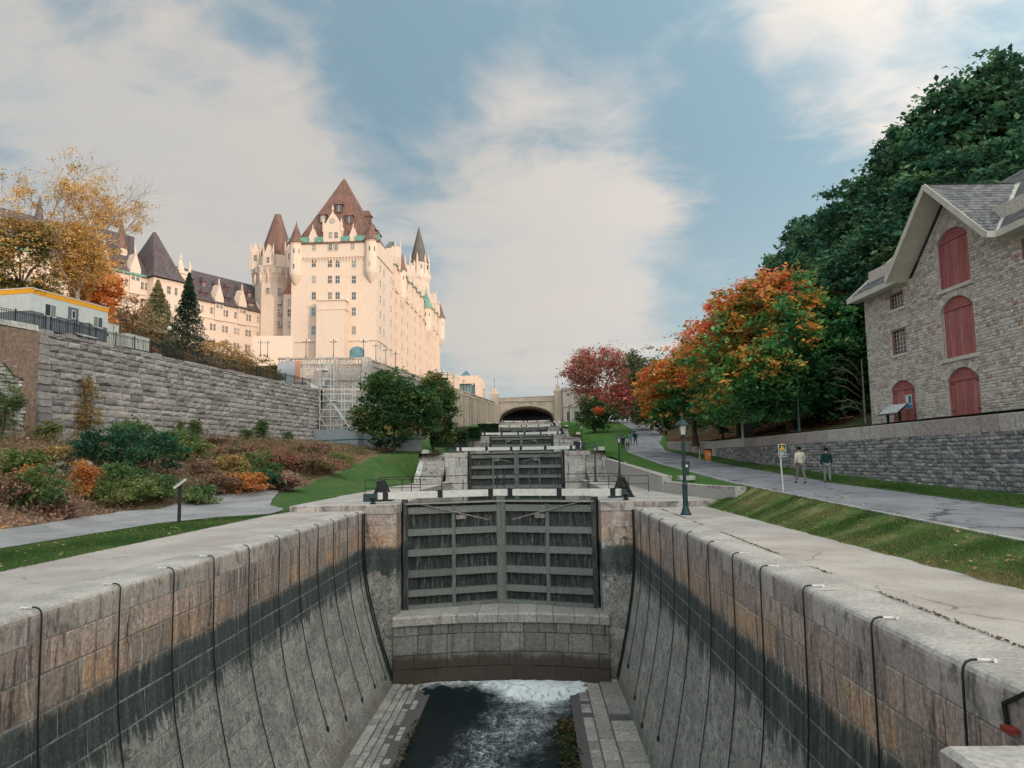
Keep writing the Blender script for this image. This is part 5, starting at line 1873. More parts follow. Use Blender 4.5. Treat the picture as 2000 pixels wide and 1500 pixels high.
# underlay of the main front slope, left open where the cross gable passes
rk_ = (gz1 - EZ) / (RZ - EZ)
gm = Wp(GC, -OH + (RD + OH) * rk_, gz1 - .02)
mb.add([e0 - Vector((0, 0, .02)), Wp(GRU0, -OH, EZ - .02), gm, Wp(GRU1, -OH, EZ - .02), e1 - Vector((0, 0, .02)), r1 - Vector((0, 0, .02)), r0 - Vector((0, 0, .02))], ((0, 1, 2, 6), (3, 4, 5, 2), (2, 5, 6)))
mb.add([b0_, b1_, r1, r0], ((0, 1, 2, 3),))
mb.build('roof', M['slates'], wh)
ga = Wp(GC, -GOUT, gz1); gl0 = Wp(GRU0, -GOUT + .0, gz0); gl1 = Wp(GRU1, -GOUT, gz0)
gb = Wp(GC, -OH + (RD + OH) * rk_, gz1)
v0 = Wp(GRU0, -OH, gz0); v1 = Wp(GRU1, -OH, gz0)
slates(gl0, v0, gb, ga, 'gable_slates', M['slates'], 18, 12, 2)
slates(v1, gl1, ga, gb, 'gable_slates', M['slates'], 18, 12, 3)
mb = MB()
dn = Vector((0, 0, -.03))
mb.quad(gl0 + dn, v0 + dn, gb + dn, ga + dn); mb.quad(v1 + dn, gl1 + dn, ga + dn, gb + dn)
mb.build('gable_roof', M['slates'], wh)
# soffits and fascias
mb = MB()
so = Vector((0, 0, -.14))
mb.quad(Wp(GRU0, -GOUT, gz0) + so, ga + so, Wp(GC, .0, gz1) + so, Wp(GRU0, .0, gz0) + so)
mb.quad(Wp(GRU1, -GOUT, gz0) + so, ga + so, Wp(GC, .0, gz1) + so, Wp(GRU1, .0, gz0) + so)
mb.quad(Wp(-OH, -OH, EZ) + so, Wp(GRU0, -OH, EZ) + so, Wp(GRU0, .02, EZ) + so, Wp(-OH, .02, EZ) + so)
mb.quad(Wp(GRU1, -OH, EZ) + so, Wp(WL + OH, -OH, EZ) + so, Wp(WL + OH, .02, EZ) + so, Wp(GRU1, .02, EZ) + so)
mb.build('soffit', M['trim'], wh)
def fascia(a, b, h=.26, nm='fascia'):
    mb = MB(); d = (b - a).normalized(); n_ = Vector((0, 0, 1)); 
    mb.beam(a + Vector((0, 0, -.06)), b + Vector((0, 0, -.06)), .05, h)
    mb.build(nm, M['trim'], wh)
fascia(Wp(-OH, -OH - .03, EZ), Wp(GRU0, -OH - .03, EZ))
fascia(Wp(GRU1, -OH - .03, EZ), Wp(WL + OH, -OH - .03, EZ))
fascia(Wp(GRU0 - .02, -GOUT - .03, gz0 - .02), Wp(GC, -GOUT - .03, gz1), nm='gable_fascia')
fascia(Wp(GRU1 + .02, -GOUT - .035, gz0 - .02), Wp(GC, -GOUT - .035, gz1), nm='gable_fascia')
fascia(Wp(GRU0, -GOUT, gz0), Wp(GRU0, -OH, gz0))
fascia(Wp(GRU1, -GOUT, gz0), Wp(GRU1, -OH, gz0))
fascia(Wp(-OH, -OH, EZ), Wp(-OH, RD, RZ))
# valley board
mb = MB(); mb.beam(v1 + Vector((0, 0, .04)), gb + Vector((0, 0, .05)), .35, .03); mb.beam(v0 + Vector((0, 0, .04)), gb + Vector((0, 0, .05)), .3, .03)
mb.build('valley_flashing', M['trim'], wh)

# ------------------------------------------------------------------ signs, bins, boards
def sign():
    x, y = 10.62, 31.3
    p = onz(1530, 962, .8)
    z0 = zr(31.3) - .1
    t = thing('warning_sign', 'dark green warning sign with yellow triangle on a steel post', 'sign', (10.7, 31.3, z0))
    q = at(1530, 962, 31.3); x = q.x
    mb = MB(); mb.tube([(x, 31.3, z0), (x - .05, 31.3, z0 + 2.05)], .03, 6); mb.build('post', M['steel'], t)
    a = at(1519, 868, 31.3); b = at(1534, 892, 31.3)
    cx = (a.x + b.x) / 2; cz = (a.z + b.z) / 2; w = (b.x - a.x) / 2 + .01; h = (a.z - b.z) / 2
    mb = MB(); mb.box(cx - w, cx + w, 31.22, 31.25, cz - h, cz + h); mb.build('board', plain('white_sign_rim', (.62, .64, .60), .4), t)
    mb = MB(); mb.box(cx - w + .02, cx + w - .02, 31.213, 31.22, cz - h + .02, cz + h - .02); f = mb.build('sign_face', plain('dark_green_sign', (.012, .06, .045), .4), t)
    mb = MB(); mb.prism([(cx - .115, 31.21, cz + .03), (cx + .115, 31.21, cz + .03), (cx, 31.21, cz + .225)], (0, .003, 0)); mb.build('triangle', plain('yellow_sign', (.75, .42, .05), .4), f)
    mb = MB(); mb.box(cx - .010, cx + .010, 31.204, 31.207, cz + .085, cz + .155); mb.box(cx - .010, cx + .010, 31.204, 31.207, cz + .05, cz + .07)
    mb.build('exclamation_mark', M['iron'], f)
    mb = MB()
    for (zz_, l) in ((-.02, .24), (-.07, .15), (-.11, .20), (-.155, .20), (-.20, .13)):
        mb.box(cx - w + .045, cx - w + .045 + l, 31.207, 31.211, cz + zz_ - .012, cz + zz_ + .012)
    mb.build('text_lines', M['white'], f)
    mb = MB(); mb.box(cx - .01, cx + .05, 31.23, 31.26, cz + h, cz + h + .07); mb.build('orange_tab', plain('orange_tag', (.6, .17, .06), .5), t)
sign()
def bin_(name, label, px, py, Y, mats, h, r, body):
    q = at(px, py, Y)
    t = thing(name, label, 'bin', (q.x, Y, q.z))
    mb = MB(); mb.lathe([(r * .85, 0), (r, h * .1), (r, h * .72)], q, 12); mb.build('body', mats, t)
    mb = MB(); mb.lathe([(r * 1.08, h * .72), (r * 1.08, h * .8), (r * .75, h * .95), (r * .2, h)], q, 12); mb.build('lid', body, t)
    return t
M['orange'] = plain('orange_plastic', (.75, .22, .045), .5)
q = at(1384, 897, 64); 
bb = thing('litter_bin', 'orange litter bin on the grass at the foot of the concrete wall', 'bin', (q.x, 64, zr(64)))
mb = MB(); mb.lathe([(.26, 0), (.30, .05), (.33, .78), (.35, .80), (.35, .84)], (q.x, 64, zr(64)), 12); mb.build('body', M['orange'], bb)
mb = MB(); mb.lathe([(.36, .84), (.34, .92), (.2, .98)], (q.x, 64, zr(64)), 12); mb.build('lid', M['iron'], bb)
mb = MB(); mb.box(q.x - .1, q.x + .1, 64 - .345, 64 - .33, zr(64) + .4, zr(64) + .6); mb.build('label_patch', M['white'], bb)
mb = MB(); mb.tube([(q.x - .75, 64, zr(64)), (q.x - .75, 64, zr(64) + .9)], .03, 5)
tag(mb.build('marker_stake', M['steel']), 'thin pale stake in the grass just beside the orange bin', 'stake')
# green recycling bin on its slab by the kerb
q = Vector((9.6, 44.5, zr(44.5) - .02))
q.x = at(1340, 925, 44.5).x
t = thing('waste_container', 'green waste container with open hooded top on a small slab', 'bin', q)
mb = MB(); mb.bbox(q.x - .45, q.x + .45, q.y - .45, q.y + .45, q.z - .2, q.z + .05, .02); mb.build('slab', M['kerb'], t)
mb = MB(); mb.bbox(q.x - .15, q.x + .15, q.y - .15, q.y + .15, q.z + .05, q.z + .55, .03); mb.build('body', M['green_iron'], t)
mb = MB()
for sx_ in (-.15, .15):
    mb.beam((q.x + sx_, q.y, q.z + .5), (q.x + sx_ * .95, q.y, q.z + .85), .04, .2)
mb.box(q.x - .18, q.x + .18, q.y - .15, q.y + .15, q.z + .83, q.z + .88)
mb.build('hood', M['green_iron'], t)
mb = MB(); mb.bbox(q.x - .10, q.x + .10, q.y - .12, q.y + .12, q.z + .5, q.z + .7, .02); mb.build('bag', M['white'], t)
# interpretation boards
def info_board(label, q, rz, w=1.0, h=.62, leg=.95, leaning=True, mat=None, two=False, flip=1):
    t = thing('information_board', label, 'information board', q, rz)
    mb = MB()
    if two:
        for s in (-.3, .3):
            mb.beam((s * w, 0, -.1), (s * w, 0, leg), .1, .1)
    else:
        mb.beam((0, 0, -.2), (0, 0, leg), .14, .12)
    mb.build('leg', M['iron'], t, world=False)
    a = RAD(38)
    mb = MB(); c = Vector((0, 0, leg + .08)); u = Vector((1, 0, 0)) * (w / 2); v = Vector((0, cos(a), sin(a))) * (h / 2); n_ = u.cross(v).normalized()
    mb.prism([c - u - v, c + u - v, c + u + v, c - u + v], n_ * .05); mb.build('panel', mat or M['white'], t, world=False)
    mb = MB(); k = .94; u *= k; v *= k; o = n_ * .056
    mb.prism([c - u - v + o, c + u - v + o, c + u + v + o, c - u + v + o], n_ * .004); mb.build('panel_print', plain('pale_printed_panel', (.50, .51, .49), .4, 0, .25, 6), t, world=False)
    return t
q = at(350, 1005, 31.0); info_board('slanted white information board on a dark post beside the gravel path', (q.x, 31.0, gl(q.x, 31) - .02), RAD(-62), .85, .6, 1.55)
q = at(1563, 852, 36.5); info_board('dark two-legged information board on the grass above the rubble wall', (17.95, 37.2, 3.8), RAD(-80), 1.5, .8, .65, True, M['iron'], True)
# dark standing panel with a pale edge above the wall
q = at(1462, 858, 60)
t = thing('standing_panel', 'tall dark display panel with a pale edge by the leaf litter', 'display panel', (q.x, 60, zhill(q.x, 60)))
z = zhill(q.x, 60)
mb = MB(); mb.box(q.x - .38, q.x + .38, 59.9, 60.0, z - .1, z + 1.75); mb.build('panel', plain('dark_panel_print', (.06, .075, .08), .3, 0, .5, 2), t)
mb = MB(); mb.box(q.x - .52, q.x - .39, 59.85, 60.05, z - .1, z + 1.75); mb.build('edge_post', M['kerb'], t)
# pink and grey things at the head of the path
for (px, py, Y, w, h, nm, lab, m_) in ((1256, 812, 150, 1.8, 1.1, 'service_van', 'dark van body parked at the head of the path', 'iron'),):
    q = at(px, py + 12, Y)
    t = thing('parked_van', 'dark van parked at the far head of the asphalt path', 'van', (q.x, Y, zr(Y)))
    z = zr(Y)
    x = q.x
    mb = MB(); mb.add([(x - 1, Y, z + .3), (x + 1, Y, z + .3), (x + 1, Y, z + 1.0), (x + .88, Y + .25, z + 1.75), (x - .88, Y + .25, z + 1.75), (x - 1, Y, z + 1.0)] +
                      [(a, Y + 4.4, b) for (a, b) in ((x - 1, z + .3), (x + 1, z + .3), (x + 1, z + 1.0), (x + .88, z + 1.75), (x - .88, z + 1.75), (x - 1, z + 1.0))],
                      ((0, 1, 2, 5), (2, 3, 4, 5), (8, 11, 10, 9), (6, 11, 8, 7), (1, 7, 8, 2), (2, 8, 9, 3), (3, 9, 10, 4), (4, 10, 11, 5), (5, 11, 6, 0), (0, 6, 7, 1)))
    mb.build('body', M['iron'], t)
    mb = MB(); mb.quad((x - .82, Y + .02, z + 1.08), (x + .82, Y + .02, z + 1.08), (x + .78, Y + .22, z + 1.66), (x - .78, Y + .22, z + 1.66)); mb.build('windscreen', M['glass'], t)
    for (a, b) in ((-.9, .6), (.9, .6), (-.9, 3.6), (.9, 3.6)):
        mb = MB(); mb.tube([(x + a - .1, Y + b, z + .33), (x + a + .1, Y + b, z + .33)], .33, 12); mb.build('wheel', M['rope'], t)
q = at(1300, 822, 138)
t = thing('notice_board', 'small pink notice board beside the head of the path', 'sign', (q.x, 138, zhill(q.x, 138)))
mb = MB(); mb.box(q.x - .5, q.x + .5, 138, 138.1, q.z, q.z + 1.2); mb.build('board', plain('faded_pink_board', (.5, .28, .27), .6), t)
mb = MB(); mb.tube([(q.x, 138.15, q.z - 1.5), (q.x, 138.15, q.z + .9)], .05, 6); mb.build('post', M['steel'], t)
q = at(1300, 833, 112)
t = thing('bench_block', 'pale grey concrete bench block on the grass near the path bend', 'bench', (q.x + .0, 112, zhill(q.x, 112)))
mb = MB(); mb.bbox(q.x - .9, q.x + .9, 111.8, 112.3, q.z - .2, q.z + .42, .03); mb.build('seat', M['kerb'], t)
mb = MB(); mb.bbox(q.x - .8, q.x + .8, 111.9, 112.2, q.z - .6, q.z - .2, .03); mb.build('plinth', M['kerb'], t)
# iron bracket on the near corner pier
q = Vector((4.95, 7.0, 0))
t = thing('iron_bracket', 'rusty black iron bracket with a red tag by the near corner', 'bracket', (4.80, 7.8, -.2))
mb = MB(); mb.beam((4.80, 8.05, -.22), (4.80, 7.62, .03), .05, .03); mb.beam((4.80, 8.05, -.22), (4.80, 8.02, -.42), .05, .03); mb.beam((4.80, 7.62, .03), (4.80, 7.52, -.02), .07, .035); mb.build('arm', M['iron'], t)
mb = MB(); mb.box(4.72, 4.82, 7.85, 8.02, -.46, -.41); mb.build('red_tag', plain('red_oxide', (.30, .05, .04), .5), t)
# ------------------------------------------------------------------ big retaining wall on the left
WDv = Vector((.142, 1, 0)).normalized(); WNv = Vector((WDv.y, -WDv.x, 0)); WO_ = Vector((xf(47.9), 47.9, 0))
bw = thing('retaining_wall', 'long high rock-faced grey retaining wall under the black iron railing', 'wall', (xf(70), 70, 4.5))
def bsf(u, v): return WO_ + WDv * u + WNv * (.9 - (v - 4) * .11) + Vector((0, 0, v))
WLEN = 46.0
rg = random.Random(5)
masonry(bw, 'stone_block', bsf, const(WNv), 0, WLEN, rows_of(3.6, 11.55, .47, rg, .12), (.7, 1.75), M['bigwall'], 201, gap=.035, proud=(-.02, .10), depth=.25, ch=.045, bulge=.13, limit=288, jit=.02)
back_sheet(bw, 'mortar_backing', bsf, const(WNv), [0, WLEN], [3.4, 11.6], .035, M['mortar'])
mb = MB(); mb.add([bsf(WLEN, 3.4), bsf(WLEN, 11.6), bsf(WLEN, 11.6) - WNv * 3, bsf(WLEN, 3.4) - WNv * 3], ((0, 1, 2, 3),)); mb.build('end_face', M['bigwall'], bw)
u = 0
while u < WLEN:
    l = rg.uniform(.9, 1.9); a = bsf(u + .02, 11.55); b = bsf(min(u + l, WLEN) - .02, 11.55)
    mb = MB(); h = rg.uniform(.16, .34); dn = -WNv * .7
    up = Vector((0, 0, h)); e = WNv * rg.uniform(.0, .09)
    mb.prism([a + e, a + e * .4 + up, a + dn + up * .9, a + dn], b - a, rg.random()); mb.build('coping_stone', M['bigwall'], bw)
    u += l
# the older, plastered end of the wall
ow = thing('old_wall', 'crumbling older wall end with brown plaster patches below the site trailer', 'wall', (-34.5, 46, 4.2))
OD = Vector((.25, 1, 0)).normalized(); ON = Vector((OD.y, -OD.x, 0)); OO = Vector((xf(47.6) + .9, 47.6, 0))
def osf(u, v): return OO - OD * u + Vector((0, 0, v))
masonry(ow, 'rubble_stone', osf, const(ON), 0, 12, rows_of(3.6, 11.4, .26, rg, .3), (.3, .9), M['palestone'], 205, gap=.03, proud=(-.04, .10), depth=.2, ch=.03, bulge=.09, limit=160, jit=.03)
back_sheet(ow, 'wall', osf, const(ON), [0, 12], [3.4, 11.5], .05, M['mortar'])
M['plaster'] = stone_mat('brown_plaster', [(.22, .145, .105), (.30, .205, .155), (.34, .26, .21)], 4, .5, .3, (.10, .075, .06))
for pl in ([(-.1, 3.9), (.35, 4.0), (.75, 5.2), (.6, 6.3), (1.1, 7.2), (.9, 8.1), (1.6, 8.3), (2.3, 9.0), (3.2, 8.8), (3.7, 9.4), (4.3, 9.3), (4.2, 11.3), (-.1, 11.35)], [(5.2, 8.2), (7.5, 8.0), (8, 11.1), (5.6, 11.2)]):
    mb = MB(); mb.prism([osf(*p) + ON * .14 for p in pl], -ON * .16, .5); mb.build('plaster_patch', M['plaster'], ow)
mb = MB(); mb.prism([osf(-.12, 3.5), osf(-.12, 11.4), osf(-.12, 11.4) - ON * .9, osf(-.12, 3.5) - ON * .9], -OD * .06, .5); mb.build('plaster_return', M['plaster'], ow)
u = 0
while u < 12:
    l = rg.uniform(1, 2.2); mb = MB(); a = osf(u + .02, 11.4); b = osf(u + l - .02, 11.4); h = rg.uniform(.25, .45)
    mb.prism([a + ON * .15, a + ON * .12 + Vector((0, 0, h)), a - ON * .8 + Vector((0, 0, h)), a - ON * .8], b - a, rg.random()); mb.build('coping_stone', M['palestone'], ow); u += l
# buttress strip between the two
bt = thing('wall_buttress', 'narrow battered stone buttress between the old wall end and the big wall', 'buttress', (xf(47.9) + 1, 47.9, 4))
z = 3.6
while z < 11.2:
    h = rg.uniform(.4, .75); k = .9 * (1 - (z - 3.6) / 8)
    mb = MB(); o = WO_ + WNv * (.95 + k * .6 - .05 * rg.random())
    mb.prism([o - WDv * .15 + Vector((0, 0, z)), o + WDv * (.75 + k * .4) + Vector((0, 0, z)), o + WDv * (.72 + k * .4) - WNv * .08 + Vector((0, 0, z + h - .03)), o - WDv * .15 - WNv * .08 + Vector((0, 0, z + h - .03))], -WNv * 1.2, rg.random())
    mb.build('stone_block', M['bigwall'], bt); z += h

# railing on the wall
def picket_fence(label, A, B, zf, h=1.05, post=2.1, pick=.16, group=None):
    t = thing('iron_railing', label, 'railing', (A.x, A.y, zf(A)), 0, group)
    L = (B - A).length; d = (B - A) / L
    n = max(1, int(L / post))
    for i in range(n + 1):
        p = A + d * (L * i / n); z = zf(p)
        mb = MB(); mb.box(p.x - .035, p.x + .035, p.y - .035, p.y + .035, z - .1, z + h + .06); mb.lathe([(.05, h + .06), (.05, h + .12), (.01, h + .17)], (p.x, p.y, z), 6); mb.build('post', M['iron'], t)
    for i in range(n):
        p = A + d * (L * i / n); q = A + d * (L * (i + 1) / n); zp, zq = zf(p), zf(q)
        mb = MB()
        for k in (.12, h - .12, h):
            mb.beam(p + Vector((0, 0, zp + k)), q + Vector((0, 0, zq + k)), .03, .035)
        m_ = int((q - p).length / pick)
        for k in range(1, m_):
            r = p.lerp(q, k / m_); z = zp + (zq - zp) * k / m_
            mb.box(r.x - .011, r.x + .011, r.y - .011, r.y + .011, z + .12, z + h - .01)
        mb.build('railing_panel', M['iron'], t, 'stuff')
    return t
zt_ = lambda p: 11.72
picket_fence('black iron picket railing along the top of the big grey wall', Vector((xf(50) - .15, 50, 0)), Vector((xf(91) - .1, 91, 0)), zt_)
picket_fence('black iron picket railing in front of the site trailer', Vector((xf(38) - 1.0, 38, 0)), Vector((xf(49.6) - .2, 49.6, 0)), zt_)

# site trailer
def trailer():
    A = Vector((-34.95, 50.0, 11.95)); d = Vector((.18, 1, 0)).normalized(); rz = math.atan2(-d.x, d.y)
    t = thing('site_trailer', 'white and grey site trailer with orange roof band on the wall top', 'trailer', A, rz)
    # local: x = right (towards canal is +x), y away; trailer runs y 0..7.3, x -2.9..0
    L = 7.3; Wd = 2.9; H = 3.05
    mb = MB(); mb.box(-Wd, 0, 0, L, .25, 1.42); mb.build('lower_cladding', plain('grey_cladding', (.17, .18, .20), .6, 0, .08, 3), t, world=False)
    mb = MB(); mb.box(-Wd - .01, .01, -.01, L + .01, 1.42, 2.66); mb.build('upper_cladding', plain('white_cladding', (.64, .65, .62), .6, 0, .06, 3), t, world=False)
    mb = MB(); mb.box(-Wd - .03, .03, -.03, L + .03, 2.66, H - .05); band = mb.build('orange_band', plain('orange_band', (.92, .40, .03), .5, 0, .05, 2), t, world=False)
    mb = MB(); mb.box(-Wd - .05, .05, -.05, L + .05, H - .05, H + .02); mb.build('roof_edge', M['white'], t, world=False)
    for k in range(10):
        mb = MB(); mb.box(.012, .022, .35 + k * .74, .37 + k * .74, .3, 1.4); mb.build('cladding_seam', M['iron'], t, world=False)
    for (a, b, z0, z1) in ((.0, .0, 0, 0),):
        pass
    for (y0, y1, z0, z1) in ((1.15, 2.2, 1.25, 2.2), (5.75, 6.75, 1.25, 2.15)):
        mb = MB(); mb.box(.0, .05, y0, y1, z0, z1); w = mb.build('window', M['white'], t, world=False)
        for (p, q) in ((y0 + .07, (y0 + y1) / 2 - .03), ((y0 + y1) / 2 + .03, y1 - .07)):
            mb = MB(); mb.box(.05, .055, p, q, z0 + .07, z1 - .07); mb.build('pane', M['glass'], w, world=False)
    mb = MB(); mb.box(.0, .06, 3.3, 4.25, .35, 2.35); dr = mb.build('door', plain('grey_door', (.15, .16, .18), .5), t, world=False)
    mb = MB(); mb.box(.06, .075, 3.6, 3.95, 1.5, 2.15); mb.build('door_window', M['white'], dr, world=False)
    mb = MB(); mb.box(.075, .08, 3.66, 3.89, 1.56, 2.09); mb.build('pane', M['glass'], dr, world=False)
    mb = MB(); mb.box(.06, .10, 3.36, 3.42, 1.28, 1.40); mb.build('handle', M['steel'], dr, world=False)
    mb = MB()
    mb.box(.05, .95, 3.2, 4.4, .22, .30)
    for k in range(3): mb.box(.95 + k * .25, 1.2 + k * .25, 3.25, 4.35, .2 - k * .07 - .05, .22 - k * .07)
    mb.build('entry_step', M['steel'], t, world=False)
    mb = MB()
    for (x, y) in ((.1, 3.2), (.9, 3.2), (.1, 4.4), (.9, 4.4)): mb.tube([(x, y, .0), (x, y, 1.25)], .025, 5)
    for y in (3.2, 4.4): mb.tube([(.1, y, 1.25), (.9, y, 1.25), (1.4, y, .9)], .025, 5)
    mb.build('step_rail', M['iron'], t, world=False)
    # ATCO lettering on the band of the long side
    cu = bpy.data.curves.new('lettering', 'FONT'); cu.body = 'ATCO'; cu.size = .34; cu.extrude = .004; cu.space_character = 1.15
    tmp = bpy.data.objects.new('tmp', cu); COL.objects.link(tmp)
    bpy.context.view_layer.update()
    me = bpy.data.meshes.new_from_object(tmp.evaluated_get(bpy.context.evaluated_depsgraph_get()))
    bpy.data.objects.remove(tmp, do_unlink=True)
    me.materials.clear()
    o = link_mesh('lettering', me, plain('brown_lettering', (.20, .085, .02), .6), band); o.location = (.036, .22, 2.74); o.rotation_euler = (RAD(90), 0, RAD(90))
    return t
trailer()
def box_thing(name, label, cat, p, w, l, h, mat, rz=0.0, base=.2, legs=None):
    t = thing(name, label, cat, p, rz)
    mb = MB(); mb.bbox(-w / 2, w / 2, -l / 2, l / 2, base, base + h, .03); mb.build('body', mat, t, world=False)
    mb = MB(); mb.box(-w / 2 - .03, w / 2 + .03, -l / 2 - .03, l / 2 + .03, base + h - .004, base + h + .05); mb.build('lid', mat, t, world=False)
    mb = MB()
    for y in (-l / 4, l / 4): mb.box(w / 2 + .0, w / 2 + .02, y - .02, y + .02, base + .1, base + h - .1)
    mb.box(w / 2, w / 2 + .03, -.06, .06, base + h * .5, base + h * .6); mb.build('latch', M['iron'], t, world=False)
    mb = MB(); mb.box(-w / 2 + .1, w / 2 - .1, -l / 2 + .1, l / 2 - .1, 0, base); mb.build('base', legs or M['iron'], t, world=False)
    return t
p = at(195, 650, 60); box_thing('storage_container', 'tall white storage box standing just beyond the site trailer', 'container', (p.x, 60, 11.9), 1.5, 2.6, 2.2, M['white'], RAD(-8))
p = at(257, 668, 64); box_thing('generator', 'low white generator with dark blue base on the wall top', 'generator', (p.x, 64, 12.3), 1.3, 3.0, 1.15, M['white'], RAD(-8), .4, plain('dark_blue_base', (.03, .045, .09), .5))
p = at(172, 660, 56.5); t = thing('red_barrow', 'small dark red barrow behind the railing beside the container', 'barrow', (p.x, 56.5, 11.72))
mb = MB(); mb.prism([(p.x - .3, 56.1, 11.9), (p.x + .3, 56.1, 11.9), (p.x + .4, 56.1, 12.35), (p.x - .4, 56.1, 12.35)], (0, .9, 0)); mb.build('tray', plain('dark_red_tray', (.22, .035, .045), .5), t)
mb = MB(); mb.tube([(p.x, 56.0, 11.86), (p.x + .06, 56.0, 11.86)], .16, 10); mb.build('wheel', M['rope'], t)
def globe_lamp(label, p, h=3.0, two=False, group='globe lamps on the terrace'):
    t = thing('globe_lamp', label, 'street lamp', p, 0, group)
    mb = MB(); mb.lathe([(.14, 0), (.12, .2), (.06, .35), (.045, h - .25), (.07, h - .2)], (0, 0, 0), 8); mb.build('pole', M['iron'], t, world=False)
    for s in ((-.42, .42) if two else (0,)):
        mb = MB(); mb.lathe([(.05, 0), (.16, .06), (.215, .2), (.16, .36), (.04, .42)], (s, 0, h - .2 + (.05 if two else 0)), 10); mb.build('globe', M['lampglass2'], t, world=False, smooth=True)
    if two:
        mb = MB(); mb.beam((-.44, 0, h - .18), (.44, 0, h - .18), .05, .06); mb.lathe([(.05, h - .2), (.06, h + .25), (.0, h + .4)], (0, 0, 0), 6); mb.build('arms', M['iron'], t, world=False)
    return t
M['lampglass2'] = plain('white_globe', (.60, .58, .54), .3, 0, .05, 5)
p = at(331, 640, 66); globe_lamp('tall white globe lamp standing alone behind the railing near the spruces', (p.x, 66, 11.8), 3.1, group=None)

# hoarding at the foot of the scaffold
def hoarding(name, label, pts, h, mat, stripe=True, t=None):
    for i, ((x0, y0, z0), (x1, y1, z1)) in enumerate(zip(pts, pts[1:])):
        if t is None: t = thing(name, label, 'hoarding', (x0, y0, z0))
        A = Vector((x0, y0, z0)); B = Vector((x1, y1, z1)); L = (B - A).length; n = max(1, int(L / 1.22)); d = (B - A) / n
        for k in range(n):
            a = A + d * (k + .004); b = A + d * (k + .996)
            mb = MB(); mb.prism([a, b, Vector((b.x, b.y, A.z + h)), Vector((a.x, a.y, A.z + h))], Vector((d.y, -d.x, 0)).normalized() * -.05, rg.random()); mb.build('panel', mat, t)
        if stripe:
            nn = Vector((d.y, -d.x, 0)).normalized() * .012
            mb = MB(); mb.prism([A + nn + Vector((0, 0, h * .5)), B + nn + Vector((0, 0, h * .5 + A.z - B.z)), B + nn + Vector((0, 0, h * .5 + A.z - B.z + .13)), A + nn + Vector((0, 0, h * .5 + .13))], nn * -.8); mb.build('stripe', M['teal'], t)
    return t
a = at(615, 878, 89); b = at(699, 886, 86); c = at(824, 884, 88.5)
zb_ = 3.65
hd = hoarding('site_hoarding', 'grey site hoarding with a teal stripe behind the round green tree', [(a.x, 89, zb_), (b.x, 86, zb_), (b.x + .3, 87.6, zb_), (c.x, 88.6, zb_)], 2.75, M['hoard'])
# scaffold tower with stair
sc0 = at(628, 830, 92)
sf_ = thing('scaffold', 'galvanised scaffold stair tower with cross braces against the wall', 'scaffold', (sc0.x, 92, 4.4))
X0 = sc0.x; nb = 4; bw_ = 1.35; lv = 6; lh = 1.95
for i in range(nb + 1):
    for y in (91.2, 92.6):
        top = 4.2 + lh * (lv if i < 2 else (lv - 2 if i < 4 else 3))
        mb = MB(); mb.tube([(X0 + i * bw_, y, 4.0), (X0 + i * bw_, y, top)], .05, 5); mb.build('standard', M['steel'], sf_)
for l in range(1, lv):
    n = nb if l < 3 else (3 if l < 4 else 1)
    for y in (91.2, 92.6):
        for dz in (0, .9):
            mb = MB(); mb.tube([(X0, y, 4.2 + l * lh + dz), (X0 + n * bw_, y, 4.2 + l * lh + dz)], .042, 5); mb.build('ledger', M['steel'], sf_)
    mb = MB(); mb.box(X0, X0 + n * bw_ * (.5 if l > 1 else 1), 91.25, 92.55, 4.16 + l * lh, 4.2 + l * lh); mb.build('platform', M['greywood'], sf_)
for l in range(0, lv - 1):
    n = nb if l < 2 else (3 if l < 3 else 1)
    for i in range(n):
        a = (X0 + i * bw_, 91.16, 4.2 + l * lh); b = (X0 + (i + 1) * bw_, 91.16, 4.2 + (l + 1) * lh)
        if (i + l) % 2: a, b = (b[0], b[1], a[2]), (a[0], a[1], b[2])
        mb = MB(); mb.tube([a, b], .04, 5); mb.build('brace', M['steel'], sf_)
mb = MB(); mb.beam((X0 + nb * bw_ - .3, 91.7, 4.3), (X0 + bw_, 91.7, 10.2), .6, .05); mb.build('stair_flight', M['steel'], sf_)

# cross wall, side wall, terrace
cw = thing('cross_wall', 'coursed stone retaining wall behind the scaffold and hoarding', 'wall', (-24, 96, 4.6))
CA = Vector((-27.2, 95.2, 0)); CB = Vector((-20.6, 96.6, 0)); CC = Vector((-19.6, 118, 0))
run_wall(cw, [(CB.x, CB.y), (CA.x, CA.y)], lambda x, y: 4.4, lambda x, y: 12.1, M['greystone'], 211, h=.42, lens=(.5, 1.2), bulge=.03, cap=M['cream'], capw=.3, caplen=1.5, lim=160, thick=.6, proud=(0, .05))
run_wall(cw, [(CC.x, CC.y), (CB.x, CB.y)], lambda x, y: 4.4, lambda x, y: 12.1, M['greystone'], 214, h=.42, lens=(.6, 1.4), bulge=.03, cap=M['cream'], capw=.3, caplen=2, lim=20, thick=.6, proud=(0, .05))
picket_fence('black iron railing on the cross wall above the scaffold', Vector((-26.8, 95.6, 0)), Vector((-20.7, 96.9, 0)), lambda p: 12.1)
g = MB(); g.quad((-45, 95.5, 11.95), (-19.7, 96.8, 11.95), (-19.0, 118, 11.95), (-45, 118, 11.95)); structure('terrace_road', g, M['concrete'])
# balustraded terrace wall: front and long side
TA = Vector((-39.5, 113.2, 0)); TB = Vector((-26, 115, 0)); TC = Vector((-18.2, 173.8, 0)); TD = Vector((-11.2, 228, 0))
ZT = 18.8
bt_ = thing('terrace_parapet_wall', 'grey terrace wall with balustrade and corner pier below the castle hotel', 'wall', (-30, 114, 12))
def ztop(p): return interp([(115, ZT), (228, 20.3)], p[1])
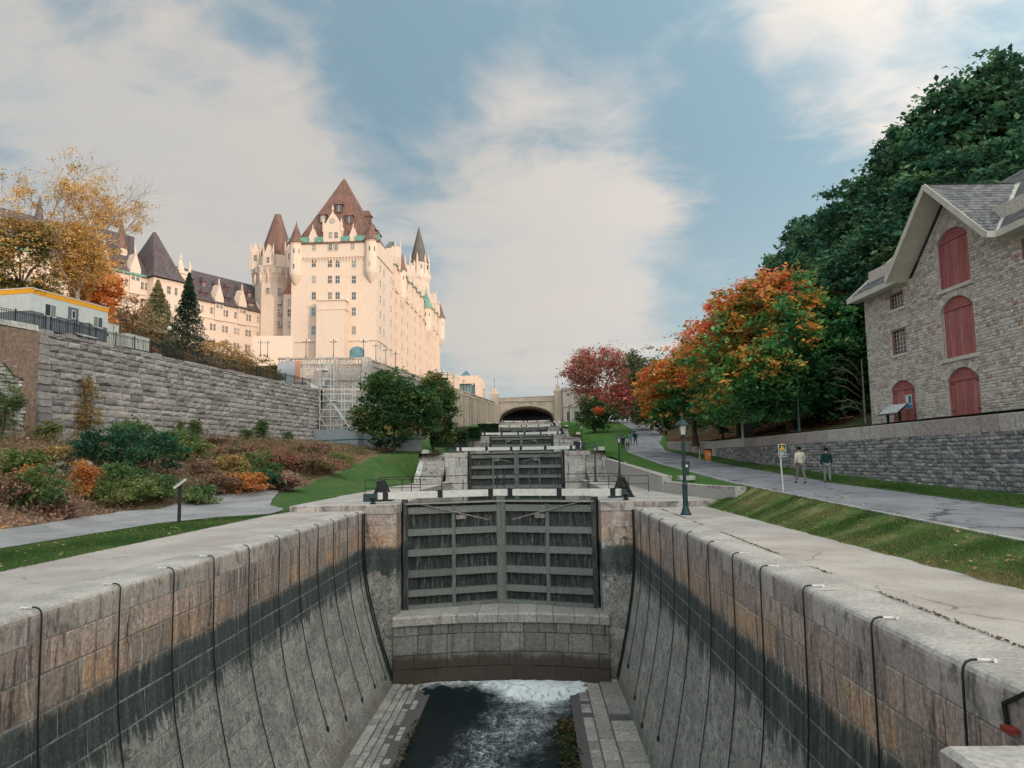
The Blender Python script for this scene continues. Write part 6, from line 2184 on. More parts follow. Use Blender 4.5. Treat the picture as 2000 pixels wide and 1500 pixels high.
# masonry by run_wall in big courses
def wall2(root, A, B, zb, h, mat, seed, lens, lim, hh=.6, **kw):
    run_wall(root, [(B.x, B.y), (A.x, A.y)], lambda x, y: zb(y), lambda x, y: ztop((x, y)) - 1.0, mat, seed, h=hh, lens=lens, lim=lim, thick=.9, bulge=0, ch=.02, proud=(0, .015), **kw)
wall2(bt_, TA, TB, lambda y: 11.8, 7, M['greystone'], 221, (1.2, 2.2), 90)
wall2(bt_, TB, Vector((TC.x, TC.y, 0)), lambda y: 5.0, 12, M['greystone'], 223, (1.5, 2.6), 90)
cwl = thing('buttressed_wall', 'long buttressed stone wall rising beside the upper locks to the bridge', 'wall', (-15, 200, 9))
wall2(cwl, TC, TD, lambda y: 9.0, 9, M['warmstone'], 225, (1.6, 2.8), 110, hh=.8)
def coping_run(root, A, B, mat, n):
    d = (B - A); L = d.length; d /= L; nn = Vector((d.y, -d.x, 0))
    m_ = n
    for k in range(m_):
        a = A + d * (L * k / m_ + .01); b = A + d * (L * (k + 1) / m_ - .01)
        za, zb2 = ztop(a), ztop(b)
        for (z0, z1, e) in ((-1.06, -.86, .14), (-.16, .06, .12)):
            mb = MB(); mb.add([a + nn * e + Vector((0, 0, za + z0)), b + nn * e + Vector((0, 0, zb2 + z0)), b - nn * .5 + Vector((0, 0, zb2 + z0)), a - nn * .5 + Vector((0, 0, za + z0)),
                       a + nn * e + Vector((0, 0, za + z1)), b + nn * e + Vector((0, 0, zb2 + z1)), b - nn * .5 + Vector((0, 0, zb2 + z1)), a - nn * .5 + Vector((0, 0, za + z1))],
                      ((0, 1, 2, 3), (4, 5, 6, 7), (0, 1, 5, 4), (1, 2, 6, 5), (2, 3, 7, 6), (3, 0, 4, 7)), rg.random()); mb.build('coping_stone', mat, root)
        # solid die or balusters between
        solid = (k % 3 == 2)
        if solid:
            mb = MB(); mb.prism([a + Vector((0, 0, za - .86)), b + Vector((0, 0, zb2 - .86)), b + Vector((0, 0, zb2 - .16)), a + Vector((0, 0, za - .16))], -nn * .4, rg.random()); mb.build('parapet_panel', mat, root)
        else:
            mb = MB(); q = int((b - a).length / .42)
            for i in range(q):
                p = a.lerp(b, (i + .5) / q) - nn * .2
                mb.lathe([(.10, -.86), (.06, -.74), (.14, -.5), (.06, -.26), (.10, -.16)], p + Vector((0, 0, ztop(p))), 6, rg.random())
            mb.build('balusters', mat, root, 'stuff')
coping_run(bt_, TA, TB, M['greystone'], 7)
coping_run(bt_, TB, TC, M['greystone'], 18)
coping_run(cwl, TC, TD, M['warmstone'], 18)
for (p, w) in ((TB, 1.3), (TA.lerp(TB, .66), .9), (TA.lerp(TB, .12), .7)):
    mb = MB(); mb.bbox(p.x - w / 2, p.x + w / 2, p.y - .35, p.y + w, 11.6, ZT + .12, .06, .8); mb.build('pier', M['greystone'], bt_)
d = (TD - TC).normalized(); nn = Vector((d.y, -d.x, 0)); L = (TD - TC).length
nbut = 17
for k in range(nbut):
    p = TC + d * (L * (k + .5) / nbut); z = ztop(p)
    mb = MB(); mb.prism([p - d * .5 + Vector((0, 0, 7)), p + d * .5 + Vector((0, 0, 7)), p + d * .5 + Vector((0, 0, z - 1.3)), p - d * .5 + Vector((0, 0, z - 1.3))], nn * .75, rg.random()); mb.build('buttress', M['warmstone'], cwl)
    mb = MB(); q = p + nn * .03
    mb.prism([p - d * .62 + Vector((0, 0, z - 1.3)), p + d * .62 + Vector((0, 0, z - 1.3)), p + d * .62 + Vector((0, 0, z - .9)), p - d * .62 + Vector((0, 0, z - .9))], nn * .9, rg.random()); mb.build('buttress_cap', M['warmstone'], cwl)
g = MB(); g.add([(-39.5, 113.6, ZT - 1.1), (-26.2, 115.4, ZT - 1.1), (-11.6, 229, 19.3), (-11.6, 262, 19.3), (-190, 262, 19.3), (-190, 113.6, ZT - 1.1)], ((0, 1, 2, 3, 4, 5),)); structure('castle_terrace', g, M['concrete'])
# terrace lamps
gl_ = globe_lamp('twin-globe lamp on the terrace balustrade, nearest the corner pier', (TA.lerp(TB, .97).x, TA.lerp(TB, .97).y, ZT), 2.7, True)
names = ['twin-globe lamp on the front balustrade, middle of the three', 'twin-globe lamp on the front balustrade, farthest from the corner pier']
for i, px in enumerate((646, 593)):
    f = ((px - 1038) / FPX * 114.2 - TA.x) / (TB.x - TA.x); p = TA.lerp(TB, f); dup(gl_, (p.x, p.y, ZT), names[i])
for i, px in enumerate((731, 751, 770, 851, 862, 873, 885, 905, 925, 945)):
    k = (px - 1038) / FPX; A, B = TB, TD
    dd = B - A; s = (k * A.y - A.x) / (dd.x - k * dd.y); p = A + dd * s
    dup(gl_, (p.x, p.y, ztop(p)), 'twin-globe lamp %s in the row climbing back from the corner pier to the bridge' % ('first', 'second', 'third', 'fourth', 'fifth', 'sixth', 'seventh', 'eighth', 'ninth', 'last')[i], group='globe lamps on the terrace')
for px, nm in ((509, 'outer'), (523, 'inner')):
    p = at(px, 668, 135); dup(gl_, (p.x, 135, p.z - 2.7), '%s lamp of the pair by the cream wall at the foot of the turret' % nm)
# orange and grey screens, parked car by the scaffold
p = at(566, 735, 104); hoarding('grey_screen', 'plain grey site screen beside the little green tree on the road', [(p.x - 1.7, 104, 12.0), (p.x + .75, 104, 12.0)], 5.0, M['hoard'], False)
p = at(581, 735, 104); t = thing('orange_screen', 'narrow orange site screen beside the grey one', 'screen', (p.x, 104.1, 12)); mb = MB(); mb.box(p.x - .35, p.x + .35, 104, 104.08, 12, 17); mb.build('panel', plain('faded_orange', (.50, .24, .16), .7), t)
mb = MB(); mb.box(p.x - .35, p.x - .29, 104.08, 104.4, 12, 16.9); mb.build('brace', M['steel'], t)
p = at(588, 760, 99)
t = thing('parked_car', 'white car parked on the terrace road behind the scaffold', 'car', (p.x, 99, 11.95))
x = p.x; z = 11.95
prof = [(-2.1, .35), (-2.1, .8), (-1.4, .92), (-.8, 1.42), (.9, 1.45), (1.6, .98), (2.1, .85), (2.1, .35)]
mb = MB(); mb.prism([(x + a, 98.2, z + b) for a, b in prof], (0, 1.7, 0)); mb.build('body', M['white'], t)
mb = MB(); mb.prism([(x + a, 98.19, z + b) for a, b in ((-1.15, .95), (-.72, 1.36), (.82, 1.38), (1.3, .97))], (0, .01, 0)); mb.build('side_window', M['glass'], t)
for a in (-1.3, 1.3):
    mb = MB(); mb.tube([(x + a, 98.12, z + .32), (x + a, 98.4, z + .32)], .32, 12); mb.build('wheel', M['rope'], t)

# ------------------------------------------------------------------ bridge
bz = 21.2
br = thing('stone_bridge', 'stone arch bridge with broad flat arch at the head of the locks', 'bridge', (-1.5, 228, 13))
YB = 228
def arcz(x):
    t = (x + 1.6) / 8.6; return 14.6 + 4.3 * math.sqrt(max(0, 1 - t * t))
n = 26; xs__ = frange(-10.2, 7.0, n)
mb = MB()
for a, b in zip(xs__, xs__[1:]):
    za, zb2 = arcz(a), arcz(b)
    mb.add([(a, YB, za + .55), (b, YB, zb2 + .55), (b, YB, bz - .9), (a, YB, bz - .9)], ((0, 1, 2, 3),), rg.random())
    mb.add([(a, YB, za), (b, YB, zb2), (b, YB + 22, zb2), (a, YB + 22, za)], ((0, 1, 2, 3),))
mb.build('spandrel_wall', M['warmstone'], br)
for a, b in zip(xs__, xs__[1:]):
    m2 = MB(); za, zb2 = arcz(a), arcz(b)
    m2.prism([(a + .02, YB - .12, za), (b - .02, YB - .12, zb2), (b - .02, YB - .12, zb2 + .6), (a + .02, YB - .12, za + .6)], (0, .4, 0), rg.random()); m2.build('arch_stone', M['warmstone'], br)
for k in range(9):
    a = -10.2 + k * 17.2 / 9
    m2 = MB(); m2.box(a + .02, a + 17.2 / 9 - .02, YB - .3, YB + .5, bz - .9, bz - .65, rg.random()); m2.box(a + .02, a + 17.2 / 9 - .02, YB - .1, YB + .3, bz - .65, bz + .25 + .05 * k, rg.random()); m2.box(a + .02, a + 17.2 / 9 - .02, YB - .22, YB + .4, bz + .25 + .05 * k, bz + .42 + .05 * k, .8); m2.build('parapet_stone', M['warmstone'], br)
for (a, b, h) in ((-12.8, -10.2, 23.4), (7.0, 9.3, 23.9)):
    m2 = MB(); m2.bbox(a, b, YB - 1.0, YB + 2, 10, h, .1, .8); m2.bbox(a - .15, b + .15, YB - 1.15, YB + 2.1, h - .8, h - .3, .05, .9); m2.bbox(a + .5, b - .5, YB - .6, YB + 1, h, h + 1.2, .1, .9); m2.build('pier', M['warmstone'], br)
m2 = MB(); m2.box(-10.2, 7, YB + 18, YB + 22, 12, bz - 1); m2.build('back_wall', M['arch_shade'], br)  # near-black block stands in for the shade seen through the arch
m2 = MB(); m2.box(-16, 30, YB + .5, YB + 22, bz - .8, bz - .6); m2.build('deck', M['concrete'], br)
gl2 = [(-11.5, 'left'), (8.1, 'right')]
for x, nm in gl2:
    dup(gl_, (x, YB + .2, (24.6 if x < 0 else 25.1)), 'twin-globe lamp on top of the %s bridge pier' % nm)
# house right of the bridge
hs = thing('bridge_house', 'grey stone building with dark doorway right of the bridge arch', 'building', (13, 226, 12))
m2 = MB(); m2.box(9.4, 17.5, 222, 240, 9, 23.2); m2.build('wall', M['greystone'], hs)
m2 = MB(); m2.box(9.2, 17.7, 221.8, 240.2, 23.2, 23.9); m2.build('cornice', M['greystone'], hs)
m2 = MB(); m2.box(9.2, 17.7, 221.7, 222, 18.0, 18.5); m2.build('string_course', M['greystone'], hs)
for x in (10.3, 12.6, 15.2):
    m2 = MB(); m2.box(x, x + 1.2, 221.93, 222, 13.6, 16.8); f = m2.build('window', M['trim'], hs)
    m2 = MB(); m2.box(x + .12, x + 1.08, 221.91, 221.93, 13.7, 16.7); m2.build('pane', M['glass'], f)
m2 = MB(); m2.box(9.2, 18, 219.5, 221.9, 9, 12.8); m2.build('entrance_terrace', M['greystone'], hs)
# modern stone block and low blocks beyond the terrace
mbk = thing('gallery_building', 'pale stone building with big glazed bay and blue pyramid skylight', 'building', (-19, 246, 20))
x0 = at(892, 760, 244).x; x1 = at(934, 760, 244).x; zt2 = at(910, 740, 244).z
m2 = MB(); m2.box(x0, x1, 246.5, 275, 18, zt2 + 1); m2.build('wall', M['cream'], mbk)
m2 = MB(); m2.box(x0 - .4, x1, 244, 246.6, zt2 - 1.6, zt2 + 1.1); m2.build('roof_slab', M['cream'], mbk)
for x in frange(x0, x1 - 1, 1):
    m2 = MB(); m2.box(x, x + 1.0, 244, 246.6, 18, zt2 - 1.6); m2.build('column', M['cream'], mbk)
for k in range(5):
    a = x0 + 1.1 + k * (x1 - x0 - 2.2) / 5; m2 = MB(); m2.box(a + .06, a + (x1 - x0 - 2.2) / 5 - .06, 245.5, 245.6, 19, zt2 - 1.7); m2.build('pane', M['glass_blue'], mbk)
for k in range(6):
    m2 = MB(); m2.box(x1 - .01, x1 + .8, 246 + k * 4.6, 247.2 + k * 4.6, 18, zt2 + .6); m2.build('side_pilaster', M['cream'], mbk)
    m2 = MB(); m2.box(x1 + .0, x1 + .05, 247.4 + k * 4.6, 250.2 + k * 4.6, 19, zt2 - 2); m2.build('side_pane', M['glass'], mbk)
m2 = MB(); m2.pyramid(x0 + .3, x0 + 5, 248, 253, zt2 + 1, (x0 + 2.6, 250.5, zt2 + 3.6)); m2.build('skylight', M['glass_blue'], mbk)
lb = thing('low_annexe', 'low pale stepped building between the castle hotel and the glazed block', 'building', (-28, 240, 19))
xa = at(862, 760, 236).x; xb = at(893, 760, 236).x; zz1 = at(870, 734, 236).z; zz2 = at(870, 722, 236).z
m2 = MB(); m2.box(xa - 4, xb, 238, 252, 18, zz1); m2.build('wall', M['cream'], lb)
m2 = MB(); m2.box(xa - 4, xb - 2.2, 242, 250, zz1, zz2); m2.build('roof_block', M['greystone'], lb)
m2 = MB(); m2.box(xa - 4.1, xb + .1, 237.8, 252, zz1 - .5, zz1 + .15); m2.build('cornice', M['cream'], lb)
# ------------------------------------------------------------------ castle hotel
CO = Vector((-34.9, 165, 18.0)); CRZ = -.036
ch = thing('castle_hotel', 'cream limestone castle hotel with steep copper roofs, turrets and long wings', 'building', CO, CRZ)
Cx = Vector((cos(CRZ), sin(CRZ), 0)); Cy = Vector((-sin(CRZ), cos(CRZ), 0))
def cf(px, py, dep=0.0):
    p = onplane(px, py, CO + Cy * dep, Cy) - CO
    return p.dot(Cx), p.z
def cz(px, py, dep=0.0): return cf(px, py, dep)[1]
def zq(zx, zy, dep=0.0): return cf(460 + zx / 3.75, 330 + zy / 3.75, dep)   # coordinates read off an enlargement of the photograph
def cb(mb, nm, mt='cream'): return mb.build(nm, M[mt], ch, world=False)
XL_ = zq(408, 900)[0]; XR_ = 0.0; ZE = zq(700, 535)[1]
# tower block
DB = 16.0
mb = MB(); mb.box(XL_, XR_, 0, DB, -1, ZE); cb(mb, 'tower_wall')
zc = zq(700, 660)[1]
mb = MB(); mb.box(XL_ - .25, XR_ + .25, -.28, DB, zc + .35, ZE + .0); cb(mb, 'upper_storey')
for k in range(24):
    x = XL_ + 1.8 + k * (XR_ - XL_ - 3.6) / 23
    mb = MB(); mb.prism([(x - .16, -.02, zc + .36), (x - .16, -.28, zc + .36), (x - .16, -.28, zc + .1), (x - .16, -.02, zc - .7)], (.32, 0, 0)); cb(mb, 'corbel')
for (zy) in (1258, ):
    z = zq(700, zy)[1]; mb = MB(); mb.box(XL_ - .2, XR_ + .2, -.22, DB, z - .2, z + .2); cb(mb, 'string_course')
# copper gutter parapet
for (a, b) in ((388, 545), (590, 645), (780, 842), (882, 1060)):
    xa = zq(a, 530)[0]; xb = zq(b, 530)[0]
    mb = MB(); mb.box(xa, xb, -.75, -.2, ZE - .1, ZE + 1.1); cb(mb, 'gutter_parapet', 'verdigris')
mb = MB(); mb.box(XL_ - .5, XR_ + .6, -.6, .3, ZE - .45, ZE - .1); cb(mb, 'eaves', 'copper')
# main roof with a slight bell at the eaves
ax_, az_ = zq(797, 78, 8)
mb = MB()
x0, x1, y0, y1 = XL_ + .8, XR_ - .3, .3, DB - .3
mb.pyramid(x0, x1, y0, y1, ZE - .2, (ax_, 8, az_), .5, .25); cb(mb, 'roof', 'copper')
mb = MB()
for (p, q) in (((x0, y0), -1), ((x1, y0), 1), ((x1, y1), 1), ((x0, y1), -1)):
    mb.tube([(p[0], p[1], ZE - .1), (ax_, 8, az_ + .1)], .14, 5)
for i in range(1, 8):
    t = i / 8
    mb.tube([(x0 + (x1 - x0) * t, y0 - .02, ZE - .1), (ax_ + (x0 + (x1 - x0) * t - ax_) * .1, 8 - .8, az_ - 1.6)], .05, 4)
    mb.tube([(x1 + .02, y0 + (y1 - y0) * t, ZE - .1), (ax_ + .9, 8 + (y0 + (y1 - y0) * t - 8) * .1, az_ - 1.6)], .05, 4)
cb(mb, 'roof_ridges', 'copper')
def cone_turret(c, r, z0, z1, z2, zap, nm='turret', roofm='copper', n=12, corb=True):
    prof = ([(.15, z0 - 2.4), (r * .45, z0 - 1.7), (r * .5, z0 - 1.5), (r * .75, z0 - .9), (r * .8, z0 - .7), (r, z0)] if corb else [(r, z0)]) + [(r, z1 - .4), (r * 1.12, z1 - .3), (r * 1.12, z1)]
    mb = MB(); mb.lathe(prof, (c[0], c[1], 0), n); w = mb.build(nm, M['cream'], ch, world=False)
    mb = MB(); mb.lathe([(r * 1.3, z1 - .1), (r * 1.22, z1 + .15), (r * .95, z1 + .9), (.06, zap)], (c[0], c[1], 0), n); mb.build(nm + '_roof', M[roofm], w, world=False)
    mb = MB(); mb.lathe([(.05, zap - .2), (.12, zap + .1), (.02, zap + .7)], (c[0], c[1], 0), 5); mb.build('finial', M['copper'], w, world=False)
    for (ang, zz_) in ((-pi / 2, z1 - 2.2), (-pi / 2, z0 + 1.8), (-pi / 4, z1 - 2.2)):
        mb = MB(); rr = r + .01; cx, cy = c[0] + cos(ang) * rr * .97, c[1] + sin(ang) * rr * .97
        mb.box(cx - .14, cx + .14, cy - .05, cy + .05, zz_ - .55, zz_ + .55); mb.build('slit_window', M['glass'], w, world=False)
xt, zt3 = zq(1000, 525); _, zap = zq(992, 378); _, zb3 = zq(1000, 760)
cone_turret((xt - .2, .0), 1.45, zb3, ZE, 0, zap)
xt2, _ = zq(445, 525); _, zap2 = zq(452, 398); _, zb4 = zq(440, 780)
cone_turret((xt2, .0), 1.45, zb4, ZE, 0, zap2)
# windows
WIN = {}
def win_mesh(w, h, mat='glass'):
    k = (round(w, 2), round(h, 2), mat)
    if k not in WIN:
        f = MB(); f.box(-w / 2 - .12, w / 2 + .12, -.05, 0, -h / 2 - .14, -h / 2); f.box(-w / 2 - .12, w / 2 + .12, -.05, 0, h / 2, h / 2 + .12)
        f.box(-w / 2 - .12, -w / 2, -.049, 0, -h / 2, h / 2); f.box(w / 2, w / 2 + .12, -.049, 0, -h / 2, h / 2); f.box(-w / 2, w / 2, -.046, 0, -.04, .04); f.box(-.03, .03, -.046, 0, -h / 2, h / 2)
        p = MB(); p.box(-w / 2, w / 2, -.03, 0, -h / 2, h / 2)
        a = f.mesh('window'); a.materials.append(M['cream']); b = p.mesh('pane'); b.materials.append(M[mat])
        WIN[k] = (a, b)
    return WIN[k]
def cwin(x, y, z, w, h, rz=0.0, mat='glass', parent=None):
    a, b = win_mesh(w, h, mat)
    o = link_mesh('window', a, None, ch); o.location = (x, y, z); o.rotation_euler = (0, 0, rz)
    p = link_mesh('pane', b, None, o)
    return o
for (zx, zy, w, h, dep) in [(575, 575, .85, 1.5, -.28), (695, 570, .8, 1.5, -.42), (737, 570, .8, 1.5, -.42), (858, 565, .85, 1.5, -.28), (695, 485, .8, 1.4, -.42), (737, 485, .8, 1.4, -.42)] + \
        [(zx, zy, .95, 1.75, 0) for zy in (692, 810, 930) for zx in (574, 692, 748, 867)] + [(zx, zy, .95, 1.9, 0) for zy in (1045, 1182) for zx in (571, 867)]:
    x, z = zq(zx, zy, dep)
    cwin(x, dep, z, w, h, 0, 'glass_blue' if (zy > 1000 and zx < 600) else 'glass')
x, z = zq(890, 1335); mb = MB(); q = arch_pts(x - 1.7, x + 1.7, z + .2, .9, 8); mb.prism([(a, -.06, b) for a, b in q] + [(x + 1.7, -.06, z - 1.5), (x - 1.7, -.06, z - 1.5)], (0, .06, 0)); o = mb.build('arched_window', M['glass_blue'], ch, world=False)
# projecting service block
xa, zt4 = zq(592, 958, -3); xb, _ = zq(798, 958, -3)
mb = MB(); mb.box(xa, xb, -3, .02, -1, zt4 - 2.2); cb(mb, 'service_block')
mb = MB(); mb.box(xa + .02, xb - .02, -2.9, .02, zt4 - 2.2, zt4 - .2); cb(mb, 'service_block_top')
mb = MB(); mb.box(xa - .12, xb + .25, -3.15, .02, zt4 - .25, zt4); mb.box(xa - .08, xb + .2, -3.1, .02, zt4 - 2.35, zt4 - 2.15); cb(mb, 'service_block_cornice')
# stone gables on the roof line
def gable(x, hw, zb, zs, za, y=-.42, d=2.2, nm='gable', pins=True, frame='x', stepy=0):
    pl = [(x - hw, zb), (x + hw, zb), (x + hw, zs), (x, za), (x - hw, zs)]
    mb = MB()
    if frame == 'x':
        mb.prism([(a, y, b) for a, b in pl], (0, d, 0))
        if pins:
            for s in (-1, 1): mb.lathe([(.28, zs - 1.2), (.28, zs + .6), (.02, zs + 2.1)], (x + s * hw, y + .1, 0), 5)
            mb.lathe([(.2, za - .4), (.12, za + .4), (.3, za + .7), (.02, za + 1.8)], (x, y + .2, 0), 5)
    else:
        mb.prism([(y, a, b) for a, b in pl], (-d, 0, 0))
        if pins: mb.lathe([(.2, za - .3), (.22, za + .5), (.02, za + 1.6)], (y - .2, x, 0), 5)
    return cb(mb, nm)
x, _ = zq(712, 500); hw = zq(778, 430)[0] - x
gable(x, hw, ZE - .3, zq(712, 425)[1], zq(712, 318)[1], -.42, 3.5)
mb = MB(); zz1 = zq(712, 385)[1]
mb.lathe([(.75, 0), (.75, .06)], (0, 0, 0), 12); 
mb = MB(); mb.prism([(x + cos(a) * .7, -.47, zz1 + sin(a) * .7) for a in [2 * pi * k / 12 for k in range(12)]], (0, .05, 0)); cb(mb, 'gable_roundel', 'greystone')
for zx, za, zs in ((568, 432, 500), (862, 425, 500)):
    x, _ = zq(zx, 500); gable(x, .95, ZE - .3, zq(zx, zs)[1], zq(zx, za)[1], -.36, 2.2, 'small_gable', False)
    mb = MB(); mb.lathe([(.1, zq(zx, za)[1] - .2), (.14, zq(zx, za)[1] + .3), (.02, zq(zx, za)[1] + .8)], (x, -.2, 0), 5); cb(mb, 'finial')
def roof_dormer(x, y, z, w=1.5, h=1.9, d=3, hood=1.8, ang=0):
    c_, s_ = cos(ang), sin(ang)
    def P(a, b, c): return (x + a * c_ - b * s_, y + a * s_ + b * c_, z + c)
    mb = MB(); mb.add([P(a, b, c) for c in (0, h) for b in (0, d) for a in (-w / 2, w / 2)], ((0, 2, 3, 1), (4, 5, 7, 6), (0, 1, 5, 4), (2, 6, 7, 3), (0, 4, 6, 2), (1, 3, 7, 5))); o = cb(mb, 'dormer', 'copper')
    mb = MB(); mb.add([P(-w * .7, -.35, h), P(w * .7, -.35, h), P(w * .7, d, h), P(-w * .7, d, h), P(0, .5, h + hood), P(0, d, h + hood)], ((0, 1, 4), (1, 2, 5, 4), (0, 4, 5, 3), (0, 3, 2, 1))); mb.build('dormer_roof', M['copper'], o, world=False)
    mb = MB(); mb.add([P(-w * .36, -.03, .25), P(w * .36, -.03, .25), P(w * .36, -.03, h - .15), P(-w * .36, -.03, h - .15)], ((0, 1, 2, 3),)); mb.build('pane', M['glass'], o, world=False)
    mb = MB(); mb.add([P(-.06, -.05, .2), P(.06, -.05, .2), P(.06, -.05, h - .1), P(-.06, -.05, h - .1)], ((0, 1, 2, 3),)); mb.build('mullion', M['trim'], o, world=False)
for zx, zy, dep in ((757, 318, 3.4), (832, 400, 2.2), (640, 395, 2.2)):
    x, z = zq(zx, zy, dep); roof_dormer(x, dep, z)
for (y, z) in ((5, ZE + 2.2), (9.5, ZE + 2.2), (7.5, ZE + 6.4)):
    roof_dormer(XR_ - .6 - (z - ZE) * .42, y, z, 1.4, 1.8, 2.5, 1.6, pi / 2)
# left tower behind
dep = 12
cx, _ = zq(305, 700, dep); zb5 = zq(300, 800, dep)[1]; zb6 = zq(300, 748, dep)[1]; ze5 = zq(300, 655, dep)[1]
mb = MB(); mb.lathe([(5.1, -1), (5.1, zb5 - 2.2), (5.7, zb5), ], (cx, dep, 0), 8, a0=pi / 8); cb(mb, 'round_tower')
mb = MB(); mb.lathe([(5.9, zb5), (5.9, zb6 - .3), (6.05, zb6 - .3), (6.05, zb6)], (cx, dep, 0), 8, a0=pi / 8); cb(mb, 'tower_balcony')
for k in range(16):
    a = 2 * pi * k / 16; mb = MB(); px_, py_ = cx + cos(a) * 5.55, dep + sin(a) * 5.55
    mb.lathe([(.1, zb5 - 2.4), (.3, zb5 - .9), (.3, zb5)], (px_, py_, 0), 4); cb(mb, 'corbel')
for k in range(14):
    a = -pi + pi * k / 13; mb = MB(); px_, py_ = cx + cos(a) * 5.75, dep + sin(a) * 5.75
    mb.box(px_ - .18, px_ + .18, py_ - .25, py_ + .05, zb5 + .35, zb6 - .45); cb(mb, 'balcony_opening', 'greystone')
mb = MB(); mb.lathe([(4.3, zb6 - .5), (4.3, ze5)], (cx, dep, 0), 8, a0=pi / 8); cb(mb, 'upper_tower')
ax2, az2 = zq(297, 336, dep)
r5 = 4.35
mb = MB(); mb.lathe([(r5, ze5 - .1), (r5 * .94, ze5 + .5), (.75, az2)], (cx, dep, 0), 8, a0=pi / 8)
vs_top = 0; cb(mb, 'tower_roof', 'copper')
for (dx, dy) in ((-4.6, -1.2), (4.2, -1.6), (0, -4.6)):
    zt5 = ze5 + (1.4 if dx else -.2)
    gable(cx + dx, .9, zb6, zt5, zt5 + 2.2, dep + dy - 1.2, 1.6, 'tower_dormer', False)
    cwin(cx + dx, dep + dy - 1.2, zt5 - 1.8, .7, 1.4)
    for s in (-1, 1):
        mb = MB(); mb.lathe([(.2, zb6), (.2, zt5 + .8), (.02, zt5 + 2.2)], (cx + dx + s * 1.2, dep + dy - 1, 0), 5); cb(mb, 'pinnacle')
for zy in (890, 968, 1045, 1130): 
    for zx in (237, 322) if zy < 900 else (320,):
        x, z = zq(zx, zy, dep - 4.9); cwin(x, dep - 4.95, z, .7, 1.2)
xa, _ = zq(372, 900, 5); xb, _ = zq(418, 900, 5); z = zq(395, 920, 5)[1]
mb = MB(); mb.box(xa - .3, xb + 1, 4, 12, -1, z); cb(mb, 'link_block')
mb = MB(); mb.pyramid(xa - .5, xb + 1, 3.8, 12, z, ((xa + xb) / 2 + .5, 8, z + 4.2), .5, .8); cb(mb, 'link_roof', 'redcopper' if 'redcopper' in M else (M.setdefault('redcopper', copper_mat('red_copper', [(.22, .075, .055), (.27, .10, .07), (.16, .07, .06)])) and 'redcopper'))
for zy in (978, 1055, 1140):
    x, z = zq(396, zy, 4); cwin(x, 3.98, z, .9, 1.7)
# long side body
SX, SY = XR_, 92.0
mb = MB(); mb.box(-15.5, SX - .35, DB, SY, -1, ZE - .6); cb(mb, 'side_wall')
mb = MB(); mb.box(SX - .36, SX + .05, DB, SY, ZE - 7.2, ZE - 6.8); mb.box(SX - .36, SX + .25, DB, SY, ZE - .9, ZE - .5); mb.box(SX - .36, SX + .1, 0.5, SY, 6.5, 6.9); cb(mb, 'side_cornice')
mb = MB(); mb.add([(-15.5, DB, ZE - .6), (SX, DB, ZE - .6), (SX, SY, ZE - .6), (-15.5, SY, ZE - .6), (-7.8, DB, ZE + 8.5), (-7.8, SY - 7, ZE + 8.5)], ((0, 1, 4), (1, 2, 5, 4), (2, 3, 5), (3, 0, 4, 5))); cb(mb, 'side_roof', 'slate')
mb = MB(); mb.pyramid(-14, -.4, 36, 50, ZE - .2, (-6.5, 44, ZE + 13), .5, .6); cb(mb, 'pavilion_roof', 'greenroof' if 'greenroof' in M else (M.setdefault('greenroof', copper_mat('green_grey_copper', [(.10, .12, .105), (.15, .17, .14), (.09, .085, .08)])) and 'greenroof'))
for k in range(12):
    y = DB + 3.4 + k * 6.3
    if 36 < y < 40: y += 1
    tall = k % 3 == 1
    mb = MB(); hw = 1.5 if tall else 1.15; zs = ZE + (2.6 if tall else 1.3)
    gable(y, hw, ZE - 6.7, zs, zs + (3.6 if tall else 2.6), SX + .12, 2.6, 'side_gable', True, 'y')
    mb = MB(); mb.prism([(SX + .5, y - hw - .3, ZE - .8), (SX + .5, y + hw + .3, ZE - .8), (SX + .5, y + hw + .3, ZE - .45), (SX + .5, y - hw - .3, ZE - .45)], (-.6, 0, 0)); cb(mb, 'gable_ledge', 'verdigris')
    mb = MB(); mb.prism([(SX + .32, y - hw - 1.0, -.5), (SX + .32, y - hw - .45, -.5), (SX + .32, y - hw - .45, ZE - 7), (SX + .32, y - hw - 1.0, ZE - 7)], (-.7, 0, 0)); cb(mb, 'pilaster')
for fl in range(9):
    z = 3.2 + fl * 3.62 + (.8 if fl > 0 else 0)
    for k in range(24):
        y = 3.2 + k * 3.65
        if y > SY - 2 or (y < DB and k not in (0, 1, 3)): continue
        cwin(SX + (0.0 if y < DB else -.35) + (.48 if False else 0), y, z, .85, 1.7, pi / 2)
cone_turret((SX - .1, 26.5), 1.3, ZE - 7.5, ZE - .2, 0, ZE + 5.5)
cone_turret((SX + .2, 62.5), 1.6, ZE - 10, ZE - 3.0, 0, ZE + 3.2, 'turret', 'verdigris')
cone_turret((SX - .1, SY - .3), 1.5, ZE - 8, ZE - .5, 0, ZE + 4.5)
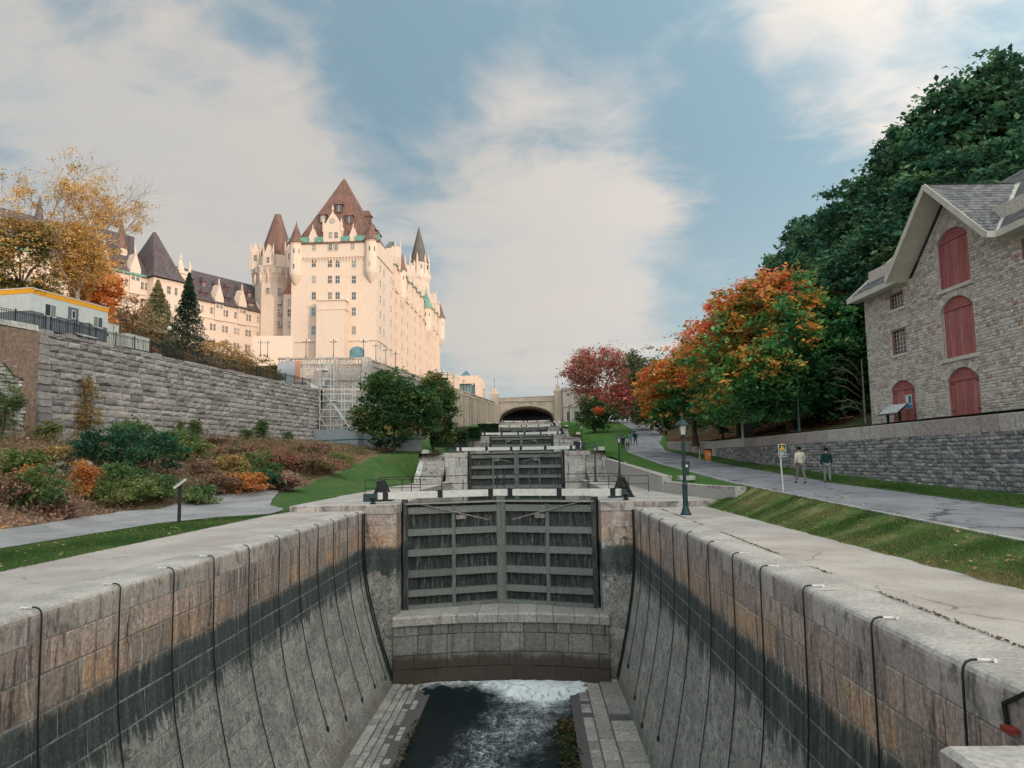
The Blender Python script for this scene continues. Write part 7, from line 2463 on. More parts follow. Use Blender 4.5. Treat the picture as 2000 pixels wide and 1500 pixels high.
# far tower
p = onplane(818, 443, CO + Cy * 70, Cy) - CO; fx, fz = p.dot(Cx), p.z
zb7 = cz(818, 514, 70); zb8 = cz(818, 545, 70)
mb = MB(); mb.lathe([(3.3, ZE - 14), (3.3, zb8 - 1.5), (3.9, zb8), (3.9, zb8 + 1), (3.0, zb8 + 1.01), (3.0, zb7)], (fx, 70, 0), 10); cb(mb, 'far_tower')
mb = MB(); mb.lathe([(3.3, zb7 - .1), (3.0, zb7 + .6), (.08, fz)], (fx, 70, 0), 10); cb(mb, 'far_tower_roof', 'browncopper')
for a in (-pi / 2 - .9, -pi / 2, -pi / 2 + .9, 0.2):
    mb = MB(); mb.lathe([(.35, zb8 + 1), (.35, zb7 + .8), (.02, zb7 + 3)], (fx + cos(a) * 3.1, 70 + sin(a) * 3.1, 0), 5); cb(mb, 'tower_pinnacle')
    mb = MB(); cx_, cy_ = fx + cos(a + .45) * 3.0, 70 + sin(a + .45) * 3.0; mb.box(cx_ - .3, cx_ + .3, cy_ - .12, cy_ + .12, zb7 - 2.4, zb7 - .9); cb(mb, 'slit_window', 'glass')
# forecourt walls at the foot of the left tower
p = at(500, 655, 140); q = at(575, 655, 150)
mb = MB(); mb.prism([(p.x - CO.x, p.y - CO.y, -2), (q.x - CO.x, q.y - CO.y, -2), (q.x - CO.x, q.y - CO.y, q.z - 18.0), (p.x - CO.x, p.y - CO.y, p.z - 18.0)], (0, .8, 0)); cb(mb, 'forecourt_wall')
mb = MB(); mb.box(XL_ - .6, XR_ + .6, -1.2, .1, -1, 3.2); cb(mb, 'plinth')

# ------------------------------------------------------------------ left wing
GO = Vector((-62, 180, 0)); Gs = Vector((-.469, -.883, 0)); Gd = Vector((-.883, .469, 0))
def G(s, d, z): return GO + Gs * s + Gd * d + Vector((0, 0, z))
def gb_(mb, nm, mt='cream'): return mb.build(nm, M[mt], ch)
GRZ = math.atan2(Gs.y, Gs.x) + pi
def gbox(mb, s0, s1, d0, d1, z0, z1):
    v = [G(s, d, z) for z in (z0, z1) for d in (d0, d1) for s in (s0, s1)]
    mb.add(v, ((0, 2, 3, 1), (4, 5, 7, 6), (0, 1, 5, 4), (2, 6, 7, 3), (0, 4, 6, 2), (1, 3, 7, 5)))
INV = MATR[ch.name].inverted()
gang = math.atan2(-Gs.y, -Gs.x) - CRZ
def gwin(s, d, z, w=.8, h=1.5):
    a, b = win_mesh(w, h); o = link_mesh('window', a, None, ch); o.location = INV @ G(s, d, z); o.rotation_euler = (0, 0, gang)
    link_mesh('pane', b, None, o)
M['greycream'] = M['cream']
for (s0, s1, ze, zr_, nm) in ((-4, 27.5, 39.0, 47.3, 'wing'), (36, 66, 41.3, 50.2, 'wing')):
    mb = MB(); gbox(mb, s0, s1, 0, 14, 16, ze); gb_(mb, nm + '_wall')
    mb = MB(); gbox(mb, s0, s1, -.55, .3, ze - .25, ze + .2); gb_(mb, nm + '_gutter', 'verdigris' if s0 > 30 else 'slate')
    mb = MB(); gbox(mb, s0, s1, -.2, .1, ze - 3.9, ze - 3.6); gbox(mb, s0, s1, -.2, .1, ze - 10.8, ze - 10.5); gb_(mb, nm + '_string_course')
    mb = MB(); mb.add([G(s0, -.4, ze), G(s1, -.4, ze), G(s1, 14.4, ze), G(s0, 14.4, ze), G(s0 + (5 if s0 < 0 else 0), 7, zr_), G(s1, 7, zr_)], ((0, 1, 5, 4), (2, 3, 4, 5), (3, 0, 4), (1, 2, 5)))
    gb_(mb, nm + '_roof', 'slate')
    n = int((s1 - s0) / 6.6)
    for k in range(n):
        s = s0 + 3.2 + k * 6.5
        if s > s1 - 1: continue
        mb = MB(); pl = [(s - 1.15, ze - 4), (s + 1.15, ze - 4), (s + 1.15, ze + 1.2), (s, ze + 4.4), (s - 1.15, ze + 1.2)]
        mb.prism([G(a, -.35, b) for a, b in pl], Gd * 2.2)
        mb.lathe([(.16, ze + 4.2), (.2, ze + 5), (.02, ze + 5.9)], G(s, 0, 0), 5)
        gb_(mb, 'wing_gable')
        for q_ in (-.5, .5): gwin(s + q_, -.36, ze - .5, .7, 1.5)
        # copper-roofed dormers between, and a hooded dormer higher on the slope
        for (ds, up, w) in ((3.2, .35, 1.9), (1.5, 3.6, 1.0), (4.6, 3.6, 1.0)):
            ss = s + ds
            if ss > s1 - .8: continue
            d_ = .35 + up * .8
            mb = MB(); gbox(mb, ss - w / 2, ss + w / 2, d_, d_ + 2, ze + up, ze + up + 1.5); o = gb_(mb, 'wing_dormer', 'redcopper')
            mb = MB(); mb.add([G(ss - w * .65, d_ - .3, ze + up + 1.5), G(ss + w * .65, d_ - .3, ze + up + 1.5), G(ss + w * .65, d_ + 3, ze + up + 1.7), G(ss - w * .65, d_ + 3, ze + up + 1.7), G(ss, d_ + .5, ze + up + 2.7), G(ss, d_ + 3, ze + up + 2.7)], ((0, 1, 4), (1, 2, 5, 4), (3, 0, 4, 5))); mb.build('dormer_roof', M['slate'], o)
            mb = MB(); gbox(mb, ss - w * .32, ss + w * .32, d_ - .03, d_, ze + up + .25, ze + up + 1.3); mb.build('pane', M['glass'], o)
    for fl in range(4):
        z = ze - 2.0 - fl * 3.5 - (.2 if fl else 0)
        k = 0; s = s0 + 1.0
        while s < s1 - .5:
            for q_ in (-.45, .45):
                gwin(s + q_, 0, z, .55, 1.5)
            s += 3.3 if s0 < 0 else 4.4
# hip pavilion and chimney turret
mb = MB(); gbox(mb, 29.5, 36.4, -2.2, 10, 16, 41.2); gb_(mb, 'pavilion_wall')
mb = MB(); mb.add([G(28.9, -2.9, 41.2), G(37, -2.9, 41.2), G(37, 10, 41.2), G(28.9, 10, 41.2), G(29.7, -1.9, 42.6), G(36.2, -1.9, 42.6), G(36.2, 9, 42.6), G(29.7, 9, 42.6), G(32.7, 3.0, 52.4), G(33.1, 3.4, 52.4)],
                  ((0, 1, 5, 4), (1, 2, 6, 5), (2, 3, 7, 6), (3, 0, 4, 7), (4, 5, 8), (5, 6, 9, 8), (6, 7, 9), (7, 4, 8, 9))); gb_(mb, 'pavilion_roof', 'slate')
mb = MB(); gbox(mb, 36.9, 46, 4, 10, 46, 50.4); gb_(mb, 'wing_roof_block', 'slate')
for fl in range(5): gwin(32.9, -2.2, 39 - fl * 3.6, .8, 1.6); gwin(31.2, -2.2, 39 - fl * 3.6, .6, 1.6)
mb = MB(); gbox(mb, 27.0, 29.6, -.8, 1.8, 16, 44.3); gbox(mb, 26.8, 29.8, -1, 2, 43.6, 44); 
for (a, b) in ((27, -.8), (29.6, -.8), (27, 1.8), (29.6, 1.8)): mb.lathe([(.3, 44.2), (.3, 45.4), (.02, 46.9)], G(a, b, 0), 5)
mb.lathe([(.9, 44.2), (.6, 45.8), (.15, 47), (.3, 47.5), (.02, 48.6)], G(28.3, .5, 0), 8); gb_(mb, 'chimney_turret')
for (s, r, zb9, za) in ((39.5, 1.3, 47.2, 54), (47.3, 1.5, 43.2, 49.4), (58, 1.6, 43, 52)):
    dd_ = 4.5 if s < 45 else .2
    mb = MB(); mb.lathe([(r, 40), (r, zb9)], G(s, dd_, 0), 10); gb_(mb, 'wing_turret')
    mb = MB(); mb.lathe([(r * 1.15, zb9), (.9 * r, zb9 + .7), (.05, za)], G(s, dd_, 0), 10); gb_(mb, 'wing_turret_roof', 'copper' if s < 45 else 'slate')
# ------------------------------------------------------------------ trees
DG = [(.035, .105, .07), (.06, .155, .085), (.10, .21, .10), (.16, .27, .12)]
def hill_hit(px, Y):
    x = (px - 1038) / FPX * Y
    return x
ATOP = lambda px, py, Y: at(px, py, Y).z
dk = tree('broadleaf_tree', 'x', (0, 0, -60), 13, 15.5, 1.5, DG, [3, 4, 3, 1], 56000, .175, .6, 11, .35, group='dark leafy trees on the slope behind the warehouse', shell=.3, flat=.35, nlobes=26, per=30, jitter=.35)
dk2 = tree('broadleaf_tree', 'x', (0, 0, -60), 13, 15.5, 1.5, DG, [2, 4, 3, 2], 56000, .175, .6, 23, .35, group='dark leafy trees on the slope behind the warehouse', shell=.3, flat=.35, nlobes=26, per=30, jitter=.35)
spots = [(1530, 490, 96, 9, 'leftmost tree of the dark slope, rising behind the orange maple'), (1600, 418, 84, 11, 'second dark tree along the slope skyline, above the orange maple top'),
         (1655, 398, 76, 12, 'dark tree on the skyline left of the warehouse roof'), (1725, 318, 68, 12, 'tall dark tree behind the left warehouse eave'),
         (1800, 262, 64, 12, 'tall dark tree rising behind the warehouse gable'), (1880, 190, 62, 13, 'very tall dark tree behind the warehouse roof'),
         (1965, 118, 60, 14, 'tallest dark tree at the picture corner above the roof'), (2070, 140, 56, 14, 'dark tree mostly outside the picture beyond the roof'),
         (1700, 455, 55, 10, 'lower dark tree directly behind the warehouse corner'), (1630, 520, 66, 10, 'dark tree between the orange maple and the warehouse'),
         (1860, 330, 50, 11, 'near dark tree just over the warehouse slates'), (1760, 400, 58, 10, 'dark tree in the second rank behind the left eave'),
         (1500, 545, 110, 8, 'far dark tree just showing over the orange maple shoulder'), (1960, 260, 48, 12, 'dark tree close behind the main warehouse ridge'),
         (1560, 560, 78, 10, 'dark tree filling the gap behind the orange maple trunk'), (1640, 640, 60, 8, 'low dark tree over the shaded grass beside the warehouse'),
         (1420, 640, 120, 10, 'far dark tree behind the smaller orange maple'), (1345, 690, 135, 10, 'farthest dark tree over the head of the path')]
for i, (px, py, Y, w, lab) in enumerate(spots):
    x = hill_hit(px + 8, Y); zb = zhill(x, Y) - .4; H = ATOP(px, py, Y) - zb
    src = dk if i % 2 else dk2
    s = (w * 1.15 / 13, w * 1.15 / 13, H / 17.0)
    if i < 2:
        o = (dk2, dk)[i]; o.location = (x, Y, zb); o.scale = s; o['label'] = lab; o.rotation_euler = (0, 0, i * 1.3)
    else:
        dup(src, (x, Y, zb), lab, i * 1.9, scale=s)
# orange maples
OR = [(.085, .25, .10), (.14, .34, .11), (.32, .34, .10), (.80, .36, .08), (.95, .34, .08), (.95, .26, .13)]
def maple_bias(w, h, k=1.0, side=-1):
    return lambda P: (P[:, 2] / h - .66) * 2.3 * k + side * P[:, 0] / w * 1.9 - .22 + .9 * lumps(np.random.default_rng(3), P, 8, .55)
Y = 55; x = at(1542, 800, Y).x; zb = zhill(x, Y)
tree('maple_tree', 'large maple turning orange over dark green, left of the warehouse', (x, Y, zb), 13.4, 11.0, .8, OR, [5, 6, 2, 2.4, 2.6, 1], 66000, .14, .6, 31, .3, shell=.16, flat=.8, bias=maple_bias(10.6, 11, 1.0), nlobes=28, per=34, jitter=.25, group='orange maples')
Y = 73; x = at(1355, 800, Y).x; zb = zhill(x, Y)
tree('maple_tree', 'smaller maple, orange-red on its outer side, beside the path bend', (x, Y, zb), 9.6, 9.2, .7, OR, [4.5, 4, 2, 3, 3.5, 2], 36000, .14, .6, 33, .25, shell=.18, flat=.8, bias=maple_bias(9.6, 9.6, .8), nlobes=22, per=30, group='orange maples')
Y = 66; x = at(1440, 800, Y).x; zb = zhill(x, Y)
tree('maple_tree', 'middle maple between the large and the smaller orange maples', (x, Y, zb), 8.0, 9.2, 1.0, OR, [5, 4, 2, 3, 3, 1.5], 24000, .14, .6, 35, .2, shell=.2, flat=.8, bias=maple_bias(8, 9, .9), nlobes=18, per=30, group='orange maples')
# bare grey branches beside the warehouse corner
rg = random.Random(9)
t = thing('bare_tree', 'pale leafless branches beside the warehouse corner', 'tree', (19.6, 44.5, zhill(19.6, 44.5)))
mb = MB(); b0 = Vector((19.8, 44.5, 4.0))
for k in range(9):
    a = b0 + Vector((0, 0, .2 + k * .35)); e = a + Vector((rg.uniform(-2.2, -1.0), rg.uniform(-.6, .6), rg.uniform(.1, 1.5))); mid = a.lerp(e, .5) + Vector((0, 0, .25))
    mb.tube([a, mid, e], [.035, .02, .008], 5)
    for q in range(4):
        s_ = mid.lerp(e, rg.random()); mb.tube([s_, s_ + Vector((rg.uniform(-.7, 0), rg.uniform(-.3, .3), rg.uniform(-.2, .5)))], [.012, .004], 4)
mb.build('branches', M['bark_pale'], t, smooth=True)
mb = MB(); mb.tube([b0 - Vector((0, 0, .5)), b0 + Vector((0, 0, 4))], [.09, .03], 6); mb.build('trunk', M['bark_pale'], t)
# red maple and friends at the head of the canal
def gt(name, lab, px, pytop, Y, wpx, cols, n, leaf, seed, z0f=.12, zb=None, **kw):
    x = (px - 1038) / FPX * Y + .0
    x = at(px, 800, Y).x
    zb = zb if zb is not None else (zr(Y) if x > 0 else zbl(Y))
    H = ATOP(px, pytop, Y) - zb; w = wpx * Y / FPX
    return tree(name, lab, (x, Y, zb), w, H * (1 - z0f) * 1.03, H * z0f, cols, n=n, leaf=leaf, seed=seed, **kw)
gt('red_maple', 'open-crowned crimson and russet maple above the upper locks', 1172, 668, 150, 142, [(.32, .22, .13), (.42, .25, .16), (.52, .20, .15), (.58, .14, .14), (.48, .09, .10)], 17000, .20, 41, .04, clump=1.2, shell=.6, flat=.3, trunk_r=.3, nl=9, per=16, weights=[3, 3, 3, 3, 1])
gt('young_maple', 'small green maple with a single orange patch beside the far lawn', 1160, 778, 122, 76, [(.04, .10, .035), (.07, .13, .04), (.12, .15, .05)], 6000, .16, 43, .05, clump=.7, bias=None)
gt('willow_tree', 'pale olive-green tree left of the orange maples', 1272, 678, 124, 92, [(.07, .10, .045), (.12, .14, .06), (.19, .18, .08)], 12000, .17, 45, .05, clump=1.0)
gt('broadleaf_tree', 'dark green tree between the red maple and the pale olive one', 1236, 688, 160, 70, [(.03, .08, .035), (.05, .11, .045)], 7000, .2, 47, .05, clump=1.0)
gt('broadleaf_tree', 'dense green tree at the shaded edge of the path head', 1290, 740, 112, 80, [(.02, .055, .025), (.035, .075, .03)], 9000, .17, 48, .02, clump=.9)
gt('broadleaf_tree', 'low dark tree behind the notice board', 1215, 745, 185, 70, [(.03, .06, .03), (.05, .08, .04)], 5000, .2, 49, .02, clump=1.0)
x = at(1164, 798, 119).x
rng = np.random.default_rng(2); C = rng.normal(size=(260, 3)) * np.array([.35, .3, .3]) + np.array([x + .3, 117.8, ATOP(1160, 802, 118)])
t = bpy.data.objects['young_maple']; me = leaf_mesh('orange_spray', C - np.array(t.location), .12 + .06 * rng.random(260), np.array([(.65, .13, .05)] * 260), rng); link_mesh('orange_spray', me, None, t)
# round green trees by the hoarding
GR = [(.04, .10, .04), (.065, .15, .05), (.11, .20, .065), (.22, .24, .085), (.42, .28, .12)]
gt('round_tree', 'dense round-crowned green tree in front of the site hoarding', 770, 722, 82, 152, GR, 36000, .13, 51, .10, clump=.6, weights=[4, 5, 3, 1.2, .5], zb=3.3, shell=.25, nlobes=22, per=30, trunk_r=.17)
gt('round_tree', 'slightly farther round green tree tinged with autumn colour', 846, 732, 90, 88, GR, 20000, .13, 53, .10, clump=.6, weights=[3, 4, 3, 2, 1], zb=3.7, shell=.3, nlobes=16, trunk_r=.14)
for (px, Y, lab, w, h) in ((895, 108, 'thin yellow-green shrub beside the buttressed wall foot', 2.2, 2.4), (868, 104, 'small shrub under the farther round tree', 2.0, 1.6)):
    x = at(px, 830, Y).x; shrub('shrub', lab, (x, Y, zbl(Y)), w, h, [(.10, .13, .05), (.2, .18, .07)], 900, .12, int(px), group='shrubs by the round trees')
for (px, py, Y, lab, w, l) in ((954, 830, 128, 'clipped green hedge block left of the third stairs', 3.6, 2.0), (912, 846, 112, 'low clipped hedge block nearer than the first', 4.2, 2.0), (878, 868, 100, 'broad low hedge on the slope behind the left stairs', 5.0, 3)):
    x = at(px, py, Y).x; z = zbl(Y); rng = np.random.default_rng(px)
    t = thing('hedge', lab, 'hedge', (x, Y, z)); n = 4000
    C = (rng.random((n, 3)) - .5) * np.array([w, l, 1.5]) + np.array([0, 0, .75]); f = rng.integers(0, 3, n); C[f == 0, 2] = 1.5 + rng.normal(size=(f == 0).sum()) * .05; C[f == 1, 1] = -l / 2 + rng.normal(size=(f == 1).sum()) * .05
    link_mesh('foliage', leaf_mesh('foliage', C, .08 + .05 * rng.random(n), palette(rng, C, [(.02, .06, .02), (.035, .085, .03)]), rng), None, t)
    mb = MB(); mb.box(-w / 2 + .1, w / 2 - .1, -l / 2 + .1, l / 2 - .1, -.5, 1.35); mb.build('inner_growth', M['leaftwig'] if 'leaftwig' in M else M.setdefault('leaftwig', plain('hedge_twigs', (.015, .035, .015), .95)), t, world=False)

for i, (px, pt, Y, w) in enumerate(((1225, 760, 240, 90), (1262, 765, 232, 80), (1300, 750, 225, 90), (1340, 735, 210, 90))):
    gt('broadleaf_tree', '%s of the far row closing the path head' % ('leftmost tree', 'second tree from the left', 'third tree from the left', 'rightmost tree')[i], px, pt, Y, w, [(.04, .08, .04), (.07, .11, .05), (.16, .12, .05)], 5000, .28, 150 + i, .0, clump=1.2, group='trees closing the path head')
# ------------------------------------------------------------------ trees above the big wall
YE = [(.32, .23, .08), (.58, .36, .12), (.72, .45, .16), (.76, .52, .26)]
def tall_yellow():
    Y = 70; p = at(150, 600, Y); zb = zup(p.x, Y) - .3; t = thing('ash_tree', 'tall half-bare tree with yellow leaves above the site trailer', 'tree', (p.x, Y, zb))
    rg = random.Random(4); top = ATOP(140, 296, Y) - zb
    mb = MB(); tips = []
    def grow(p, d, L, r, lev):
        q = p + d * L * .5 + Vector((rg.uniform(-.1, .1), rg.uniform(-.1, .1), 0)) * L; e = q + (d + Vector((rg.uniform(-.25, .25), rg.uniform(-.25, .25), rg.uniform(-.05, .2)))).normalized() * L * .5
        mb.tube([p, q, e], [r, r * .8, r * .6], 5 if lev < 3 else 3, cap=False)
        if lev >= 5:
            tips.append(e); return
        if lev > 2: tips.append(e)
        for k in range(3 if lev < 4 else 2):
            a = rg.uniform(0, 6.28); s = .55 if lev < 2 else .7
            nd = (d + Vector((cos(a) * s, sin(a) * s, rg.uniform(-.12, .25)))).normalized()
            grow(e if k else q, nd, L * rg.uniform(.62, .82), r * .55, lev + 1)
    for a in (0.2, 2.2, 4.3):
        grow(Vector((0, 0, top * .22)), Vector((cos(a) * .5, sin(a) * .5, 1)).normalized(), top * .26, .13, 0)
    mb.tube([(0, 0, -.5), (.1, 0, top * .12), (0, 0, top * .24)], [.34, .24, .2], 8)
    mb.build('trunk', M['bark_pale'], t, world=False, smooth=True)
    rng = np.random.default_rng(6); T_ = np.array([tuple(v) for v in tips])
    low = T_[:, 2] / top + np.abs(T_[:, 0]) * .05 + rng.normal(size=len(T_)) * .10
    wgt = np.clip(1.3 - low * 1.3, .03, 1) ** 2.2; wgt /= wgt.sum()
    n = 11000; k = rng.choice(len(T_), n, p=wgt); C = T_[k] + rng.normal(size=(n, 3)) * .24
    link_mesh('crown', leaf_mesh('crown', C, .07 + .05 * rng.random(n), palette(rng, C, YE, [1, 3, 4, 3]), rng), None, t)
    bl = [(-.3, 0, top * .50, 3.4, 3, top * .19), (-1.2, .3, top * .36, 3.0, 2.6, top * .16), (1.4, 0, top * .40, 2.6, 2.4, top * .16)]
    P, _, _ = crown_points(rng, bl, 17000, .45, 14, .9)
    link_mesh('lower_crown', leaf_mesh('crown', P, .08 + .05 * rng.random(len(P)), palette(rng, P, YE, [2, 3, 4, 2]), rng), None, t)
tall_yellow()
def ut(name, lab, px, pyt, pyb, Y, wpx, cols, n, leaf, seed, sp=None, **kw):
    p = at(px, pyb, Y); zb = min(p.z, zup(p.x, Y) + 50); zg = zup(p.x, Y)
    H = ATOP(px, pyt, Y) - zg; w = wpx * Y / FPX
    return tree(name, lab, (p.x, Y, zg - .2), w, H * .9, H * .1, cols, n=n, leaf=leaf, seed=seed, group='trees above the big retaining wall', **kw)
ut('broadleaf_tree', 'olive-yellow tree at the picture edge behind the trailer', 40, 420, 560, 66, 150, [(.08, .10, .04), (.20, .19, .06), (.42, .29, .10), (.55, .33, .12)], 14000, .11, 61, clump=.5)
ut('broadleaf_tree', 'bright orange tree between the trailer and the castle wing', 185, 488, 600, 78, 112, [(.75, .27, .08), (.88, .38, .13), (.90, .50, .24)], 16000, .12, 63, clump=.45, shell=.5)
ut('broadleaf_tree', 'thin rosy tree in front of the castle wing windows', 262, 560, 640, 84, 60, [(.36, .22, .12), (.42, .28, .16)], 1500, .10, 64, clump=.5, shell=.8)
def spruce(lab, px, pyt, pyb, Y, cols, seed):
    p = at(px, pyb, Y); zg = zup(p.x, Y); H = ATOP(px, pyt, Y) - zg; t = thing('spruce_tree', lab, 'tree', (p.x, Y, zg), 0, 'spruces before the castle wing')
    rng = np.random.default_rng(seed); n = 9000; h = rng.random(n) ** .75; r = (1 - h) * 3.1 + .06; lay = np.abs(((h * 11) % 1) - .35); r *= (.55 + .6 * (1 - lay)) * np.sqrt(rng.random(n)); a = rng.random(n) * 2 * pi + np.floor(h * 11)
    a = np.round(a * 11 / 6.283) * 6.283 / 11 + rng.normal(size=n) * .16
    C = np.stack([np.cos(a) * r, np.sin(a) * r, h * H - r * .25 + .3], 1)
    link_mesh('crown', leaf_mesh('crown', C, .13 + .07 * rng.random(n), palette(rng, C, cols), rng, .6, .35), None, t)
    mb = MB(); mb.tube([(0, 0, -.5), (0, 0, H * .5), (0, 0, H)], [.16, .09, .02], 6); mb.build('trunk', M['bark'], t, world=False)
spruce('pale spruce in front of the castle wing', 306, 552, 640, 90, [(.22, .22, .11), (.36, .31, .18), (.46, .38, .24)], 71)
spruce('dark blue-green spruce beside the pale one', 367, 538, 635, 88, [(.018, .045, .035), (.035, .075, .05), (.06, .10, .06)], 72)
ub = [(30, 560, 57, 6, 2.6, 'b', 'brown brush mound behind the trailer roof at the picture edge'), (105, 572, 60, 6, 2.4, 'o', 'olive bush just above the trailer roof'), (165, 600, 64, 4.5, 2.6, 'b', 'brown bush at the trailer end'),
      (238, 612, 68, 4.6, 3.2, 'g', 'bright green bush on the bank above the generator'), (205, 618, 70, 3.6, 2.2, 'o', 'olive scrub left of the bright green bush'), (318, 640, 78, 5, 2.8, 'g2', 'grey-green bush under the pale spruce'),
      (352, 652, 80, 4, 2.2, 'r', 'reddish bush between the two spruces'), (392, 655, 82, 4, 2.6, 'g2', 'grey-green bush at the foot of the dark spruce'), (440, 672, 84, 7.2, 5.2, 'y', 'big rounded yellow shrub on the bank'),
      (478, 692, 88, 5.6, 4.2, 'o', 'orange-brown shrub below the big yellow one'), (508, 712, 92, 4.6, 4.6, 'y2', 'tawny shrub by the twin lamps'), (280, 640, 74, 4, 2.0, 'r', 'rust-coloured scrub on the bank behind the globe lamp'),
      (540, 745, 97, 2.3, 3.2, 'gl', 'little light green tree on the terrace road'), (360, 690, 76, 4, 1.3, 'red', 'red creeper patch nearest the globe lamp'), (410, 702, 79, 5, 1.3, 'red', 'red creeper patch in the middle of the wall top'),
      (460, 715, 84, 5, 1.3, 'red', 'red creeper patch farther along the wall top'), (505, 730, 90, 5, 1.4, 'red', 'farthest red creeper patch by the tawny shrub')]
PALS = {'b': [(.13, .095, .055), (.20, .14, .08), (.12, .12, .05)], 'o': [(.10, .10, .04), (.20, .16, .06), (.26, .15, .06)], 'g': [(.05, .10, .03), (.09, .15, .05), (.16, .17, .07)], 'g2': [(.06, .08, .045), (.10, .12, .06), (.16, .14, .08)],
        'r': [(.22, .10, .06), (.30, .15, .09), (.20, .15, .08)], 'y': [(.34, .21, .08), (.44, .27, .11), (.48, .32, .15)], 'y2': [(.24, .15, .06), (.34, .20, .08), (.14, .12, .05)], 'gl': [(.08, .12, .04), (.14, .17, .06)],
        'red': [(.20, .05, .04), (.28, .07, .05), (.18, .09, .06)]}
PALS = {k: [tuple(min(.8, c * 1.25) for c in q) for q in v] for k, v in PALS.items()}
for i, (px, py, Y, w, h, k, lab) in enumerate(ub):
    p = at(px, py, Y); z = zup(p.x, Y) if Y < 95 else 12.0
    shrub('shrub', lab, (p.x, Y, z - .1), w, h, PALS[k], 2600 if w > 4 else 1700, .10, 200 + i, group='shrubs on the upper bank', depth=w * .8)
# leaf litter and low scrub on the upper bank
rng = np.random.default_rng(77); n = 26000
yy = rng.uniform(44, 112, n); dd = 7.5 + rng.random(n) ** 1.0 * 27
C = np.array([(xf(y) - d, y, zup(xf(y) - d, y)) for y, d in zip(yy, dd)]); hgt = np.clip(lumps(rng, C, 6, .15) * .5 + .45, 0.02, 1.2)
C[:, 2] += rng.random(n) * hgt
me = leaf_mesh('bank_scrub', C, .12 + .10 * rng.random(n), palette(rng, C, [(.07, .08, .035), (.13, .10, .05), (.20, .13, .07), (.28, .15, .08), (.22, .08, .05)], freq=.12), rng)
tag(link_mesh('bank_scrub', me, None, None, 'stuff'), 'autumn scrub covering the bank between the wall and the castle', 'scrub')

# ------------------------------------------------------------------ planting on the lower left bank
def hit_left(px, py):
    d = ray(px, py); Y = 18.0
    while Y < 96:
        p = CAM_P + d * (Y / d.y)
        if p.z <= gl(p.x, p.y): return p
        if p.x <= xf(p.y) + 1.5 and Y > 44: return Vector((p.x, p.y, gl(p.x, p.y)))
        Y += .2
    return CAM_P + d * (90 / d.y)
LP_ = {'dg': [(.02, .07, .045), (.035, .10, .055), (.06, .13, .06)], 'mg': [(.06, .12, .045), (.10, .17, .06), (.17, .19, .075)], 'fern': [(.09, .14, .045), (.15, .19, .06), (.22, .22, .09)],
       'br': [(.15, .095, .06), (.22, .14, .09), (.28, .17, .12)], 'or': [(.42, .19, .05), (.52, .25, .09), (.40, .14, .06)], 'rd': [(.27, .12, .09), (.30, .17, .12), (.17, .14, .07)], 'ye': [(.30, .20, .08), (.38, .26, .10), (.22, .19, .07)],
       'ro': [(.27, .16, .13), (.33, .20, .16), (.22, .14, .11)]}
LP_ = {k: [tuple(min(.8, c * 1.4) for c in q) for q in v] for k, v in LP_.items()}
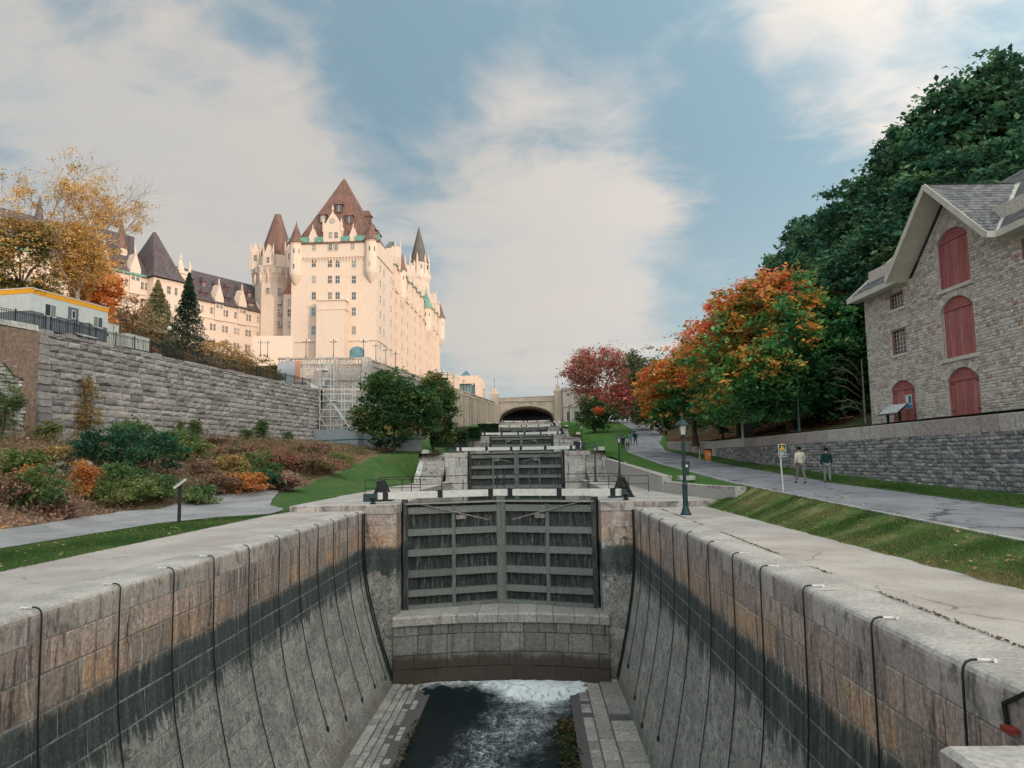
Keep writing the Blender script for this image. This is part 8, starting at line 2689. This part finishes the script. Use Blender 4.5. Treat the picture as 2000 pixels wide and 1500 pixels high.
sl = [(215, 930, 4.4, 3.1, 'dg', 'largest dark green bush, left half of the big clump on the bank'), (290, 925, 4.2, 2.6, 'dg', 'dark green bush, right half of the big clump on the bank'), (262, 880, 3.2, 2.4, 'mg', 'mid-green sapling rising behind the big dark clump'),
      (345, 885, 4.0, 1.9, 'mg', 'mid-green bush against the wall right of the dark clump'), (375, 905, 3.4, 1.6, 'fern', 'yellow-green bush on the crest above the information board'), (383, 842, 1.0, 2.6, 'mg', 'slim upright sapling against the grey wall'),
      (352, 850, .8, 2.0, 'fern', 'second slim sapling against the grey wall'), (482, 860, .9, 1.8, 'mg', 'small upright bush at the far wall foot'), (513, 850, 1.3, 3.0, 'mg', 'climbing green plant on the far part of the wall'),
      (565, 858, .9, 1.5, 'mg', 'little dark bush near the end of the wall'), (178, 840, 2.0, 5.0, 'ye', 'tall yellow sapling standing against the grey wall'), (90, 862, 1.8, 1.4, 'fern', 'yellow-green weeds at the foot of the old wall'),
      (0, 850, 2.4, 4.5, 'mg', 'green bush at the picture edge before the old wall'), (75, 1000, 2.2, 2.0, 'mg', 'dark green shrub low on the bank near the path'), (40, 935, 3.0, 1.5, 'fern', 'olive scrub at the picture edge on the bank'),
      (160, 975, 1.2, 1.9, 'or', 'glowing orange plant beside the dark clump'), (60, 955, 1.6, 1.1, 'or', 'faded orange plant near the picture edge'), (215, 985, 2.4, 1.3, 'fern', 'yellow-green fern clump, left of three by the path'),
      (265, 988, 2.6, 1.5, 'fern', 'yellow-green fern clump, middle of three by the path'), (312, 980, 2.2, 1.5, 'mg', 'green fern clump, right of three by the path'), (240, 955, 3.4, 1.5, 'mg', 'mid-green growth in front of the dark clump'),
      (390, 985, 2.2, 1.0, 'mg', 'low green weeds right of the information board'), (420, 965, 2.6, 1.4, 'br', 'brown dried shrub right of the information board'), (450, 935, 3.2, 1.6, 'ye', 'yellowish shrub in the middle of the red patch'),
      (455, 905, 3.2, 1.4, 'rd', 'rusty red shrub high on the bank, left one'), (500, 925, 3.4, 1.6, 'mg', 'dull green shrub amid the red sumac'), (540, 920, 3.4, 1.5, 'rd', 'rusty red shrub, middle of the sumac patch'),
      (590, 925, 4.2, 1.5, 'rd', 'rusty red shrub at the right of the sumac patch'), (640, 925, 3.6, 1.2, 'rd', 'last rusty red shrub before the lawn'), (545, 960, 3.2, 1.1, 'ro', 'rosy brown shrub at the lawn edge'), (480, 965, 3.0, 1.3, 'or', 'orange-brown shrub near the path end'),
      (610, 890, 3.6, 1.2, 'br', 'brown shrub near the hoarding'), (430, 880, 3.4, 1.2, 'br', 'brown thicket at the wall foot'), (120, 905, 3.2, .9, 'ye', 'straw-coloured tussock bank under the old wall'), (20, 990, 2.6, 1.2, 'br', 'brown brush heap at the picture edge'),
      (120, 1010, 2.4, .9, 'ro', 'pinkish brown brush by the path'), (400, 925, 2.8, .9, 'ro', 'pinkish dry brush on the slope above the board'), (510, 955, 2.6, 1.3, 'dg', 'dark green shrub near the end of the red patch'), (665, 905, 2.6, .9, 'fern', 'low olive scrub beside the hoarding')]
for i, (px, py, w, h, k, lab) in enumerate(sl):
    p = hit_left(px, py)
    if k in ('ye',) and h > 4: p = Vector((xf(p.y) + 1.2, p.y, gl(xf(p.y) + 1.2, p.y)))
    shrub('shrub', lab, (p.x, p.y, gl(p.x, p.y) - .05), w, h, LP_[k], int(1300 + 420 * w * h ** .5), .075 if w < 3 else .09, 300 + i, group='bushes on the lower left bank', depth=w * .85, clump=.28, up=.2)
rng = np.random.default_rng(88)
pts_ = []
while len(pts_) < 70000:
    y = rng.uniform(14, 88); e = xs(y); w = xf(y); t = rng.random() ** 1.1; x = e - .15 - (e - w - 1.2) * t
    pts_.append((x, y, gl(x, y)))
C = np.array(pts_); L_ = lumps(rng, C, 8, .25); hgt = np.clip(L_ * .28 + .30, .03, .8)
C[:, 2] += rng.random(len(C)) ** 1.4 * hgt
red = np.clip(1 - ((C[:, 0] + 20) / 7) ** 2 - ((C[:, 1] - 62) / 14) ** 2, 0, 1)
col = palette(rng, C, [(.08, .10, .04), (.13, .12, .05), (.22, .145, .085), (.28, .18, .125), (.26, .17, .14), (.36, .22, .13)], [1.6, 1.3, 2, 2.4, 2, 1], freq=.22)
col = col * (1 - red[:, None]) + red[:, None] * palette(rng, C, [(.27, .10, .08), (.34, .15, .10), (.20, .12, .07)], freq=.3)
col *= 1.6
me = leaf_mesh('undergrowth', C, .05 + .07 * rng.random(len(C)), col, rng, .3)
tag(link_mesh('undergrowth', me, None, None, 'stuff'), 'autumn weeds, dry stalks and leaf litter covering the lower left bank', 'undergrowth')
# dry stalks
rng_ = random.Random(8); mb = MB()
for i in range(2200):
    y = rng_.uniform(20, 60); e = xs(y); w = xf(y); x = e - .4 - (e - w - 1.5) * rng_.random(); z = gl(x, y); a = rng_.uniform(0, 6.28); L = rng_.uniform(.3, .9)
    v = Vector((x, y, z)); e_ = v + Vector((cos(a) * L * .5, sin(a) * L * .5, L * .8)); s = Vector((.014, 0, 0))
    mb.add([v - s, v + s, e_], ((0, 1, 2),), rng_.random())
M['straw'] = stone_mat('dry_stalk', [(.14, .09, .065), (.30, .22, .16), (.36, .27, .21)], 5, .0)
o = mb.build('dry_stalks', M['straw'], None, 'stuff'); tag(o, 'dry brown stalks standing on the lower left bank', 'dry stalks')
# dumped logs and roots near the orange plant
p = hit_left(145, 930); t = thing('root_pile', 'dark tangle of roots and stones on the bank above the orange plant', 'root pile', p)
for k in range(9):
    mb = MB(); a = rng_.uniform(0, 6.28); r = rng_.uniform(.2, .8); c = Vector((cos(a) * r, sin(a) * r * .6, rng_.uniform(.1, .6)))
    mb.lathe([(.05, -.2), (.28, -.12), (.34, .02), (.2, .18), (.04, .22)], c, 6); mb.build('stone', M['bigwall'], t, world=False)
for k in range(8):
    mb = MB(); a = rng_.uniform(0, 3.1); mb.tube([(-.9 * cos(a), -.5, .3 + .5 * rng_.random()), (0, 0, .95), (.9 * cos(a + .5), .4, .2 + .4 * rng_.random())], [.04, .06, .03], 5); mb.build('root', M['bark'], t, world=False)

# ------------------------------------------------------------------ grass blades on the near lawns, leaves on the right bank
def blades(name, label, fn, n, seed, cols, h=.06, w=.008):
    rng = np.random.default_rng(seed); P = fn(rng, n); n = len(P)
    a = rng.random(n) * 6.283; hh = h * (.5 + rng.random(n)); d = np.stack([np.cos(a), np.sin(a), np.zeros(n)], 1)
    V = np.empty((n, 3, 3)); V[:, 0] = P - d * w; V[:, 1] = P + d * w; V[:, 2] = P + np.stack([rng.normal(size=n) * .4, rng.normal(size=n) * .4, np.ones(n)], 1) * hh[:, None]
    me = bpy.data.meshes.new(name); me.vertices.add(3 * n); me.vertices.foreach_set('co', V.astype(np.float32).ravel()); me.loops.add(3 * n); me.loops.foreach_set('vertex_index', np.arange(3 * n, dtype=np.int32))
    me.polygons.add(n); me.polygons.foreach_set('loop_start', np.arange(0, 3 * n, 3, dtype=np.int32)); me.polygons.foreach_set('loop_total', np.full(n, 3, dtype=np.int32)); me.update(calc_edges=True)
    ca = me.color_attributes.new('leaf_col', 'FLOAT_COLOR', 'POINT'); cc = np.ones((n, 3, 4), dtype=np.float32); cc[:, :, :3] = np.clip(palette(rng, P, cols, freq=.35), 0, 1)[:, None, :]; ca.data.foreach_set('color', cc.ravel()); me.materials.append(M['leaf'])
    tag(link_mesh(name, me, None, None, 'stuff'), label, 'grass')
def rfn(rng, n):
    y = 9 + rng.random(n) ** 1.4 * 28; x = rng.uniform(8.3, 10.2, n); z = -.02 + np.array([zr(v) + .02 for v in y]) * np.clip((x - 8.3) / 1.85, 0, 1); return np.stack([x + .08 * np.sin(y * 3), y, z], 1)
def lfn(rng, n):
    y = 15 + rng.random(n) ** 1.3 * 20; x = -12.25 - rng.random(n) * np.interp(y, [22, 30.5, 33.6, 35], [3.6, 3.3, 2.1, .3]); return np.stack([x, y, np.full(n, -.02)], 1)
GC_ = [(.06, .125, .035), (.09, .17, .05), (.14, .20, .065), (.30, .25, .12)]
blades('grass_tufts', 'short worn grass growing between the pavement and the asphalt path', rfn, 75000, 1, GC_)
blades('grass_tufts', 'short green grass growing between the left pavement and the gravel path', lfn, 45000, 2, GC_[:3])
def vfn(rng, n):
    y = 24 + rng.random(n) ** 1.3 * 34; x = np.interp(y, [24, 60], [15.1, 14.9]) + rng.random(n) * 1.9; return np.stack([x, y, np.array([zr(v) for v in y]) + .05], 1)
blades('grass_tufts', 'grass verge along the foot of the rubble wall', vfn, 30000, 3, GC_[:3], .08, .012)
rng = np.random.default_rng(90); n = 22000; y = rng.uniform(50, 92, n); x = np.array([xw(v) for v in y]) + .6 + rng.random(n) ** 1.3 * 9; C = np.stack([x, y, np.array([zhill(a, b) for a, b in zip(x, y)]) + .04 + .05 * rng.random(n)], 1)
tag(link_mesh('fallen_leaves', leaf_mesh('fallen_leaves', C, .07 + .05 * rng.random(n), palette(rng, C, [(.20, .09, .04), (.32, .14, .055), (.14, .08, .045), (.36, .20, .09)]), rng, 3), None, None, 'stuff'), 'brown and orange fallen leaves under the maples', 'fallen leaves')
rng = np.random.default_rng(91); n = 260; y = 9 + rng.random(n) ** 1.2 * 26; x = rng.uniform(8.2, 12, n); C = np.stack([x, y, np.array([zr(v) for v in y]) * np.clip((x - 8.3) / 1.85, 0, 1) + .04], 1)
n2 = 120; y2 = 15 + rng.random(n2) * 18; C = np.vstack([C, np.stack([rng.uniform(-15.6, -12.6, n2), y2, np.full(n2, .02)], 1)])
tag(link_mesh('scattered_leaves', leaf_mesh('scattered_leaves', C, .05 + .04 * rng.random(len(C)), palette(rng, C, [(.5, .36, .16), (.4, .22, .09), (.5, .42, .2)]), rng, 3), None, None, 'stuff'), 'a few pale fallen leaves scattered on the near lawns', 'fallen leaves')

rng = np.random.default_rng(191)
n = 1500; y = 7 + rng.random(n) ** 1.3 * 28; x = 5.87 + rng.normal(size=n) * .025; keep = np.sin(y * 1.7) + np.sin(y * .63 + 1) > -.3
C = np.stack([x, y, np.full(n, .012)], 1)[keep]
tag(link_mesh('joint_weeds', leaf_mesh('joint_weeds', C, .012 + .018 * rng.random(len(C)), palette(rng, C, [(.10, .09, .05), (.16, .11, .07), (.08, .12, .04)]), rng, 1), None, None, 'stuff'), 'thin line of weeds in the joint behind the right coping', 'weeds')
pts_ = []
while len(pts_) < 30000:
    y = rng.uniform(18, 75); e = xs(y); w = xf(y); x = e - .4 - (e - w - 1.6) * rng.random()
    if noise.noise(Vector((x * .55, y * .55, 9))) < .02: continue
    pts_.append((x, y, gl(x, y)))
C = np.array(pts_); C[:, 2] += .15 + rng.random(len(C)) * (.35 + .75 * rng.random(len(C)))
me = leaf_mesh('tall_weeds', C, .06 + .08 * rng.random(len(C)), palette(rng, C, [(.10, .15, .05), (.18, .20, .08), (.30, .24, .12), (.40, .28, .18), (.20, .11, .07), (.42, .33, .22)], freq=.3), rng, .15, .22)
tag(link_mesh('tall_weeds', me, None, None, 'stuff'), 'tall ragged green and straw weeds between the bushes on the left bank', 'weeds')
# ------------------------------------------------------------------ people
def skin_obj(name, pts, edges, rad, mat, parent, sub=1):
    me = bpy.data.meshes.new(name); me.from_pydata([tuple(p) for p in pts], edges, [])
    o = link_mesh(name, me, mat, parent)
    m_ = o.modifiers.new('skin', 'SKIN'); m_.use_smooth_shade = True
    sv = me.skin_vertices[0].data
    for i, r in enumerate(rad):
        r = r if isinstance(r, tuple) else (r, r); sv[i].radius = r; sv[i].use_root = (i == 0)
    s = o.modifiers.new('subdivision', 'SUBSURF'); s.levels = sub; s.render_levels = sub + 0
    return o
def person(label, loc, face, coat, trousers, hair, shoe=(.03, .03, .035), h=1.76, stride=.28, arm=.25, skin=(.42, .27, .20), simple=False, coat_len=.78, skirt=False):
    """standing figure in mid-stride; local -y is the way it faces, rz turns it"""
    k = h / 1.76
    t = thing('person', label, 'person', loc, face, 'people on the paths')
    V = lambda x, y, z: Vector((x, y, z)) * k
    hx = .10; s = stride
    P = [V(0, 0, .95), V(0, .0, 1.12), V(0, -.01, 1.32), V(0, -.02, 1.46), V(0, -.035, 1.56), V(0, -.05, 1.66),
         V(hx, 0, .90), V(hx, -s * .55, .50), V(hx, -s * .9, .10), V(hx, -s * .9 - .16, .045),
         V(-hx, 0, .90), V(-hx, s * .35, .50), V(-hx, s * 1.0, .13), V(-hx, s * .95 - .14, .05),
         V(.19, 0, 1.42), V(.25, arm * .35, 1.16), V(.26, arm * .1 - .05, .92), V(.26, arm * .0 - .08, .85),
         V(-.19, 0, 1.42), V(-.25, -arm * .2, 1.16), V(-.26, -arm * .75, .94), V(-.26, -arm * .85, .87)]
    E = [(0, 1), (1, 2), (2, 3), (3, 4), (4, 5), (0, 6), (6, 7), (7, 8), (8, 9), (0, 10), (10, 11), (11, 12), (12, 13), (2, 14), (14, 15), (15, 16), (16, 17), (2, 18), (18, 19), (19, 20), (20, 21)]
    R_ = [(.13, .10), (.125, .095), (.14, .10), .055, .055, .088, .082, .055, .036, .032, .082, .055, .036, .032, .052, .042, .03, .028, .052, .042, .03, .028]
    if not simple:
        for (hand, sg) in ((17, 1), (21, -1)):
            b = P[hand]
            for f in range(5):
                o = Vector((0, (-.032 + .016 * f), 0)) if f < 4 else Vector((-sg * .0, -.05, .045))
                a = b + o * k + Vector((0, 0, -.02 if f < 4 else 0)); c = a + Vector((-sg * .012, -.006, -(.05, .06, .055, .042, .035)[f])) * k
                i = len(P); P += [a, c]; E += [(hand, i), (i, i + 1)]; R_ += [.009, .007]
    R_ = [tuple(q * k for q in r) if isinstance(r, tuple) else r * k for r in R_]
    skin_obj('body', P, E, R_, skin_m(skin), t)
    # coat, trousers, shoes and hair as clothing over the body
    idx = [1, 2, 3, 14, 15, 16, 18, 19, 20]
    cp = [P[1], P[2], P[3] + Vector((0, 0, -.02)), P[14], P[15], P[16] + Vector((0, 0, .02)), P[18], P[19], P[20] + Vector((0, 0, .02)), V(0, .0, coat_len + .10)]
    skin_obj('jacket', cp, [(0, 1), (1, 2), (1, 3), (3, 4), (4, 5), (1, 6), (6, 7), (7, 8), (0, 9)], [tuple(q * k for q in r) for r in [(.165, .125), (.18, .13), (.08, .075), (.075, .075), (.062, .062), (.05, .05), (.075, .075), (.062, .062), (.05, .05), (.17, .13)]], cloth(coat), t)
    tp = [P[0], P[6], P[7], P[8] + Vector((0, 0, .03)), P[10], P[11], P[12] + Vector((0, 0, .03))]
    skin_obj('trousers', tp, [(0, 1), (1, 2), (2, 3), (0, 4), (4, 5), (5, 6)], [tuple(q * k for q in r) for r in [(.15, .115), (.095, .1), (.07, .07), (.052, .055), (.095, .1), (.07, .07), (.052, .055)]], cloth(trousers), t)
    for a, b in ((8, 9), (12, 13)):
        skin_obj('shoe', [P[a] + Vector((0, .03, -.055)) * k, P[b] + Vector((0, -.03, -.005))], [(0, 1)], [(.048 * k, .05 * k), (.042 * k, .032 * k)], cloth(shoe), t)
    mb = MB(); c = P[5]
    mb.lathe([(.05, -.06), (.095, -.03), (.108, .02), (.100, .07), (.06, .112), (.01, .125)], c + Vector((0, .018, .0)) * k, 10); 
    o = mb.build('hair', cloth(hair), t, world=False, smooth=True)
    if not simple:
        mb = MB(); f = c + Vector((0, -.088, -.01)) * k
        mb.beam(f + Vector((0, 0, .02)), f + Vector((0, -.022, -.03)), .022, .02); mb.build('nose', skin_m(skin), t, world=False)
        for sg in (-1, 1):
            mb = MB(); mb.lathe([(.002, -.012), (.012, 0), (.002, .012)], c + Vector((sg * .033, -.083, .0)) * k, 6); mb.build('eye', M['glass'], t, world=False)
            mb = MB(); mb.lathe([(.004, -.03), (.016, -.01), (.018, .012), (.005, .03)], c + Vector((sg * .092, .0, -.015)) * k, 6); mb.build('ear', skin_m(skin), t, world=False)
        mb = MB(); mb.beam(c + Vector((-.022, -.088, -.055)) * k, c + Vector((.022, -.088, -.055)) * k, .012, .01); mb.build('mouth', cloth((.25, .10, .09)), t, world=False)
    return t
_c = {}
def cloth(c):
    if c not in _c: _c[c] = plain('cloth', c, .9, 0, .15, 14, .1)
    return _c[c]
def skin_m(c):
    if c not in _c: _c[c] = plain('skin', c, .55, 0, .05, 10, .3)
    return _c[c]
def on_path(px, py, Y): 
    x = at(px, py, Y).x; return Vector((x, Y, zr(Y) + .03 * sin((x - path_l(Y)) / (path_r(Y) - path_l(Y)) * pi)))
p = on_path(1565, 946, 37.2); person('man in a cream jacket and grey-brown trousers walking away beside the rubble wall', p, RAD(190), (.62, .58, .46), (.20, .17, .165), (.012, .011, .012), h=1.80, stride=.27, arm=.2, coat_len=.80)
p = on_path(1617, 944, 37.6); person('man in a dark green jacket and patterned trousers walking on the path', p, RAD(168), (.015, .045, .045), (.22, .25, .25), (.012, .011, .012), (.05, .04, .045), h=1.74, stride=.14, arm=.3)
for (px, py, Y, c, tr, lab, hh) in ((1217, 880, 83, (.03, .035, .045), (.04, .045, .05), 'person in black at the left of the distant group on the path', 1.78), (1226, 882, 82, (.35, .36, .38), (.05, .05, .06), 'person in a pale grey top within the distant group on the path', 1.62),
                                (1231, 870, 89, (.10, .22, .27), (.12, .12, .14), 'person in a teal jacket within the distant group on the path', 1.72), (1241, 868, 90, (.02, .03, .04), (.05, .06, .08), 'person in a dark coat at the right of the distant group on the path', 1.78)):
    person(lab, on_path(px, py, Y), RAD(0 if px < 1235 else 15), c, tr, (.03, .025, .02), h=hh, simple=True)
for (x, y, lab, c) in ((6.2, 99.5, 'person in dark blue standing by the second landing winch', (.02, .05, .08)), (6.9, 100.6, 'person in teal standing beside the one in dark blue', (.04, .10, .12))):
    person(lab, (x, y, LV[1]), RAD(30), c, (.05, .05, .06), (.03, .025, .02), simple=True, stride=.05)
